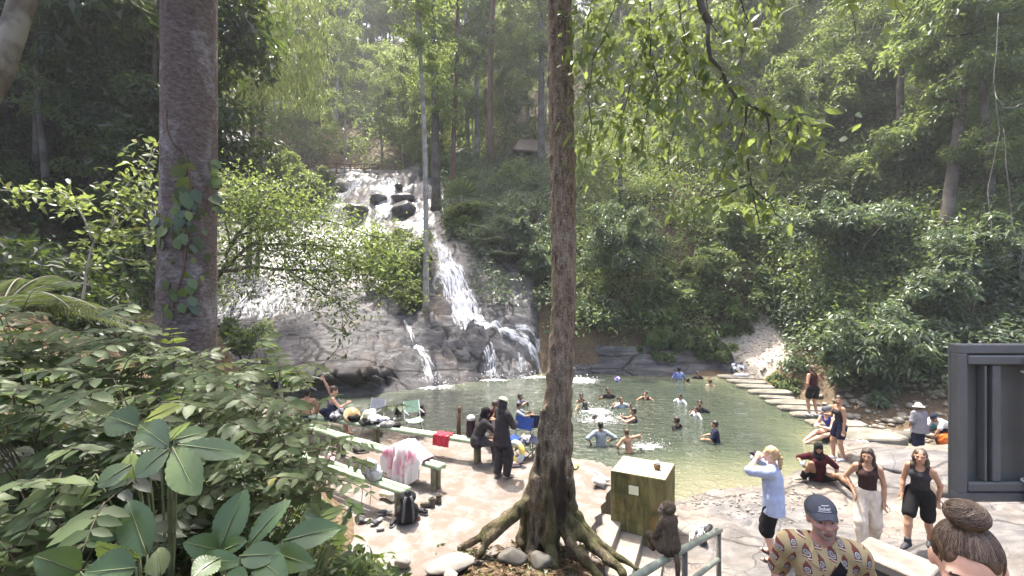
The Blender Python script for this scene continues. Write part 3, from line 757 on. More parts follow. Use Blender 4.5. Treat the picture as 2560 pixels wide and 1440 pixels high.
tree('forest_tree', 'leaning grey trunk high on the right hillside', TH(2290, 200, 34), 14, .3, [(CROWNS[0], 1, .8, (0, 0, 0))], B_GREY, (-5.2, 1), 17)
tree('forest_tree', 'dark trunk hung with vines behind the sign at the right edge', TH(2480, 560, 22), 16, .2, [(CROWNS[2], .62, .55, (0, 0, 0)), (CROWNS[1], 1, .7, (0, 0, 0))], B_DARK, (-.8, 0), 18)
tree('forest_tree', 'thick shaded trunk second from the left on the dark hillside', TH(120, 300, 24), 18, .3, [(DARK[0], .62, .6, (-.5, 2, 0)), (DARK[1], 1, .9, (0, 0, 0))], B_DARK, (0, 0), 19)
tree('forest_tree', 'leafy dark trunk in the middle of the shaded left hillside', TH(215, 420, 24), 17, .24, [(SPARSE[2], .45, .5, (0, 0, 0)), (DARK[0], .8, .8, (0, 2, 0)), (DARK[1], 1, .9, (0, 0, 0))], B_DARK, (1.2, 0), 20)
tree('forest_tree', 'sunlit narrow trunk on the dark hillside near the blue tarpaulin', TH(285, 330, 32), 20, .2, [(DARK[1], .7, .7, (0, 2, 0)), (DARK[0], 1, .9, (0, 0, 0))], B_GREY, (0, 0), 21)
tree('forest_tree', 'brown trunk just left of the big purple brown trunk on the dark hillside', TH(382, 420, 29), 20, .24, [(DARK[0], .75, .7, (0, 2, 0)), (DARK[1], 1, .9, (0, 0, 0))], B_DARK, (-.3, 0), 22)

# weeping fine-leaved tree left of the falls (foliage cascades in front of the far slope)
def weeping_tree():
    root = thing('weeping_tree', 'tall tree with cascading narrow leaves, right of the big purple brown trunk', 'tree', TH(622, 380, 27))
    mb, P = trunk_mesh(21, .17, (.1, 0), 31, .6, 0); mb2, P2 = trunk_mesh(20, .12, (.7, .3), 32, .6, 0)
    mb.add(np.array(mb2.v) + np.array([.35, .2, 0]), mb2.f); mb.build('trunk', B_DARK, root)
    g = np.random.default_rng(33); Pp = []; Dd = []
    b = np.array(root.location)
    for q in range(95):
        px, py = g.uniform(585, 815), g.uniform(-60, 235)
        if py > 40 + (px - 560) * 1.0 + 170: continue
        if px > 700 and py > 330 - (px - 700) * .9: continue
        c = at(px, py, g.uniform(24, 27.5)) - b
        for k in range(75):
            s = g.random(); o = np.array([g.normal(0, .38), g.normal(0, .38), -s * 1.5 + g.normal(0, .15)])
            Pp.append(c + o); Dd.append([g.normal(0, .35), g.normal(0, .35), -1])
    Pp = np.array(Pp); Dd = np.array(Dd); n = len(Pp)
    leaf_obj('crown', [leaves(Pp, Dd, nrm(g.normal(size=(n, 3)) + [0, -.4, .5]), .34 * g.uniform(.7, 1.2, n), .07, 0, .25, .15, np.clip(g.random(n) + .1, 0, 1))], LM_BRIGHT, root)
weeping_tree()

# --- filler forest: trees nothing in the photo tells apart
g_ = np.random.default_rng(77)
def filler(label, group, n, xr, yr, hs, crowns, rad, bk, keep, low=None, mind=2.6, fill=True):
    pts = []; tries = 0
    while len(pts) < n and tries < 4000:
        tries += 1; x, y = g_.uniform(*xr), g_.uniform(*yr)
        if not keep(x, y) or any((x - a) ** 2 + (y - b) ** 2 < mind ** 2 for a, b in pts): continue
        pts.append((x, y)); h = g_.uniform(*hs)
        cr = [(crowns[g_.integers(len(crowns))], 1.0, g_.uniform(.8, 1.25), (0, 0, 0))]
        if fill: cr.append((crowns[g_.integers(len(crowns))], g_.uniform(.65, .8), g_.uniform(.6, .9), (g_.normal(0, 1), g_.normal(0, 1), 0)))
        if low: cr.append((low[g_.integers(len(low))], g_.uniform(.35, .5), g_.uniform(.7, 1.0), (g_.normal(0, .8), g_.normal(0, .8), 0)))
        tree('forest_tree', label, T(x, y), h, g_.uniform(*rad), cr, bk[g_.integers(len(bk))], (g_.normal(0, .7), g_.normal(0, .5)), int(g_.integers(1e6)), group)
px_of = lambda x, y: 1280 + x / y * FPX
filler('hazy tall tree in the dense forest far up the slope behind the waterfall', 'trees far up the hazy slope', 46, (-46, 22), (50, 90), (13, 21), CROWNS, (.16, .32), [B_GREY, B_PALE, B_DARK], lambda x, y: 430 < px_of(x, y) < 1560, SPARSE)
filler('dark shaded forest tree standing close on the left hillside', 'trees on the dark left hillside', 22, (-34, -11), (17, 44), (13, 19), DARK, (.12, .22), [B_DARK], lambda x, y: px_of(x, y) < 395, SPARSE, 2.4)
filler('leafy forest tree packed on the steep right hillside', 'trees on the right hillside', 34, (5, 52), (30, 58), (6, 11), SPARSE + BRIGHT, (.12, .22), [B_DARK, B_GREY], lambda x, y: px_of(x, y) > 1640 and terr_z(np.array(x), np.array(y)) > 7.5, SPARSE, 2.3)
filler('slender young tree crowding the plateau above the waterfall', 'slender trees above the waterfall', 20, (-28, 14), (44, 56), (9, 17), SPARSE + BRIGHT[:1], (.07, .13), [B_GREY, B_PALE], lambda x, y: 560 < px_of(x, y) < 1640, SPARSE, 2.0)

# --- ground-hugging growth nobody could count
def region_blobs(n, xr, yr, keep, rr, lift=.35, seed=0):
    g = np.random.default_rng(seed); X = g.uniform(*xr, n * 6); Y = g.uniform(*yr, n * 6)
    k = np.array([bool(keep(x, y)) for x, y in zip(X, Y)]); X, Y = X[k][:n], Y[k][:n]
    R = g.uniform(*rr, len(X)) * (1 + .3 * (np.hypot(X, Y) > 35)); Z = terr_z(X, Y) + R * lift
    return np.stack([X, Y, Z], 1), np.stack([R, R, R * .85], 1)
def off_rock(x, y): u = x / y; return not (-.9 < u < .10 and 16.5 < y < 46)
C, R = region_blobs(2300, (0, 44), (20, 50), lambda x, y: px_of(x, y) > 1395 and off_rock(x, y) and terr_z(np.array(x), np.array(y)) > 1.0 + .4 * math.sin(x) and not (11 < x < 14.6 and 20 < y < 24.6), (.6, 1.8), .4, 51)
o = leaf_obj('hillside_undergrowth', [blob_leaves(C, R, 120, .26, .44, rg=np.random.default_rng(1), blobtint=.75, jit=.7)], LM_FOREST); tag(o, kind='stuff')
C, R = region_blobs(520, (-48, 24), (46, 95), lambda x, y: 380 < px_of(x, y) < 1600, (1.0, 2.6), .3, 52)
o = leaf_obj('far_understorey', [blob_leaves(C, R, 150, .5, .4, rg=np.random.default_rng(2))], LM_FOREST); tag(o, kind='stuff')
C, R = region_blobs(560, (-40, -7), (10, 46), lambda x, y: px_of(x, y) < 430 and x < -8.3, (.5, 1.5), .3, 53)
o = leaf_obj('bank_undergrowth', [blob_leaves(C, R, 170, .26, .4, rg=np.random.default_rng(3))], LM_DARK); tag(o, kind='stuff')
C, R = region_blobs(330, (-8, 4), (24, 46), lambda x, y: px_of(x, y) > 1120 + max(0, 33 - y) * 6 + (40 if y < 27 else 0), (.6, 1.3), .9, 58)
o = leaf_obj('stream_bank_undergrowth', [blob_leaves(C, R, 150, .27, .38, rg=np.random.default_rng(8))], LM_BLUE); tag(o, kind='stuff')
C, R = region_blobs(520, (11.5, 30), (12.5, 24), lambda x, y: terr_z(np.array(x), np.array(y)) > .35 and not (11 < x < 14.6 and 20.6 < y < 24.6) and (y > 16.5 or x > 17), (.45, 1.2), .25, 54)
o = leaf_obj('creekside_undergrowth', [blob_leaves(C, R, 190, .24, .42, rg=np.random.default_rng(4))], LM_BLUE); tag(o, kind='stuff')

# --- shrubs one can tell apart
def bush(label, px, py, d, R, n, per, L, m, ratio=.4, seed=0, droop=.35, name='shrub', ground=None, stems=2, up=.6):
    g = np.random.default_rng(seed); c = at(px, py, d)
    gz = float(terr_z(np.array(c[0]), np.array(c[1]))) if ground is None else ground
    base = np.array([c[0], c[1], min(gz, c[2] - .2)])
    root = thing(name, label, 'shrub', base)
    u = runit(n, g); u[:, 2] = u[:, 2] * .95 + .05
    C = (c - base) + u * np.array(R) * g.uniform(.2, 1.05, (n, 1)); rad = g.uniform(.2, .5, n) * min(R)
    leaf_obj('foliage', [blob_leaves(C, rad, per, L, ratio, up, droop, -.5, 0, g, .5, (.4, 1.15))], m, root)
    mb = MB(); top = c - base
    for q in range(stems):
        e = top + np.array([g.normal(0, R[0] * .35), g.normal(0, R[1] * .3), R[2] * g.uniform(.0, .5)]); s = np.linspace(0, 1, 7)[:, None]
        mid = np.array([g.normal(0, .2), g.normal(0, .2), 0])
        mb.tube(e * s + mid * np.sin(s * 3.14) - [0, 0, .2], np.linspace(.05, .015, 7), 6)
    mb.build('stem', B_DARK, root)
    return root
bush('big rounded blue green bush just right of the big foreground trunk', 1560, 620, 24.5, (2.6, 1.6, 2.6), 40, 260, .26, LM_BLUE, .33, 61)
bush('blue green bush hanging low over the rock bank, right of the foreground trunk', 1500, 790, 23.6, (1.3, .9, 1.2), 22, 230, .22, LM_BLUE, .38, 62)
bush('tall sunlit creeper covered bush left of the middle of the right bank', 1660, 780, 23.8, (1.5, 1.0, 2.2), 30, 260, .22, LM_FOREST, .42, 63)
bush('pale sunlit leafy mound above the swimmers on the right bank', 1760, 690, 25, (1.7, 1.2, 1.9), 32, 260, .24, LM_BRIGHT, .4, 64)
bush('dark hanging fern mass low over the water behind the swimmers in the corner', 1740, 860, 22.9, (1.5, .7, .8), 20, 220, .22, LM_FOREST, .3, 65)
bush('dense bright bush left of the gravel slope', 1830, 790, 24, (1.2, .8, 1.3), 22, 230, .22, LM_FOREST, .42, 66)
bush('leafy bush dipping to the water line left of the far swimmers', 1640, 865, 22.6, (1.3, .7, .9), 22, 220, .2, LM_FOREST, .4, 91)
bush('trailing bush over the rock bank straight behind the far swimmers', 1790, 880, 22.7, (1.1, .6, .8), 18, 220, .2, LM_FOREST, .36, 92)
bush('mid green bush above the pale sunlit mound on the right bank', 1850, 600, 26.5, (2.4, 1.4, 1.9), 36, 230, .28, LM_FOREST, .4, 93)
bush('bright leafy crown beside the yellow green fern', 2090, 470, 27, (2.6, 1.5, 2.0), 36, 220, .3, LM_BRIGHT, .4, 94)
bush('pale green leafy mass high on the right hillside', 2150, 250, 31, (3.6, 2, 2.8), 44, 220, .34, LM_BRIGHT, .4, 95)
bush('dense leafy mass left of the vines on the right hillside', 2300, 380, 26, (3.0, 1.8, 2.6), 44, 220, .3, LM_FOREST, .4, 96)
bush('leafy mass in the upper right corner of the view', 2440, 150, 27, (3.2, 1.8, 2.6), 40, 220, .32, LM_FOREST, .4, 97)
bush('blue green bush at the right edge above the sign', 2480, 640, 18.5, (2.2, 1.3, 1.9), 36, 220, .26, LM_BLUE, .36, 98)
bush('broad leaved bush above the gravel slope', 1960, 730, 24, (2.3, 1.3, 1.5), 34, 230, .26, LM_FOREST, .42, 67)
bush('wide spreading canopy of palmate leaves on the right hillside', 2130, 560, 22.5, (4.2, 1.6, 1.6), 46, 190, .3, LM_BLUE, .36, 68, .45, stems=5)
bush('dark glossy palmate bush overhanging the creek behind the standing woman', 2200, 890, 17.4, (2.3, 1.3, 1.9), 46, 230, .27, LM_BLUE, .34, 69, .5)
bush('dark green bush between the palmate bush and the sign', 2350, 760, 18, (1.8, 1.2, 1.7), 36, 220, .25, LM_BLUE, .38, 70, .45)
bush('small sunlit shrub beside the stepping stones', 1962, 965, 19.6, (.75, .5, .45), 12, 150, .15, LM_BRIGHT, .45, 71, ground=-.3)
bush('leafy shrub clinging to the rock between the two streams', 1170, 560, 30, (1.8, 1.0, 2.0), 26, 220, .26, LM_FOREST, .38, 72)
bush('dark bush under the palms right of the waterfall', 1290, 590, 27, (2.0, 1.0, 1.9), 30, 230, .26, LM_BLUE, .36, 73)
bush('bush hugging the wet rock left of the foreground trunk', 1330, 660, 25.5, (1.1, .8, 1.5), 22, 220, .22, LM_BLUE, .36, 74)
bush('leafy bush below the dark hut', 1290, 470, 38, (3.2, 1.6, 2.0), 30, 200, .34, LM_FOREST, .38, 75)
bush('sunlit bush left of the waterfall top, below the red railing', 800, 462, 42, (3.4, 1.8, 1.3), 44, 210, .36, LM_BRIGHT, .4, 76)
bush('large sunlit bush between the big purple brown trunk and the waterfall', 660, 450, 37, (4.6, 2.0, 2.9), 64, 240, .36, LM_FOREST, .38, 77)
bush('dark glossy bush left of the waterfall lip', 775, 500, 37, (3.2, 1.5, 1.5), 32, 220, .36, LM_FOREST, .38, 78)
bush('bright yellow green sapling above the waterfall', 1030, 210, 52, (2.4, 1.6, 2.2), 22, 130, .5, LM_BRIGHT, .5, 79)
bush('sprawling shrub in the middle of the sunlit slab', 985, 660, 26, (2.7, 1.0, 2.1), 56, 210, .24, LM_FOREST, .36, 80)
bush('shrub at the right edge of the slab under the slim pale trunk', 1020, 740, 23.5, (1.0, .7, .9), 20, 200, .26, LM_BRIGHT, .36, 81, .6)
bush('low shrub on the slab beside the big purple brown trunk', 600, 850, 17.5, (1.6, .8, .8), 20, 190, .17, LM_FOREST, .4, 82)
bush('sunlit bush on the crest above the falls, right of the top cascade', 1100, 430, 42, (2.2, 1.2, 1.4), 22, 180, .36, LM_FOREST, .4, 83)

# tree fern lit yellow, palms
def frond(base, d, L, nl, lw, ll, droop, g, up=UP, mode=0, twist=.0):
    """pinnate frond: returns leaf arrays + spine"""
    d = nrm(d); s = np.linspace(0, 1, nl); sp = base + d * L * s[:, None] - UP * droop * L * (s ** 2)[:, None]
    T_ = nrm(np.gradient(sp, axis=0)); Sd = nrm(np.cross(T_, up)); Nn = nrm(np.cross(Sd, T_))
    prof = np.sin(np.clip(s * 1.02 + .12, 0, 1) * math.pi) ** .6
    P = []; D = []; NN = []; LL = []
    for sg in (-1, 1):
        P.append(sp[1:]); D.append(nrm(Sd * sg + T_ * .45 - UP * .15)[1:]); NN.append(Nn[1:] + g.normal(0, .12, (nl - 1, 3))); LL.append((ll * prof)[1:])
    return np.concatenate(P), np.concatenate(D), np.concatenate(NN), np.concatenate(LL) * g.uniform(.7, 1.2, 2 * (nl - 1)), sp
def frond_plant(name, label, cat, base, heads, m, nl, lw, ll, droop, seed, mode=0, stem_m=B_GREY, stem_r=.02, tint=None, face=0.0):
    g = np.random.default_rng(seed); root = thing(name, label, cat, base); parts = []; mb = MB()
    for b, d, L in heads:
        P, D, NN, LL, sp = frond(np.array(b, float), d, L, nl, lw, ll, droop, g)
        t = np.clip((g.random(len(P)) * .5 + g.random() * .5) if tint is None else tint + .2 * g.random(len(P)), 0, 1)
        NN = NN + np.array([.1, -.45, .2]) * face
        parts.append(leaves(P, D, NN, LL, LL * lw, mode, .15, .2, t)); mb.tube(sp, np.linspace(stem_r, stem_r * .3, len(sp)), 5)
        if np.linalg.norm(np.array(b)) > .3 and g.random() < .35: mb.tube(np.array(b)[None] * np.linspace(0, 1, 5)[:, None] + np.array([.05, .03, 0]) * np.sin(np.linspace(0, 3.14, 5))[:, None], stem_r * .9, 5)
    leaf_obj('foliage', parts, m, root); mb.build('stem', stem_m, root)
    return root
g = np.random.default_rng(91)
def heads_fan(c, n, L, el=(.2, .9), g=g, az=(0, 6.28)): return [(c, np.array([math.cos(a), math.sin(a), g.uniform(*el)]), L * g.uniform(.75, 1.1)) for a in np.linspace(*az, n)]
b = TH(2000, 560, 28); frond_plant('tree_fern', 'bright yellow green fern glowing on the right slope', 'fern', b, heads_fan(at(2000, 545, 27.5) - b, 11, 1.9, (.3, 1.1)), LM_BRIGHT, 26, .2, .42, .45, 5, tint=.8)
for lab, px, py, d, L, az in [('arching feather palm right of the reddish trunk, fronds drooping to the left', 1190, 520, 31, 2.4, (2.0, 5.6)), ('feather palm with grey green fronds low beside the right stream', 1220, 610, 27.5, 2.2, (0, 6.0)), ('small feather palm behind the low palm at the foot of the dark bush', 1265, 640, 26.5, 1.8, (.2, 5.8))]:
    c = at(px, py, d); b = T(c[0], c[1]); b[2] = min(b[2], c[2] - .2)
    frond_plant('feather_palm', lab, 'palm', b, heads_fan(c - b, 11, L, (.25, 1.0), az=az), LM_PALM, 30, .07, .65, .6, int(px))
c = at(1155, 490, 32); root = thing('fan_palm', 'fan palm with one big pleated round leaf beside the waterfall', 'palm', [c[0], c[1], c[2] - 2.2]); mb = MB(); V = []
P = []
for i in range(25):
    t = -.35 + 3.8 * i / 24
    P.append([[.12 * math.cos(t), .05 * (i % 2) - .3, 2.2 + .12 * math.sin(t)], [.8 * math.cos(t), .12 * (i % 2) - .4, 2.2 + .8 * math.sin(t)], [1.25 * math.cos(t), .1 * (i % 2) - .62, 2.2 + 1.2 * math.sin(t)]])
me = MB().grid(np.array(P), 0, False); o = me.build('foliage', LM_PALM, root)
a_ = o.data.attributes.new('tint', 'FLOAT', 'POINT'); a_.data.foreach_set('value', np.full(len(o.data.vertices), .7, np.float32))
MB().tube([(0, .3, -1.5), (0, .1, .5), (0, -.3, 2.25)], [.05, .04, .03], 6).build('stem', B_GREY, root)

# --- big arching plant, left mid-ground
c = at(90, 690, 7.2); b = T(c[0], c[1])
frond_plant('arching_palm', 'big arching feathery palm fronds at the left edge, behind the foreground shrubs', 'palm', b, [(c - b + np.array([-.6, 0, -.6]), (1.0, -.3 + .25 * i, .75 - .12 * i), 2.2) for i in range(5)] + [(c - b + np.array([-.6, 0, -.6]), (.5 - .4 * i, .5, .9), 1.8) for i in range(3)], LM_PALM, 44, .06, .55, .55, 8, stem_r=.018)

def twig_foliage(root, lines, per_m, spread, L, ratio, m, g, droop=.5, mode=1, rad=(.05, .012), name='crown', tint=(0, 1), bk=B_DARK, grow=.25):
    """branches (list of (points, weight)) dressed with leaves"""
    mb = MB(); P = []; Dv = []
    for ln, w in lines:
        ln = np.array(ln, float); s = np.concatenate([[0], np.cumsum(np.linalg.norm(np.diff(ln, axis=0), axis=1))]); n = max(6, int(s[-1] * 5))
        q = np.stack([np.interp(np.linspace(0, s[-1], n), s, ln[:, i]) for i in range(3)], 1)
        q[1:-1] += g.normal(0, .018, (n - 2, 3)); k = 3
        mb.tube(q, np.linspace(rad[0] * max(w, .25), rad[1], n), 6)
        if per_m <= 0: continue
        m_ = int(s[-1] * per_m * min(1, .3 + w)); t = (grow + (1 - grow) * g.random(m_)) * s[-1]
        b = np.stack([np.interp(t, s, ln[:, i]) for i in range(3)], 1)
        P.append(b + g.normal(0, 1, (m_, 3)) * np.array(spread)); Dv.append(nrm(g.normal(size=(m_, 3)) * [1, 1, .5] - UP * droop))
    mb.build('branch', bk, root)
    if P:
        P = np.concatenate(P); Dv = np.concatenate(Dv); n = len(P)
        ln = L * g.uniform(.6, 1.25, n)
        Nn = nrm(g.normal(size=(n, 3)) * .7 + UP)
        leaf_obj(name, [leaves(P, Dv, Nn, ln, ln * ratio, mode, .2, .2, g.uniform(tint[0], tint[1], n))], m, root)

# small leaning tree in front of the slab
g = np.random.default_rng(101); b = at(505, 745, 12.5)
root = thing('leaning_tree', 'small dark limbed tree leaning right across the white water slab', 'tree', [b[0], b[1], float(terr_z(np.array(b[0]), np.array(b[1])))])
rb = np.array(root.location); W = lambda pts: [at(x, y, d) - rb for x, y, d in pts]
lines = [(W([(470, 900, 12.6), (500, 760, 12.5), (560, 675, 12.5), (575, 610, 12.6), (590, 590, 12.7), (680, 562, 13), (760, 545, 13.2), (830, 520, 13.4)]), 1.0),
         (W([(560, 672, 12.5), (600, 640, 12.6), (625, 608, 12.8), (700, 611, 13), (800, 615, 13.3), (900, 620, 13.5)]), .8),
         (W([(545, 680, 12.5), (620, 668, 12.4), (720, 674, 12.6), (820, 678, 12.9), (930, 665, 13.2), (1000, 650, 13.3)]), .9),
         (W([(590, 590, 12.7), (640, 540, 12.9), (700, 490, 13.2), (760, 460, 13.4)]), .6), (W([(720, 674, 12.6), (790, 720, 12.5), (850, 765, 12.6), (880, 800, 12.6)]), .4),
         (W([(800, 615, 13.3), (880, 660, 13), (960, 700, 13), (1030, 740, 12.9)]), .5), (W([(760, 545, 13.2), (850, 560, 13.4), (960, 600, 13.6), (1040, 640, 13.8)]), .5),
         (W([(575, 610, 12.6), (560, 560, 12.4), (590, 500, 12.6), (640, 450, 12.9)]), .4), (W([(680, 562, 13), (740, 590, 12.8), (800, 640, 12.8)]), .3), (W([(640, 540, 12.9), (600, 470, 12.8), (570, 430, 12.8)]), .3)]
twig_foliage(root, lines, 430, (.42, .42, .30), .15, .38, LM_FOREST, g, .35, 0, (.075, .012), 'crown', (0, 1))
# two hanging twigs with few leaves
for l_ in ([(620, 668, 12.4), (640, 720, 12.2), (600, 760, 12.1)], [(850, 765, 12.6), (860, 850, 12.4), (820, 900, 12.3)]): twig_foliage(root, [(W(l_), .3)], 40, (.15, .15, .15), .2, .36, LM_FOREST, g, .6, 0, (.03, .01))

# pale-stemmed sapling left of the big trunk, lit leaves
g = np.random.default_rng(103); b = at(210, 720, 9.5)
root = thing('lit_sapling', 'sunlit sapling with pale stems reaching right toward the big purple brown trunk', 'sapling', [b[0], b[1], float(terr_z(np.array(b[0]), np.array(b[1])))])
rb = np.array(root.location)
lines = [(W([(205, 760, 9.5), (230, 600, 9.6), (280, 560, 9.6), (335, 505, 9.7), (370, 470, 9.7)]), .7), (W([(230, 600, 9.6), (200, 520, 9.6), (150, 480, 9.6), (60, 480, 9.5), (0, 475, 9.4)]), .5),
         (W([(280, 560, 9.6), (300, 480, 9.7), (360, 420, 9.8), (400, 350, 9.9)]), .5), (W([(240, 590, 9.6), (330, 590, 9.6), (400, 580, 9.6)]), .4), (W([(150, 480, 9.6), (180, 500, 9.4), (230, 500, 9.3)]), .3), (W([(335, 505, 9.7), (380, 520, 9.6), (400, 560, 9.5)]), .3), (W([(290, 640, 9.5), (350, 660, 9.4), (395, 650, 9.4)]), .3)]
twig_foliage(root, lines, 72, (.22, .22, .14), .19, .42, LM_BRIGHT, g, .3, 1, (.04, .008), 'crown', (.1, 1), B_PALE)

# vines hanging on the right
mbv = None
for i, (lab, pts) in enumerate([('pale twisted vine hanging right of the dark leaning trunk', [(2500, 30, 18), (2480, 200, 18), (2500, 330, 18), (2470, 470, 18), (2480, 560, 18), (2460, 640, 18), (2440, 780, 17.6)]), ('pale vine curling closest to the right edge above the sign', [(2510, 320, 17.5), (2520, 480, 17.5), (2545, 600, 17.5), (2560, 700, 17.4)]), ('looping vine tendril high at the right edge', [(2490, 230, 18.5), (2500, 265, 18.3), (2530, 270, 18.2), (2560, 258, 18.2)]), ('thin liana hanging down in front of the hazy slope above the waterfall', [(872, -20, 50), (875, 60, 50), (868, 180, 50), (872, 260, 50)]), ('long straight liana in the haze left of the waterfall', [(910, -20, 50), (910, 120, 50), (911, 300, 50)])]):
    P = np.array([at(*p) for p in pts]); s = np.linspace(0, 1, len(P)); t = np.linspace(0, 1, 40)
    Q = np.stack([np.interp(t, s, P[:, k]) for k in range(3)], 1); Q[:, 0] += .06 * np.sin(t * 17 + i); Q[:, 1] += .06 * np.cos(t * 13)
    o = MB().tube(Q, .006 + .0003 * P[0][1], 6).build('vine', B_GREY); tag(o, lab, 'vine')

# low growth under the foreground shrubs
g = np.random.default_rng(611); X = g.uniform(-6.5, -1.0, 420); Y = g.uniform(2.0, 7.0, 420); k = (X < -.55 * Y + 1.2 - .25 * np.maximum(Y - 4.5, 0)) & (X / Y > -1.3); X, Y = X[k], Y[k]; Rr = g.uniform(.12, .3, len(X))
o = leaf_obj('ground_cover', [blob_leaves(np.stack([X, Y, terr_z(X, Y) + Rr * .5], 1), Rr, 46, .12, .45, mode=1, rg=g)], LM_FORE); tag(o, kind='stuff')
# ================================================================ the two big foreground trunks
B_PURPLE, nt = new_mat('purple_brown_bark')
v = coords(nt, (1, 1, 1)); vh = coords(nt, (1, 1, 2.2))
n1 = noise(nt, vh, 14, 6, .7); n2 = noise(nt, coords(nt, (1, 1, .8)), 2.2, 5, .6, .4); n3 = noise(nt, v, 45, 3)
vo_ = N(nt, 'ShaderNodeTexVoronoi', Scale=30.0); nt.links.new(coords(nt, (1, 1, 1.6)), vo_.inputs['Vector'])
c = ramp(nt, n1, [(.3, (.05, .038, .035)), (.5, (.125, .098, .09)), (.7, (.20, .165, .155))])
c = mixc(nt, ramp(nt, n2, [(.5, (0, 0, 0)), (.66, (.75, .75, .75))]), c, ramp(nt, n1, [(.35, (.17, .16, .17)), (.6, (.38, .37, .38))]))
c = mixc(nt, ramp(nt, vo_.outputs['Distance'], [(.0, (.9, .9, .9)), (.16, (.5, .5, .5)), (.24, (0, 0, 0))]), c, (.035, .025, .025))
hs = N(nt, 'ShaderNodeMath', _operation='MULTIPLY_ADD', i0=n3, i1=.4, i2=n1)
finish(nt, c, .8, hs.outputs[0], .8, .03, .25)
B_CENTRE, nt = new_mat('mossy_bark')
vst = coords(nt, (1, 1, .22)); v = coords(nt)
n1 = noise(nt, vst, 16, 7, .7); n2 = noise(nt, coords(nt, (1, 1, .45)), 2.4, 5, .6); n3 = noise(nt, v, 40, 4)
sx = N(nt, 'ShaderNodeSeparateXYZ'); nt.links.new(v, sx.inputs[0])
c = ramp(nt, n1, [(.32, (.05, .036, .024)), (.48, (.155, .112, .075)), (.66, (.30, .235, .175))])
c = mixc(nt, ramp(nt, n3, [(.55, (0, 0, 0)), (.66, (.6, .6, .6))]), c, (.40, .38, .34))
hz = N(nt, 'ShaderNodeMapRange', i1=.0, i2=2.6, i3=1.0, i4=0.0); nt.links.new(sx.outputs[2], hz.inputs[0])
mo = N(nt, 'ShaderNodeMath', _operation='MULTIPLY', i0=hz.outputs[0], i1=1.25); mo2 = N(nt, 'ShaderNodeMath', _operation='MULTIPLY', i0=mo.outputs[0], i1=ramp(nt, n2, [(.35, (0, 0, 0)), (.55, (1, 1, 1))]))
c = mixc(nt, mo2.outputs[0], c, ramp(nt, n1, [(.3, (.025, .022, .015)), (.55, (.075, .07, .03)), (.75, (.12, .12, .05))]))
dk = noise(nt, coords(nt, (1, 1, .16), rot=(0, 0, .4)), 3.3, 3, .5)
c = mixc(nt, ramp(nt, dk, [(.60, (0, 0, 0)), (.65, (.92, .92, .92))]), c, (.03, .02, .015))
hs = N(nt, 'ShaderNodeMath', _operation='MULTIPLY_ADD', i0=n3, i1=.35, i2=n1)
finish(nt, c, .85, hs.outputs[0], .9, .035, .2)

root = thing('big_trunk_tree', 'huge straight purple brown trunk wrapped by a climber, left foreground', 'tree', at(466, 1000, 6.0) - np.array([0, 0, .2]))
rb = np.array(root.location); P = []; nr, ns = 150, 56
zz = np.linspace(-.5, 9.6, nr)
for z in zz:
    zc = z + rb[2]; yp = 720 - (zc - CAMZ) * FPX / 6.0
    xc = np.interp(yp, [-2000, 0, 400, 700, 1000], [477, 474, 474, 469, 464]); w = np.interp(yp, [-2000, 0, 400, 700, 900, 1010, 1100], [51, 57.5, 58.5, 61, 64, 71, 90]) / FPX * 6.0
    row = []
    for j in range(ns + 1):
        t = 2 * math.pi * j / ns; ct, st = math.cos(t), math.sin(t)
        r = w * (1 + .03 * fbm(np.array(ct * 2 + 5), np.array(st * 2 + z * .6), 3, 101) + .022 * fbm(np.array(ct * 9 + 7), np.array(st * 9 + z * 5), 3, 103))
        row.append(((xc - 1280) / FPX * 6.0 + r * ct - rb[0], 6.0 + r * st - rb[1], z))
    P.append(row)
MB().grid(np.array(P)[:, ::-1]).build('trunk', B_PURPLE, root)
g = np.random.default_rng(201)
u = runit(16, g); C = np.array([-1.4, 1.8, 10.3]) + u * [3.6, 2.2, 1.4]
leaf_obj('crown', [blob_leaves(C, np.full(16, .9), 110, .3, .4, rg=g)], LM_DARK, root)

root = thing('buttressed_tree', 'tall foreground tree with mossy spreading roots in the middle of the view', 'tree', gp(1355, 1345, .5))
rb = np.array(root.location)
def A(x, y, d): return at(x, y, d) - rb
path = [(1397, -420, 6.7), (1398, -30, 6.65), (1401, 200, 6.6), (1409, 500, 6.6), (1410, 750, 6.6), (1401, 940, 6.6), (1389, 1080, 6.6), (1370, 1190, 6.6), (1352, 1290, 6.6), (1345, 1350, 6.6)]
rad = [v_ / FPX * 6.6 for v_ in (28, 30, 31, 31.5, 31.5, 33, 36, 41, 47, 54)]
pr = [cap(A(*path[i]), A(*path[i + 1]), rad[i], rad[i + 1]) for i in range(len(path) - 1)]
def rootline(pts, r0, r1):
    n = len(pts)
    for i in range(n - 1): pr.append(cap(A(*pts[i]), A(*pts[i + 1]), r0 + (r1 - r0) * i / (n - 1), r0 + (r1 - r0) * (i + 1) / (n - 1)))
rootline([(1372, 1080, 6.55), (1345, 1180, 6.5), (1320, 1260, 6.45), (1262, 1298, 6.4), (1210, 1335, 6.35), (1150, 1372, 6.3)], .13, .05)
rootline([(1330, 1250, 6.4), (1265, 1305, 6.3), (1222, 1345, 6.25), (1196, 1390, 6.15)], .10, .045)
rootline([(1400, 1120, 6.5), (1398, 1240, 6.45), (1425, 1310, 6.35), (1480, 1360, 6.15), (1560, 1432, 5.75)], .15, .06)
rootline([(1420, 1270, 6.6), (1470, 1335, 6.5), (1530, 1385, 6.3), (1590, 1420, 6.1)], .11, .035)
rootline([(1395, 1290, 6.4), (1425, 1355, 6.15), (1470, 1410, 5.9), (1510, 1450, 5.6)], .10, .05)
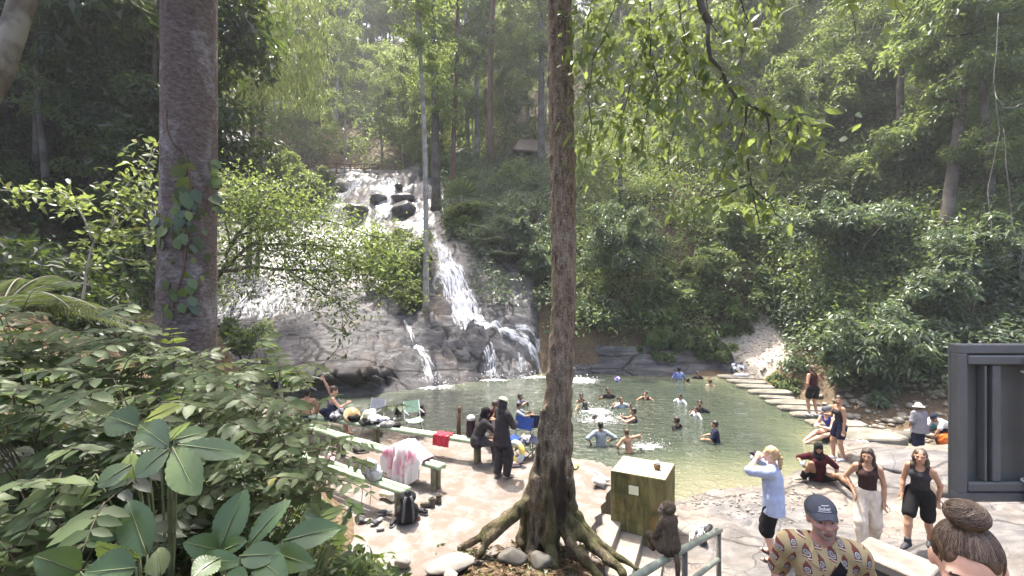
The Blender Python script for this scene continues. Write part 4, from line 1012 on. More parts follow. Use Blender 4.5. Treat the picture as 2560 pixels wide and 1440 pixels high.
rootline([(1345, 1200, 6.4), (1340, 1300, 6.35), (1330, 1380, 6.2), (1318, 1420, 6.0)], .13, .06)
rootline([(1375, 1150, 6.4), (1380, 1260, 6.3), (1372, 1360, 6.2), (1385, 1410, 6.0)], .12, .07)
for x0, y0, x1, y1 in [(1358, 1030, 1330, 1220), (1380, 1010, 1366, 1230), (1412, 1040, 1405, 1230), (1425, 1060, 1432, 1270)]:
    pr.append(cap(A(x0, y0, 6.5), A(x1, y1, 6.42), .035, .065))
V, f = sdf_mesh(pr, .034, .045, wob=.012, wf=16, sub=[(cap(A(1350, 1120, 6.3), A(1352, 1300, 6.2), .03, .05), .04), (cap(A(1392, 1080, 6.25), A(1385, 1300, 6.15), .025, .05), .04), (elp(A(1412, 430, 6.32), (.04, .12, .5)), .05), (elp(A(1385, 300, 6.32), (.04, .1, .3)), .05)])
V = V + np.stack([fbm(V[:, 2] * 1.5, V[:, 0] * 7, 3, 5), fbm(V[:, 2] * 1.5, V[:, 0] * 7 + 9, 3, 6), 0 * V[:, 0]], 1) * .035
link('trunk', np_mesh('trunk', V, [f], B_CENTRE, True), root)
g = np.random.default_rng(202)
C = np.concatenate([np.stack([g.uniform(-3.6, 2.6, 40), g.uniform(3.8, 8.4, 40) - rb[1], g.uniform(11.2, 13.6, 40) - rb[2]], 1), np.stack([g.uniform(1.6, 6.0, 30), g.uniform(3.4, 6.6, 30) - rb[1], g.uniform(10.4, 13.0, 30) - rb[2]], 1), np.stack([g.uniform(-.9, 3.0, 34), g.uniform(3.0, 5.8, 34) - rb[1], g.uniform(9.6, 12.2, 34) - rb[2]], 1)])
leaf_obj('crown', [blob_leaves(C, g.uniform(.6, 1.0, len(C)), 80, .3, .4, rg=g)], LM_FOREST, root)
lines = []
def ln(w, *pts): lines.append((np.array([A(*p) for p in pts]), w))
ln(.3, (1395, -380, 6.6), (1560, -330, 6.0), (1700, -120, 5.8), (1775, 60, 5.7))
lines_bare = lines; lines = []
ln(1.0, (1770, 60, 5.7), (1775, 140, 5.65), (1795, 160, 5.6), (1832, 240, 5.5), (1866, 266, 5.5), (1915, 282, 5.45), (1990, 305, 5.4), (2080, 322, 5.3))
ln(.5, (1866, 266, 5.5), (1862, 320, 5.5), (1842, 365, 5.5), (1815, 400, 5.5), (1800, 440, 5.5)); ln(.5, (1862, 320, 5.5), (1868, 400, 5.4), (1875, 460, 5.4), (1885, 520, 5.4), (1900, 560, 5.4))
ln(.5, (1835, 245, 5.5), (1815, 295, 5.6), (1765, 345, 5.7), (1740, 380, 5.7)); ln(.5, (1875, 460, 5.4), (1790, 490, 5.3), (1730, 530, 5.2)); ln(.4, (1875, 460, 5.4), (1930, 510, 5.3), (1960, 550, 5.3))
ln(.4, (1990, 305, 5.4), (1990, 360, 5.3), (1960, 420, 5.3)); ln(.4, (1915, 282, 5.4), (1930, 340, 5.4), (1920, 400, 5.4)); ln(.4, (1800, 200, 5.6), (1850, 150, 5.6), (1870, 60, 5.6))
twig_foliage(root, lines, 52, (.14, .14, .10), .19, .38, LM_BRIGHT, g, .9, 1, (.030, .006), 'hanging_foliage', (0, .9), B_DARK)
lines = []
ln(.6, (1625, -60, 6.2), (1622, 60, 6.1), (1616, 110, 6.0), (1590, 160, 6.0), (1565, 205, 6.0)); ln(.6, (1560, -60, 6.0), (1520, 60, 6.0), (1490, 140, 6.0), (1470, 240, 6.0)); ln(.6, (1490, -60, 6.4), (1465, 60, 6.4), (1450, 160, 6.4))
ln(.6, (1622, 60, 6.1), (1640, 200, 6.0), (1650, 260, 5.9), (1680, 270, 5.8)); ln(.5, (1640, 200, 6), (1610, 300, 6), (1590, 400, 6)); ln(.5, (1700, -60, 6), (1700, 60, 5.9), (1720, 120, 5.9), (1700, 200, 5.9), (1690, 300, 5.9), (1670, 400, 5.9)); ln(.5, (1700, 100, 5.9), (1740, 180, 5.8), (1740, 240, 5.8))
ln(.5, (1590, 160, 6), (1560, 280, 6.1), (1520, 380, 6.2)); ln(.5, (1840, -60, 6), (1860, 40, 6), (1890, 90, 6)); ln(.5, (1780, -60, 6.1), (1760, 40, 6.1), (1800, 90, 6.1)); ln(.4, (1470, 240, 6), (1480, 330, 6), (1460, 420, 6.1)); ln(.5, (1930, -60, 6), (1920, 20, 6)); ln(.4, (1670, 400, 5.9), (1640, 430, 5.9)); ln(.4, (1520, 380, 6.2), (1500, 430, 6.2))
twig_foliage(root, lines, 88, (.19, .19, .17), .17, .38, LM_BRIGHT, g, .9, 1, (.022, .006), 'hanging_foliage', (0, .85), B_DARK)
for l_ in [(np.array([A(2080, 322, 5.3), A(2120, 318, 5.2), A(2150, 285, 5.2), A(2190, 285, 5.1)]), .3), (np.array([A(2080, -80, 4.6), A(2130, 20, 4.5), A(2140, 80, 4.5)]), .3), (np.array([A(2200, -80, 4.6), A(2245, 0, 4.5), A(2260, 45, 4.5)]), .3)]: twig_foliage(root, [l_], 15, (.07, .07, .06), .17, .42, LM_BRIGHT, g, .5, 1, (.008, .004), 'hanging_foliage', (.6, 1), B_DARK)
twig_foliage(root, lines_bare, 0, (0, 0, 0), .2, .4, LM_BRIGHT, g, rad=(.12, .05))

# leaning pale trunk at the upper left corner
root = thing('leaning_trunk_tree', 'pale mottled trunk leaning across the upper left corner', 'tree', T(-5.9, 4.2))
rb = np.array(root.location); MB().tube([np.array([-.75, -.1, -.3]), at(-80, 330, 4.4) - rb, at(0, 175, 4.4) - rb, at(45, 40, 4.45) - rb, at(95, -120, 4.5) - rb, at(160, -420, 4.7) - rb], [.14, .11, .105, .10, .11, .10], 20).build('trunk', bark('bark_mottled', (.06, .05, .04), (.17, .15, .12), (.28, .27, .23), 7, .8, (1, 1, .6)), root)
C = at(200, -520, 4.9) - rb + g.normal(0, 1, (10, 3)) * [1.0, .8, .4]; leaf_obj('crown', [blob_leaves(C, np.full(10, .8), 120, .26, .4, rg=g)], LM_DARK, root)

# ---------------------------------------------------------------- large modelled leaves
def big_leaf(p0, p1, width, nhint, serr=0.0, corr=0.0, nv=11, bend=.12, nl=34, fold=.18, shape=.95):
    p0, p1 = np.array(p0), np.array(p1); D = p1 - p0; L = np.linalg.norm(D); D = D / L
    S = nrm(np.cross(D, nhint)); Nn = nrm(np.cross(S, D)); t = np.linspace(0, 1, nl)[:, None]; a = np.linspace(-1, 1, 9)[None]
    w = width / 2 * np.sin(np.pi * np.clip(t ** shape, 0, 1)) ** .75
    if serr: w = w * (1 + serr * (np.abs((t * nl / 2) % 1 - .5) * 2 - .5))
    h = fold * np.abs(a) * w + corr * width * np.sin(2 * np.pi * (t * nv - np.abs(a) * 2.2)) * np.abs(a) * np.minimum(1, w / (width * .25)) - bend * L * (t - .35) ** 2 * 1.6
    V = p0 + D * (L * t)[..., None] + S * (a * w)[..., None] + Nn * h[..., None]
    n, k = V.shape[:2]; i = (np.arange(n - 1)[:, None] * k + np.arange(k - 1)[None]).ravel()
    return V.reshape(-1, 3), [np.stack([i, i + 1, i + k + 1, i + k], 1)]
def vein_leaf_mat(name, dark, mid, light):
    m = leaf_mat(name, dark, mid, light, (.2, .3, .06), .22, .35, .6); return m
LM_SERR = vein_leaf_mat('serrate_leaf', (.030, .058, .020), (.058, .102, .034), (.15, .18, .08))
LM_ROS = vein_leaf_mat('rosette_leaf', (.035, .06, .022), (.07, .105, .042), (.20, .27, .055))

def leaf_plant(name, label, specs, m, base, seed, **kw):
    """specs: base px,py,d -> tip px,py,d, width(px), tint"""
    g = np.random.default_rng(seed); root = thing(name, label, 'plant', base); rb = np.array(root.location); parts = []; mb = MB()
    for (bx, by, bd, tx, ty, td, w, tn) in specs:
        p0, p1 = at(bx, by, bd) - rb, at(tx, ty, td) - rb
        V, f = big_leaf(p0, p1, w / FPX * (bd + td) / 2, nrm(np.array([g.normal(0, .25), -.75, .7])), **kw)
        parts.append((V, f, np.full(len(V), tn) + 0)); s = np.linspace(0, 1, 6)[:, None]
        foot = np.array([p0[0] * .35, p0[1] * .35, -.05])
        mb.tube(foot * (1 - s) + p0 * s + np.array([0, 0, .03]) * np.sin(s * 3.14), np.linspace(.007, .004, 6), 5)
        mb.tube(p0 + (p1 - p0) * s * .97 + nrm(np.array([0, -.75, .7])) * .003, np.linspace(.004, .001, 6), 4)
    leaf_obj('foliage', parts, m, root); mb.build('stem', mat('plant_stem', (.14, .17, .08), (.11, .12, .06), 8), root)
    o = [c for c in root.children if c.name.startswith('foliage')][0]; o.data.polygons.foreach_set('use_smooth', np.ones(len(o.data.polygons), bool))
    return root
b = at(590, 1420, 1.95); b[2] -= .25
leaf_plant('saw_leaved_plant', 'plant with saw edged ribbed leaves spreading to the right, bottom left foreground', [(548, 1378, 1.9, 612, 1222, 2.0, 82, .45), (618, 1366, 1.9, 722, 1246, 2.0, 70, .4), (708, 1352, 1.9, 848, 1318, 1.9, 72, .4), (545, 1376, 1.9, 462, 1356, 1.8, 60, .45), (556, 1378, 1.9, 612, 1352, 1.85, 40, .5), (668, 1378, 1.85, 780, 1412, 1.75, 66, .55), (640, 1395, 1.8, 712, 1446, 1.65, 72, .5), (600, 1390, 1.8, 700, 1385, 1.75, 60, .55), (548, 1395, 1.8, 480, 1440, 1.7, 70, .5), (480, 1400, 1.85, 600, 1405, 1.8, 50, .4), (560, 1440, 1.7, 610, 1490, 1.6, 80, .4)], LM_SERR, b, 301, serr=.14, corr=.034)
b = at(360, 1430, 1.9); b[2] -= .25
leaf_plant('saw_leaved_plant', 'saw leaved plant with one tall upright leaf and one pale upright leaf', [(368, 1388, 1.95, 318, 1248, 2.05, 80, .35), (400, 1442, 1.8, 396, 1368, 1.85, 62, .95), (350, 1400, 1.85, 236, 1362, 1.75, 90, .6), (300, 1330, 2.0, 150, 1300, 2.1, 70, .5), (310, 1340, 2.0, 220, 1300, 1.95, 60, .5), (340, 1420, 1.75, 210, 1432, 1.65, 96, .5), (200, 1430, 1.7, 90, 1390, 1.6, 80, .45)], LM_SERR, b, 302, serr=.12, corr=.032)
b = at(425, 1200, 2.3); b[2] -= .5
leaf_plant('rosette_plant', 'glossy plant with a big star of broad drooping leaves and one upright yellow green leaf', [(420, 1115, 2.25, 345, 1060, 2.35, 76, .35), (345, 1068, 2.35, 268, 1040, 2.3, 80, .3), (432, 1118, 2.2, 490, 1232, 2.0, 84, .6), (422, 1122, 2.2, 335, 1192, 2.1, 74, .5), (446, 1112, 2.2, 606, 1132, 2.15, 56, .45), (436, 1100, 2.3, 520, 1078, 2.4, 48, .55), (358, 1052, 2.5, 448, 1012, 2.5, 46, .97), (420, 1105, 2.3, 470, 1050, 2.45, 44, .85), (400, 1110, 2.3, 330, 1120, 2.2, 50, .4), (330, 1160, 2.3, 240, 1215, 2.2, 60, .45), (240, 1185, 2.25, 165, 1300, 2.15, 70, .55), (330, 1130, 2.4, 318, 1210, 2.3, 46, .8)], LM_ROS, b, 303, corr=.02, nv=8, fold=.12, shape=1.1)
b = at(745, 1290, 2.7); b[2] -= .4
leaf_plant('seedling', 'small bright seedling with rounded leaves in front of the lowest bench', [(800, 1290, 2.6, 778, 1258, 2.6, 18, .5), (802, 1292, 2.6, 855, 1275, 2.6, 26, .8), (800, 1292, 2.6, 758, 1283, 2.6, 26, .4), (880, 1262, 2.8, 908, 1280, 2.8, 24, .95), (885, 1260, 2.8, 862, 1252, 2.8, 18, .95), (876, 1276, 2.8, 872, 1298, 2.8, 18, .8), (820, 1340, 2.6, 868, 1320, 2.6, 34, .9), (830, 1350, 2.6, 865, 1350, 2.5, 26, .9)], LM_ROS, b, 304, fold=.1)

# feathery broad-leaved shrubs filling the left foreground
def fore_shrub(label, px, py, d, nh, sx, sz, L, ll, seed, lw=.46, tint=None, m=LM_FORE, toward=(.25, -.55)):
    g = np.random.default_rng(seed); c = at(px, py, d); b = T(c[0], c[1]); b[2] = min(b[2], c[2] - .3); heads = []
    for q in range(int(nh * 2.2)):
        o = np.array([g.normal(0, sx), g.normal(0, sx * .6), g.normal(0, sz)])
        dd = np.array([toward[0] + g.normal(0, .75), toward[1] + g.normal(0, .5), g.uniform(-.05, .55)])
        heads.append((c - b + o, dd, L * g.uniform(.7, 1.2)))
    return frond_plant('broadleaf_shrub', label, 'shrub', b, heads, m, 6, lw, ll, .3, seed, 1, mat('shrub_stem', (.10, .08, .05), (.06, .05, .035), 8), .0045, face=1.0)
fore_shrub('grey green leafy shrub at the left edge, below the arching palm', 60, 890, 3.7, 30, .42, .22, .5, .17, 311)
fore_shrub('grey green shrub in front of the foot of the big purple brown trunk, left side', 270, 905, 4.1, 30, .45, .2, .5, .16, 312)
fore_shrub('pale sunlit shrub right at the foot of the big purple brown trunk', 545, 950, 4.6, 26, .42, .18, .5, .15, 313)
fore_shrub('feathery shrub reaching right toward the woman on the far bench', 640, 1010, 4.0, 26, .34, .2, .5, .14, 314)
fore_shrub('dense shrub with drooping leaflets beside the middle bench', 650, 1110, 3.5, 26, .26, .2, .45, .13, 315, toward=(.6, -.3))
fore_shrub('leafy shrub behind the star shaped rosette', 450, 1040, 3.2, 24, .34, .18, .45, .15, 316)
fore_shrub('deep shaded shrub at the left edge above the bottom corner', 110, 1060, 2.7, 26, .32, .2, .42, .15, 317)
fore_shrub('shrub with fallen looking pale leaves in the lower left corner', 70, 1330, 2.1, 20, .22, .18, .36, .14, 318)
fore_shrub('shaded shrub low between the rosette and the saw edged leaves', 330, 1260, 2.7, 22, .3, .2, .4, .14, 319, m=LM_DARK)
fore_shrub('shrub hanging low over the lower benches, right of the rosette', 600, 1200, 3.0, 20, .22, .18, .42, .13, 320, toward=(.6, -.3))
fore_shrub('dark shrub filling the gap under the rosette', 180, 1190, 3.0, 28, .4, .25, .42, .15, 321, m=LM_DARK)
b = at(700, 925, 5.2); bb = T(b[0], b[1]); frond_plant('fern_sprig', 'pale sunlit compound leaf arching in front of the woman on the far bench', 'sprig', bb, [(at(690, 945, 5.2) - bb, (1, -.1, .25), .62), (at(690, 940, 5.2) - bb, (.9, .1, .55), .5), (at(700, 950, 5.2) - bb, (.9, -.2, .05), .5)], LM_ROS, 11, .36, .16, .25, 322, 1, tint=.75)
b = at(700, 1200, 3.6); bb = T(b[0], b[1]); frond_plant('fern_sprig', 'brown tinged drooping compound leaf over the third bench', 'sprig', bb, [(at(730, 1190, 3.6) - bb, (1, 0, .1), .5), (at(690, 1180, 3.6) - bb, (.8, -.3, -.1), .4)], LM_FORE, 9, .3, .14, .3, 323, 1, tint=.8)

# litter, twigs and stones round the roots
g = np.random.default_rng(401); n = 2600
X = g.uniform(-4, 2.2, n); Y = g.uniform(4.4, 6.6, n); k = (X < 1.3) & ~((X > -2.4) & (Y > 6.25)) | ((np.abs(X - .3) < 1) & (Y < 6.9)); X, Y = X[k], Y[k]; k = np.array([(not inside(a, b, DECK)) or (abs(a - .2) < .9 and b > 5.9) for a, b in zip(X, Y)]); X, Y = X[k], Y[k]; n = len(X)
Z = np.maximum(terr_z(X, Y), np.where((Y > 6.0) & (X > -2.4), .5, -9)) + .01
o = leaf_obj('leaf_litter', [leaves(np.stack([X, Y, Z + g.uniform(0, .04, n)], 1), nrm(g.normal(size=(n, 3)) * [1, 1, .2]), nrm(g.normal(size=(n, 3)) * .5 + UP), g.uniform(.06, .15, n), g.uniform(.03, .06, n), 0, .3, .3, g.random(n))], LM_DRY); tag(o, kind='stuff')
n = 260; X = g.uniform(-1.2, 1.2, n); Y = g.uniform(5.0, 6.6, n); Z = np.maximum(terr_z(X, Y), np.where(Y > 6.2, .5, -9))
o = leaf_obj('ground_weeds', [leaves(np.stack([X, Y, Z], 1), nrm(g.normal(size=(n, 3)) * [1, 1, .3] + UP * .6), nrm(g.normal(size=(n, 3)) + UP), .09, .04, 1, .3, .2, g.random(n))], LM_FOREST); tag(o, kind='stuff')
m_boul = mat('boulder_stone', (.13, .12, .10), (.075, .07, .06), 3, .8, .5, .03, .25)
def boulder(label, p, r, rz=0, m=m_boul, seed=1, name='boulder', cat='stone'):
    gb = np.random.default_rng(seed); b_ = MB().ell((0, 0, 0), (1, 1, 1), 30, 18, 0, None, .06, gb); V = np.array(b_.v)
    for q in runit(11, gb): h_ = V @ q; V = V - np.outer(np.maximum(h_ - gb.uniform(.62, .85), 0) * .9, q)
    b_.v = [tuple(v_) for v_ in (V * np.array(r) * 1.08) @ np.array(Matrix.Rotation(rz, 3, 'Z')).T]; o = b_.build(name, m)
    o.location = [float(q) for q in p]; return tag(o, label, cat)
boulder('grey rounded stone against the tree roots, larger one in front of the trunk', at(1282, 1393, 6.05), (.2, .16, .15), .3, seed=2)
boulder('darker stone right of the rounded one, wedged between the roots', at(1352, 1402, 6.0), (.17, .14, .13), .8, seed=3)
boulder('flat pale stone slab left of the tree roots', at(1130, 1410, 6.0), (.32, .2, .07), .25, mat('pale_stone', (.26, .24, .21), (.17, .155, .135), 3, .8, .4, .02), 4)
boulder('small pale brown stone beside the flat slab at the bottom edge', at(1005, 1408, 6.0), (.11, .09, .08), .2, mat('pale_stone', (.4, .37, .32)), 5)
boulder('small pinkish stone at the bottom edge below the flat slab', at(1128, 1438, 5.7), (.1, .09, .06), .6, mat('pink_stone', (.33, .26, .22)), 6)
boulder('dark square stone under the far bench, below the bags', gp(944, 1090, .52) + [0, 0, .07], (.13, .11, .10), .4, mat('dark_stone', (.10, .08, .065), (.06, .05, .04), 5), 7)
boulder('flat topped boulder in the creek behind the white trainers', at(2215, 1108, 12.6), (.36, .3, .22), .3, seed=8)
boulder('low mossy boulder in the creek left of the woman in the white hat', at(2272, 1125, 12.9), (.25, .22, .2), .9, mat('mossy_stone', (.12, .13, .07), (.2, .18, .14), 4), 9)
boulder('wide rounded boulder in the creek left of the woman in the white hat', at(2262, 1092, 14.6), (.42, .34, .2), .2, m_boul, 10)
boulder('dark split rock with mossy top on the right rock shelf', gp(2345, 1235, .25) + [0, 0, -.02], (.35, .28, .2), .5, mat('dark_stone', (.1, .08, .065)), 11)
boulder('smooth low rock dome behind the walking women', gp(2345, 1180, .15) + [.2, .3, -.1], (1.9, 1.1, .42), -.2, m_shelf, 12)
boulder('long tan rock slab under the sitting girl', gp(2040, 1245, .0) + [.3, .1, -.12], (1.4, .8, .26), -.35, m_shelf, 13)
for i, (px, py, s) in enumerate([(1722, 1298, .12), (1760, 1312, .1), (1800, 1332, .09)]):
    boulder(['cracked stone lying nearest the mossy box, on the shore', 'cracked stone in the middle of the row by the shoes', 'cracked stone nearest the handrail corner, on the shore'][i], gp(px, py, .02), (s * 1.6, s, s * .7), .4, seed=20 + i)
# climber hugging the big purple brown trunk
g = np.random.default_rng(501); root = thing('climbing_vine', 'climbing vine with heart shaped leaves pressed flat on the big purple brown trunk', 'climber', at(500, 790, 5.6)); rb = np.array(root.location)
def on_trunk(px, py, lift=.015):
    xc = np.interp(py, [0, 400, 700, 1000], [474, 474, 469, 464]); w = np.interp(py, [0, 400, 700, 900, 1010], [57.5, 58.5, 61, 64, 71]) * 1.03
    s_ = max(-1, min(1, (px - xc) / w)); c_ = math.sqrt(1 - s_ * s_); r = w / FPX * 6.0 + lift
    X = (xc - 1280) / FPX * 6.0 + r * s_; Y = 6.0 - r * c_; return np.array([X, Y, CAMZ - (py - 720) / FPX * 6.0 * Y / 6.0]), np.array([s_, -c_, 0])
P = []; Nn = []; D = []; L = []
for n_, xr, yr, lr in [(10, (494, 516), (385, 520), (.2, .27)), (26, (408, 500), (525, 600), (.11, .2)), (34, (480, 530), (500, 690), (.08, .15)), (16, (455, 515), (690, 775), (.11, .17)), (14, (402, 414), (380, 640), (.1, .2))]:
    for q in range(n_):
        p_, n2 = on_trunk(g.uniform(*xr), g.uniform(*yr)); P.append(p_ - rb); Nn.append(n2 + g.normal(0, .12, 3)); D.append(V_ := np.array([g.normal(0, .45), 0, -1.0])); L.append(g.uniform(*lr))
for q in range(12):
    p_, n2 = on_trunk(532, g.uniform(380, 540), .03); P.append(p_ - rb); Nn.append(np.array([.3, -1, .3]) + g.normal(0, .3, 3)); D.append(np.array([.8, -.2, -.5]) + g.normal(0, .2, 3)); L.append(g.uniform(.14, .24))
n = len(P); L = np.array(L); leaf_obj('foliage', [leaves(np.array(P), np.array(D), nrm(np.array(Nn)), L, L * .72, 1, .06, .1, np.clip(g.random(n) * .7 + .1, 0, 1))], LM_ROS, root)
MB().tube([on_trunk(x, y, .004)[0] - rb for x, y in ((462, 275), (463, 320), (480, 360), (500, 375), (512, 450), (508, 560), (500, 680), (480, 770))], .012, 6).build('stem', B_RED, root)

M_WETB = mat('wet_black_stone', (.035, .033, .032), (.075, .07, .068), 2.5, .35, .5, .04, .5)
for i, (px, py, r_, lab) in enumerate([(948, 500, (.75, .55, .5), 'dark wet rock in the middle of the top cascade'), (1008, 497, (1.0, .6, .45), 'dark wet rock at the upper right of the top cascade'), (1012, 528, (1.0, .7, .8), 'large square dark rock at the right foot of the top cascade'), (895, 528, (1.3, .7, .5), 'long dark ledge rock left of the top cascade foot'), (852, 478, (.8, .6, .8), 'dark rock under the bush left of the waterfall lip'), (1000, 470, (.5, .4, .35), 'small dark rock near the top of the cascade')]):
    boulder(lab, hit(px, py, rock_z, 20, 60) + np.array([0, -.1, .1]), r_, .3 * i, M_WETB, 60 + i)
# ================================================================ people
def skin_mat(name, c):
    m, nt = new_mat(name); n = noise(nt, coords(nt), 14, 3)
    p = finish(nt, ramp(nt, n, [(.35, c), (.65, tuple(min(1, q * 1.15) for q in c))]), .5, n, .1, .003, .4)
    p.inputs['Subsurface Weight'].default_value = .0
    return m
SK_FAIR = skin_mat('skin_fair', (.56, .33, .24)); SK_TAN = skin_mat('skin_tan', (.38, .21, .13)); SK_BROWN = skin_mat('skin_brown', (.25, .135, .08)); SK_RUDDY = skin_mat('skin_ruddy', (.42, .22, .17))
M_EYE = mat('eye_dark', (.02, .015, .012), scale=3, bs=0, rough=.2); M_EYEW = mat('eye_white', (.36, .30, .27), bs=0, rough=.3); M_LIP = mat('lip', (.29, .12, .10), scale=30, bs=0, rough=.45); M_BROW = mat('brow_hair', (.05, .035, .025), scale=60, bs=0)
M_BEARD = mat('grey_stubble', (.29, .19, .155), (.37, .28, .245), 120, .8, .3, .002)
def cloth(name, c, c2=None, sc=22, bs=.5): return mat(name, c, c2 or tuple(q * .75 for q in c), sc, .85, bs, .012, .15, (1, 1, .5))
def hair(name, c, c2=None): return mat(name, c, c2 or tuple(q * .4 for q in c), 85, .42, 1.0, .010, .5, (1, 1, .06))
H_BLACK = hair('hair_black', (.02, .016, .014)); H_BROWN = hair('hair_brown', (.10, .06, .035)); H_BLOND = hair('hair_blond', (.52, .36, .18), (.34, .21, .10)); H_DARKBR = hair('hair_dark_brown', (.055, .032, .022)); H_GREY = hair('hair_grey', (.22, .21, .20))

def Rz(a): return np.array(Matrix.Rotation(math.radians(a), 3, 'Z'))
def Rx(a): return np.array(Matrix.Rotation(math.radians(a), 3, 'X'))
def ik(a, b, l1, l2, hint):
    d = b - a; L = np.linalg.norm(d); u = d / (L + 1e-9); L = min(L, (l1 + l2) * .995); b = a + u * L
    x = (l1 * l1 - l2 * l2 + L * L) / (2 * L); h = math.sqrt(max(l1 * l1 - x * x, 0))
    hn = np.array(hint, float); hn = nrm(hn - u * (hn @ u)); return a + u * x + hn * h, b

def hand_prims(w, d, pn, sgn, curl=.5):
    """palm + five unequal bent fingers; d = along hand, pn = palm normal"""
    d = nrm(d); pn = nrm(pn - d * (pn @ d)); s = np.cross(d, pn) * sgn
    pr = [cap(w, w + d * .03, .024, .027, pn, 1.5)]
    for o in (-.024, 0, .024): pr.append(cap(w + d * .03 + s * o * .7, w + d * .088 + s * o, .019, .015, pn, 1.25))
    for o, L in ((-.03, .062), (-.011, .078), (.010, .083), (.030, .074)):
        b = w + d * .088 + s * o; d1 = nrm(d + pn * curl * .7); d2 = nrm(d + pn * curl * 2.0); m_ = b + d1 * L * .5
        pr += [cap(b, m_, .0098, .009), cap(m_, m_ + d2 * L * .5, .009, .0075)]
    t0 = w + d * .028 + s * .026; t1 = t0 + nrm(d * .7 + s * .8 + pn * .25) * .04; pr += [cap(t0, t1, .014, .011), cap(t1, t1 + nrm(d + s * .25 + pn * .35) * .036, .011, .0085)]
    return pr

def head_prims(fem, age=0):
    P = [elp((0, -.012, .035), (.074, .094, .088)), elp((0, .018, -.005), (.066, .072, .085)), elp((0, .034, -.055), (.053 if fem else .058, .052, .05)), elp((0, .062, -.088), (.022 if fem else .027, .022, .018)),
         cap((0, .088, .022), (0, .106, -.022), .009, .014), elp((-.012, .098, -.026), (.009, .009, .008)), elp((.012, .098, -.026), (.009, .009, .008)),
         elp((-.035, .075, .026), (.026, .014, .009)), elp((.035, .075, .026), (.026, .014, .009)), elp((-.042, .066, -.02), (.022, .02, .02)), elp((.042, .066, -.02), (.022, .02, .02)),
         elp((0, .087, -.053), (.022, .011, .006)), elp((0, .085, -.063), (.019, .011, .007)),
         elp((-.077, -.008, -.002), (.011, .019, .030)), elp((.077, -.008, -.002), (.011, .019, .030))]
    sub = [(elp((-.031, .092, .008), (.018, .014, .011)), .012), (elp((.031, .092, .008), (.018, .014, .011)), .012)]
    return P, sub
EYES = [elp((-.031, .0745, .007), (.0125, .0115, .0095)), elp((.031, .0745, .007), (.0125, .0115, .0095))]

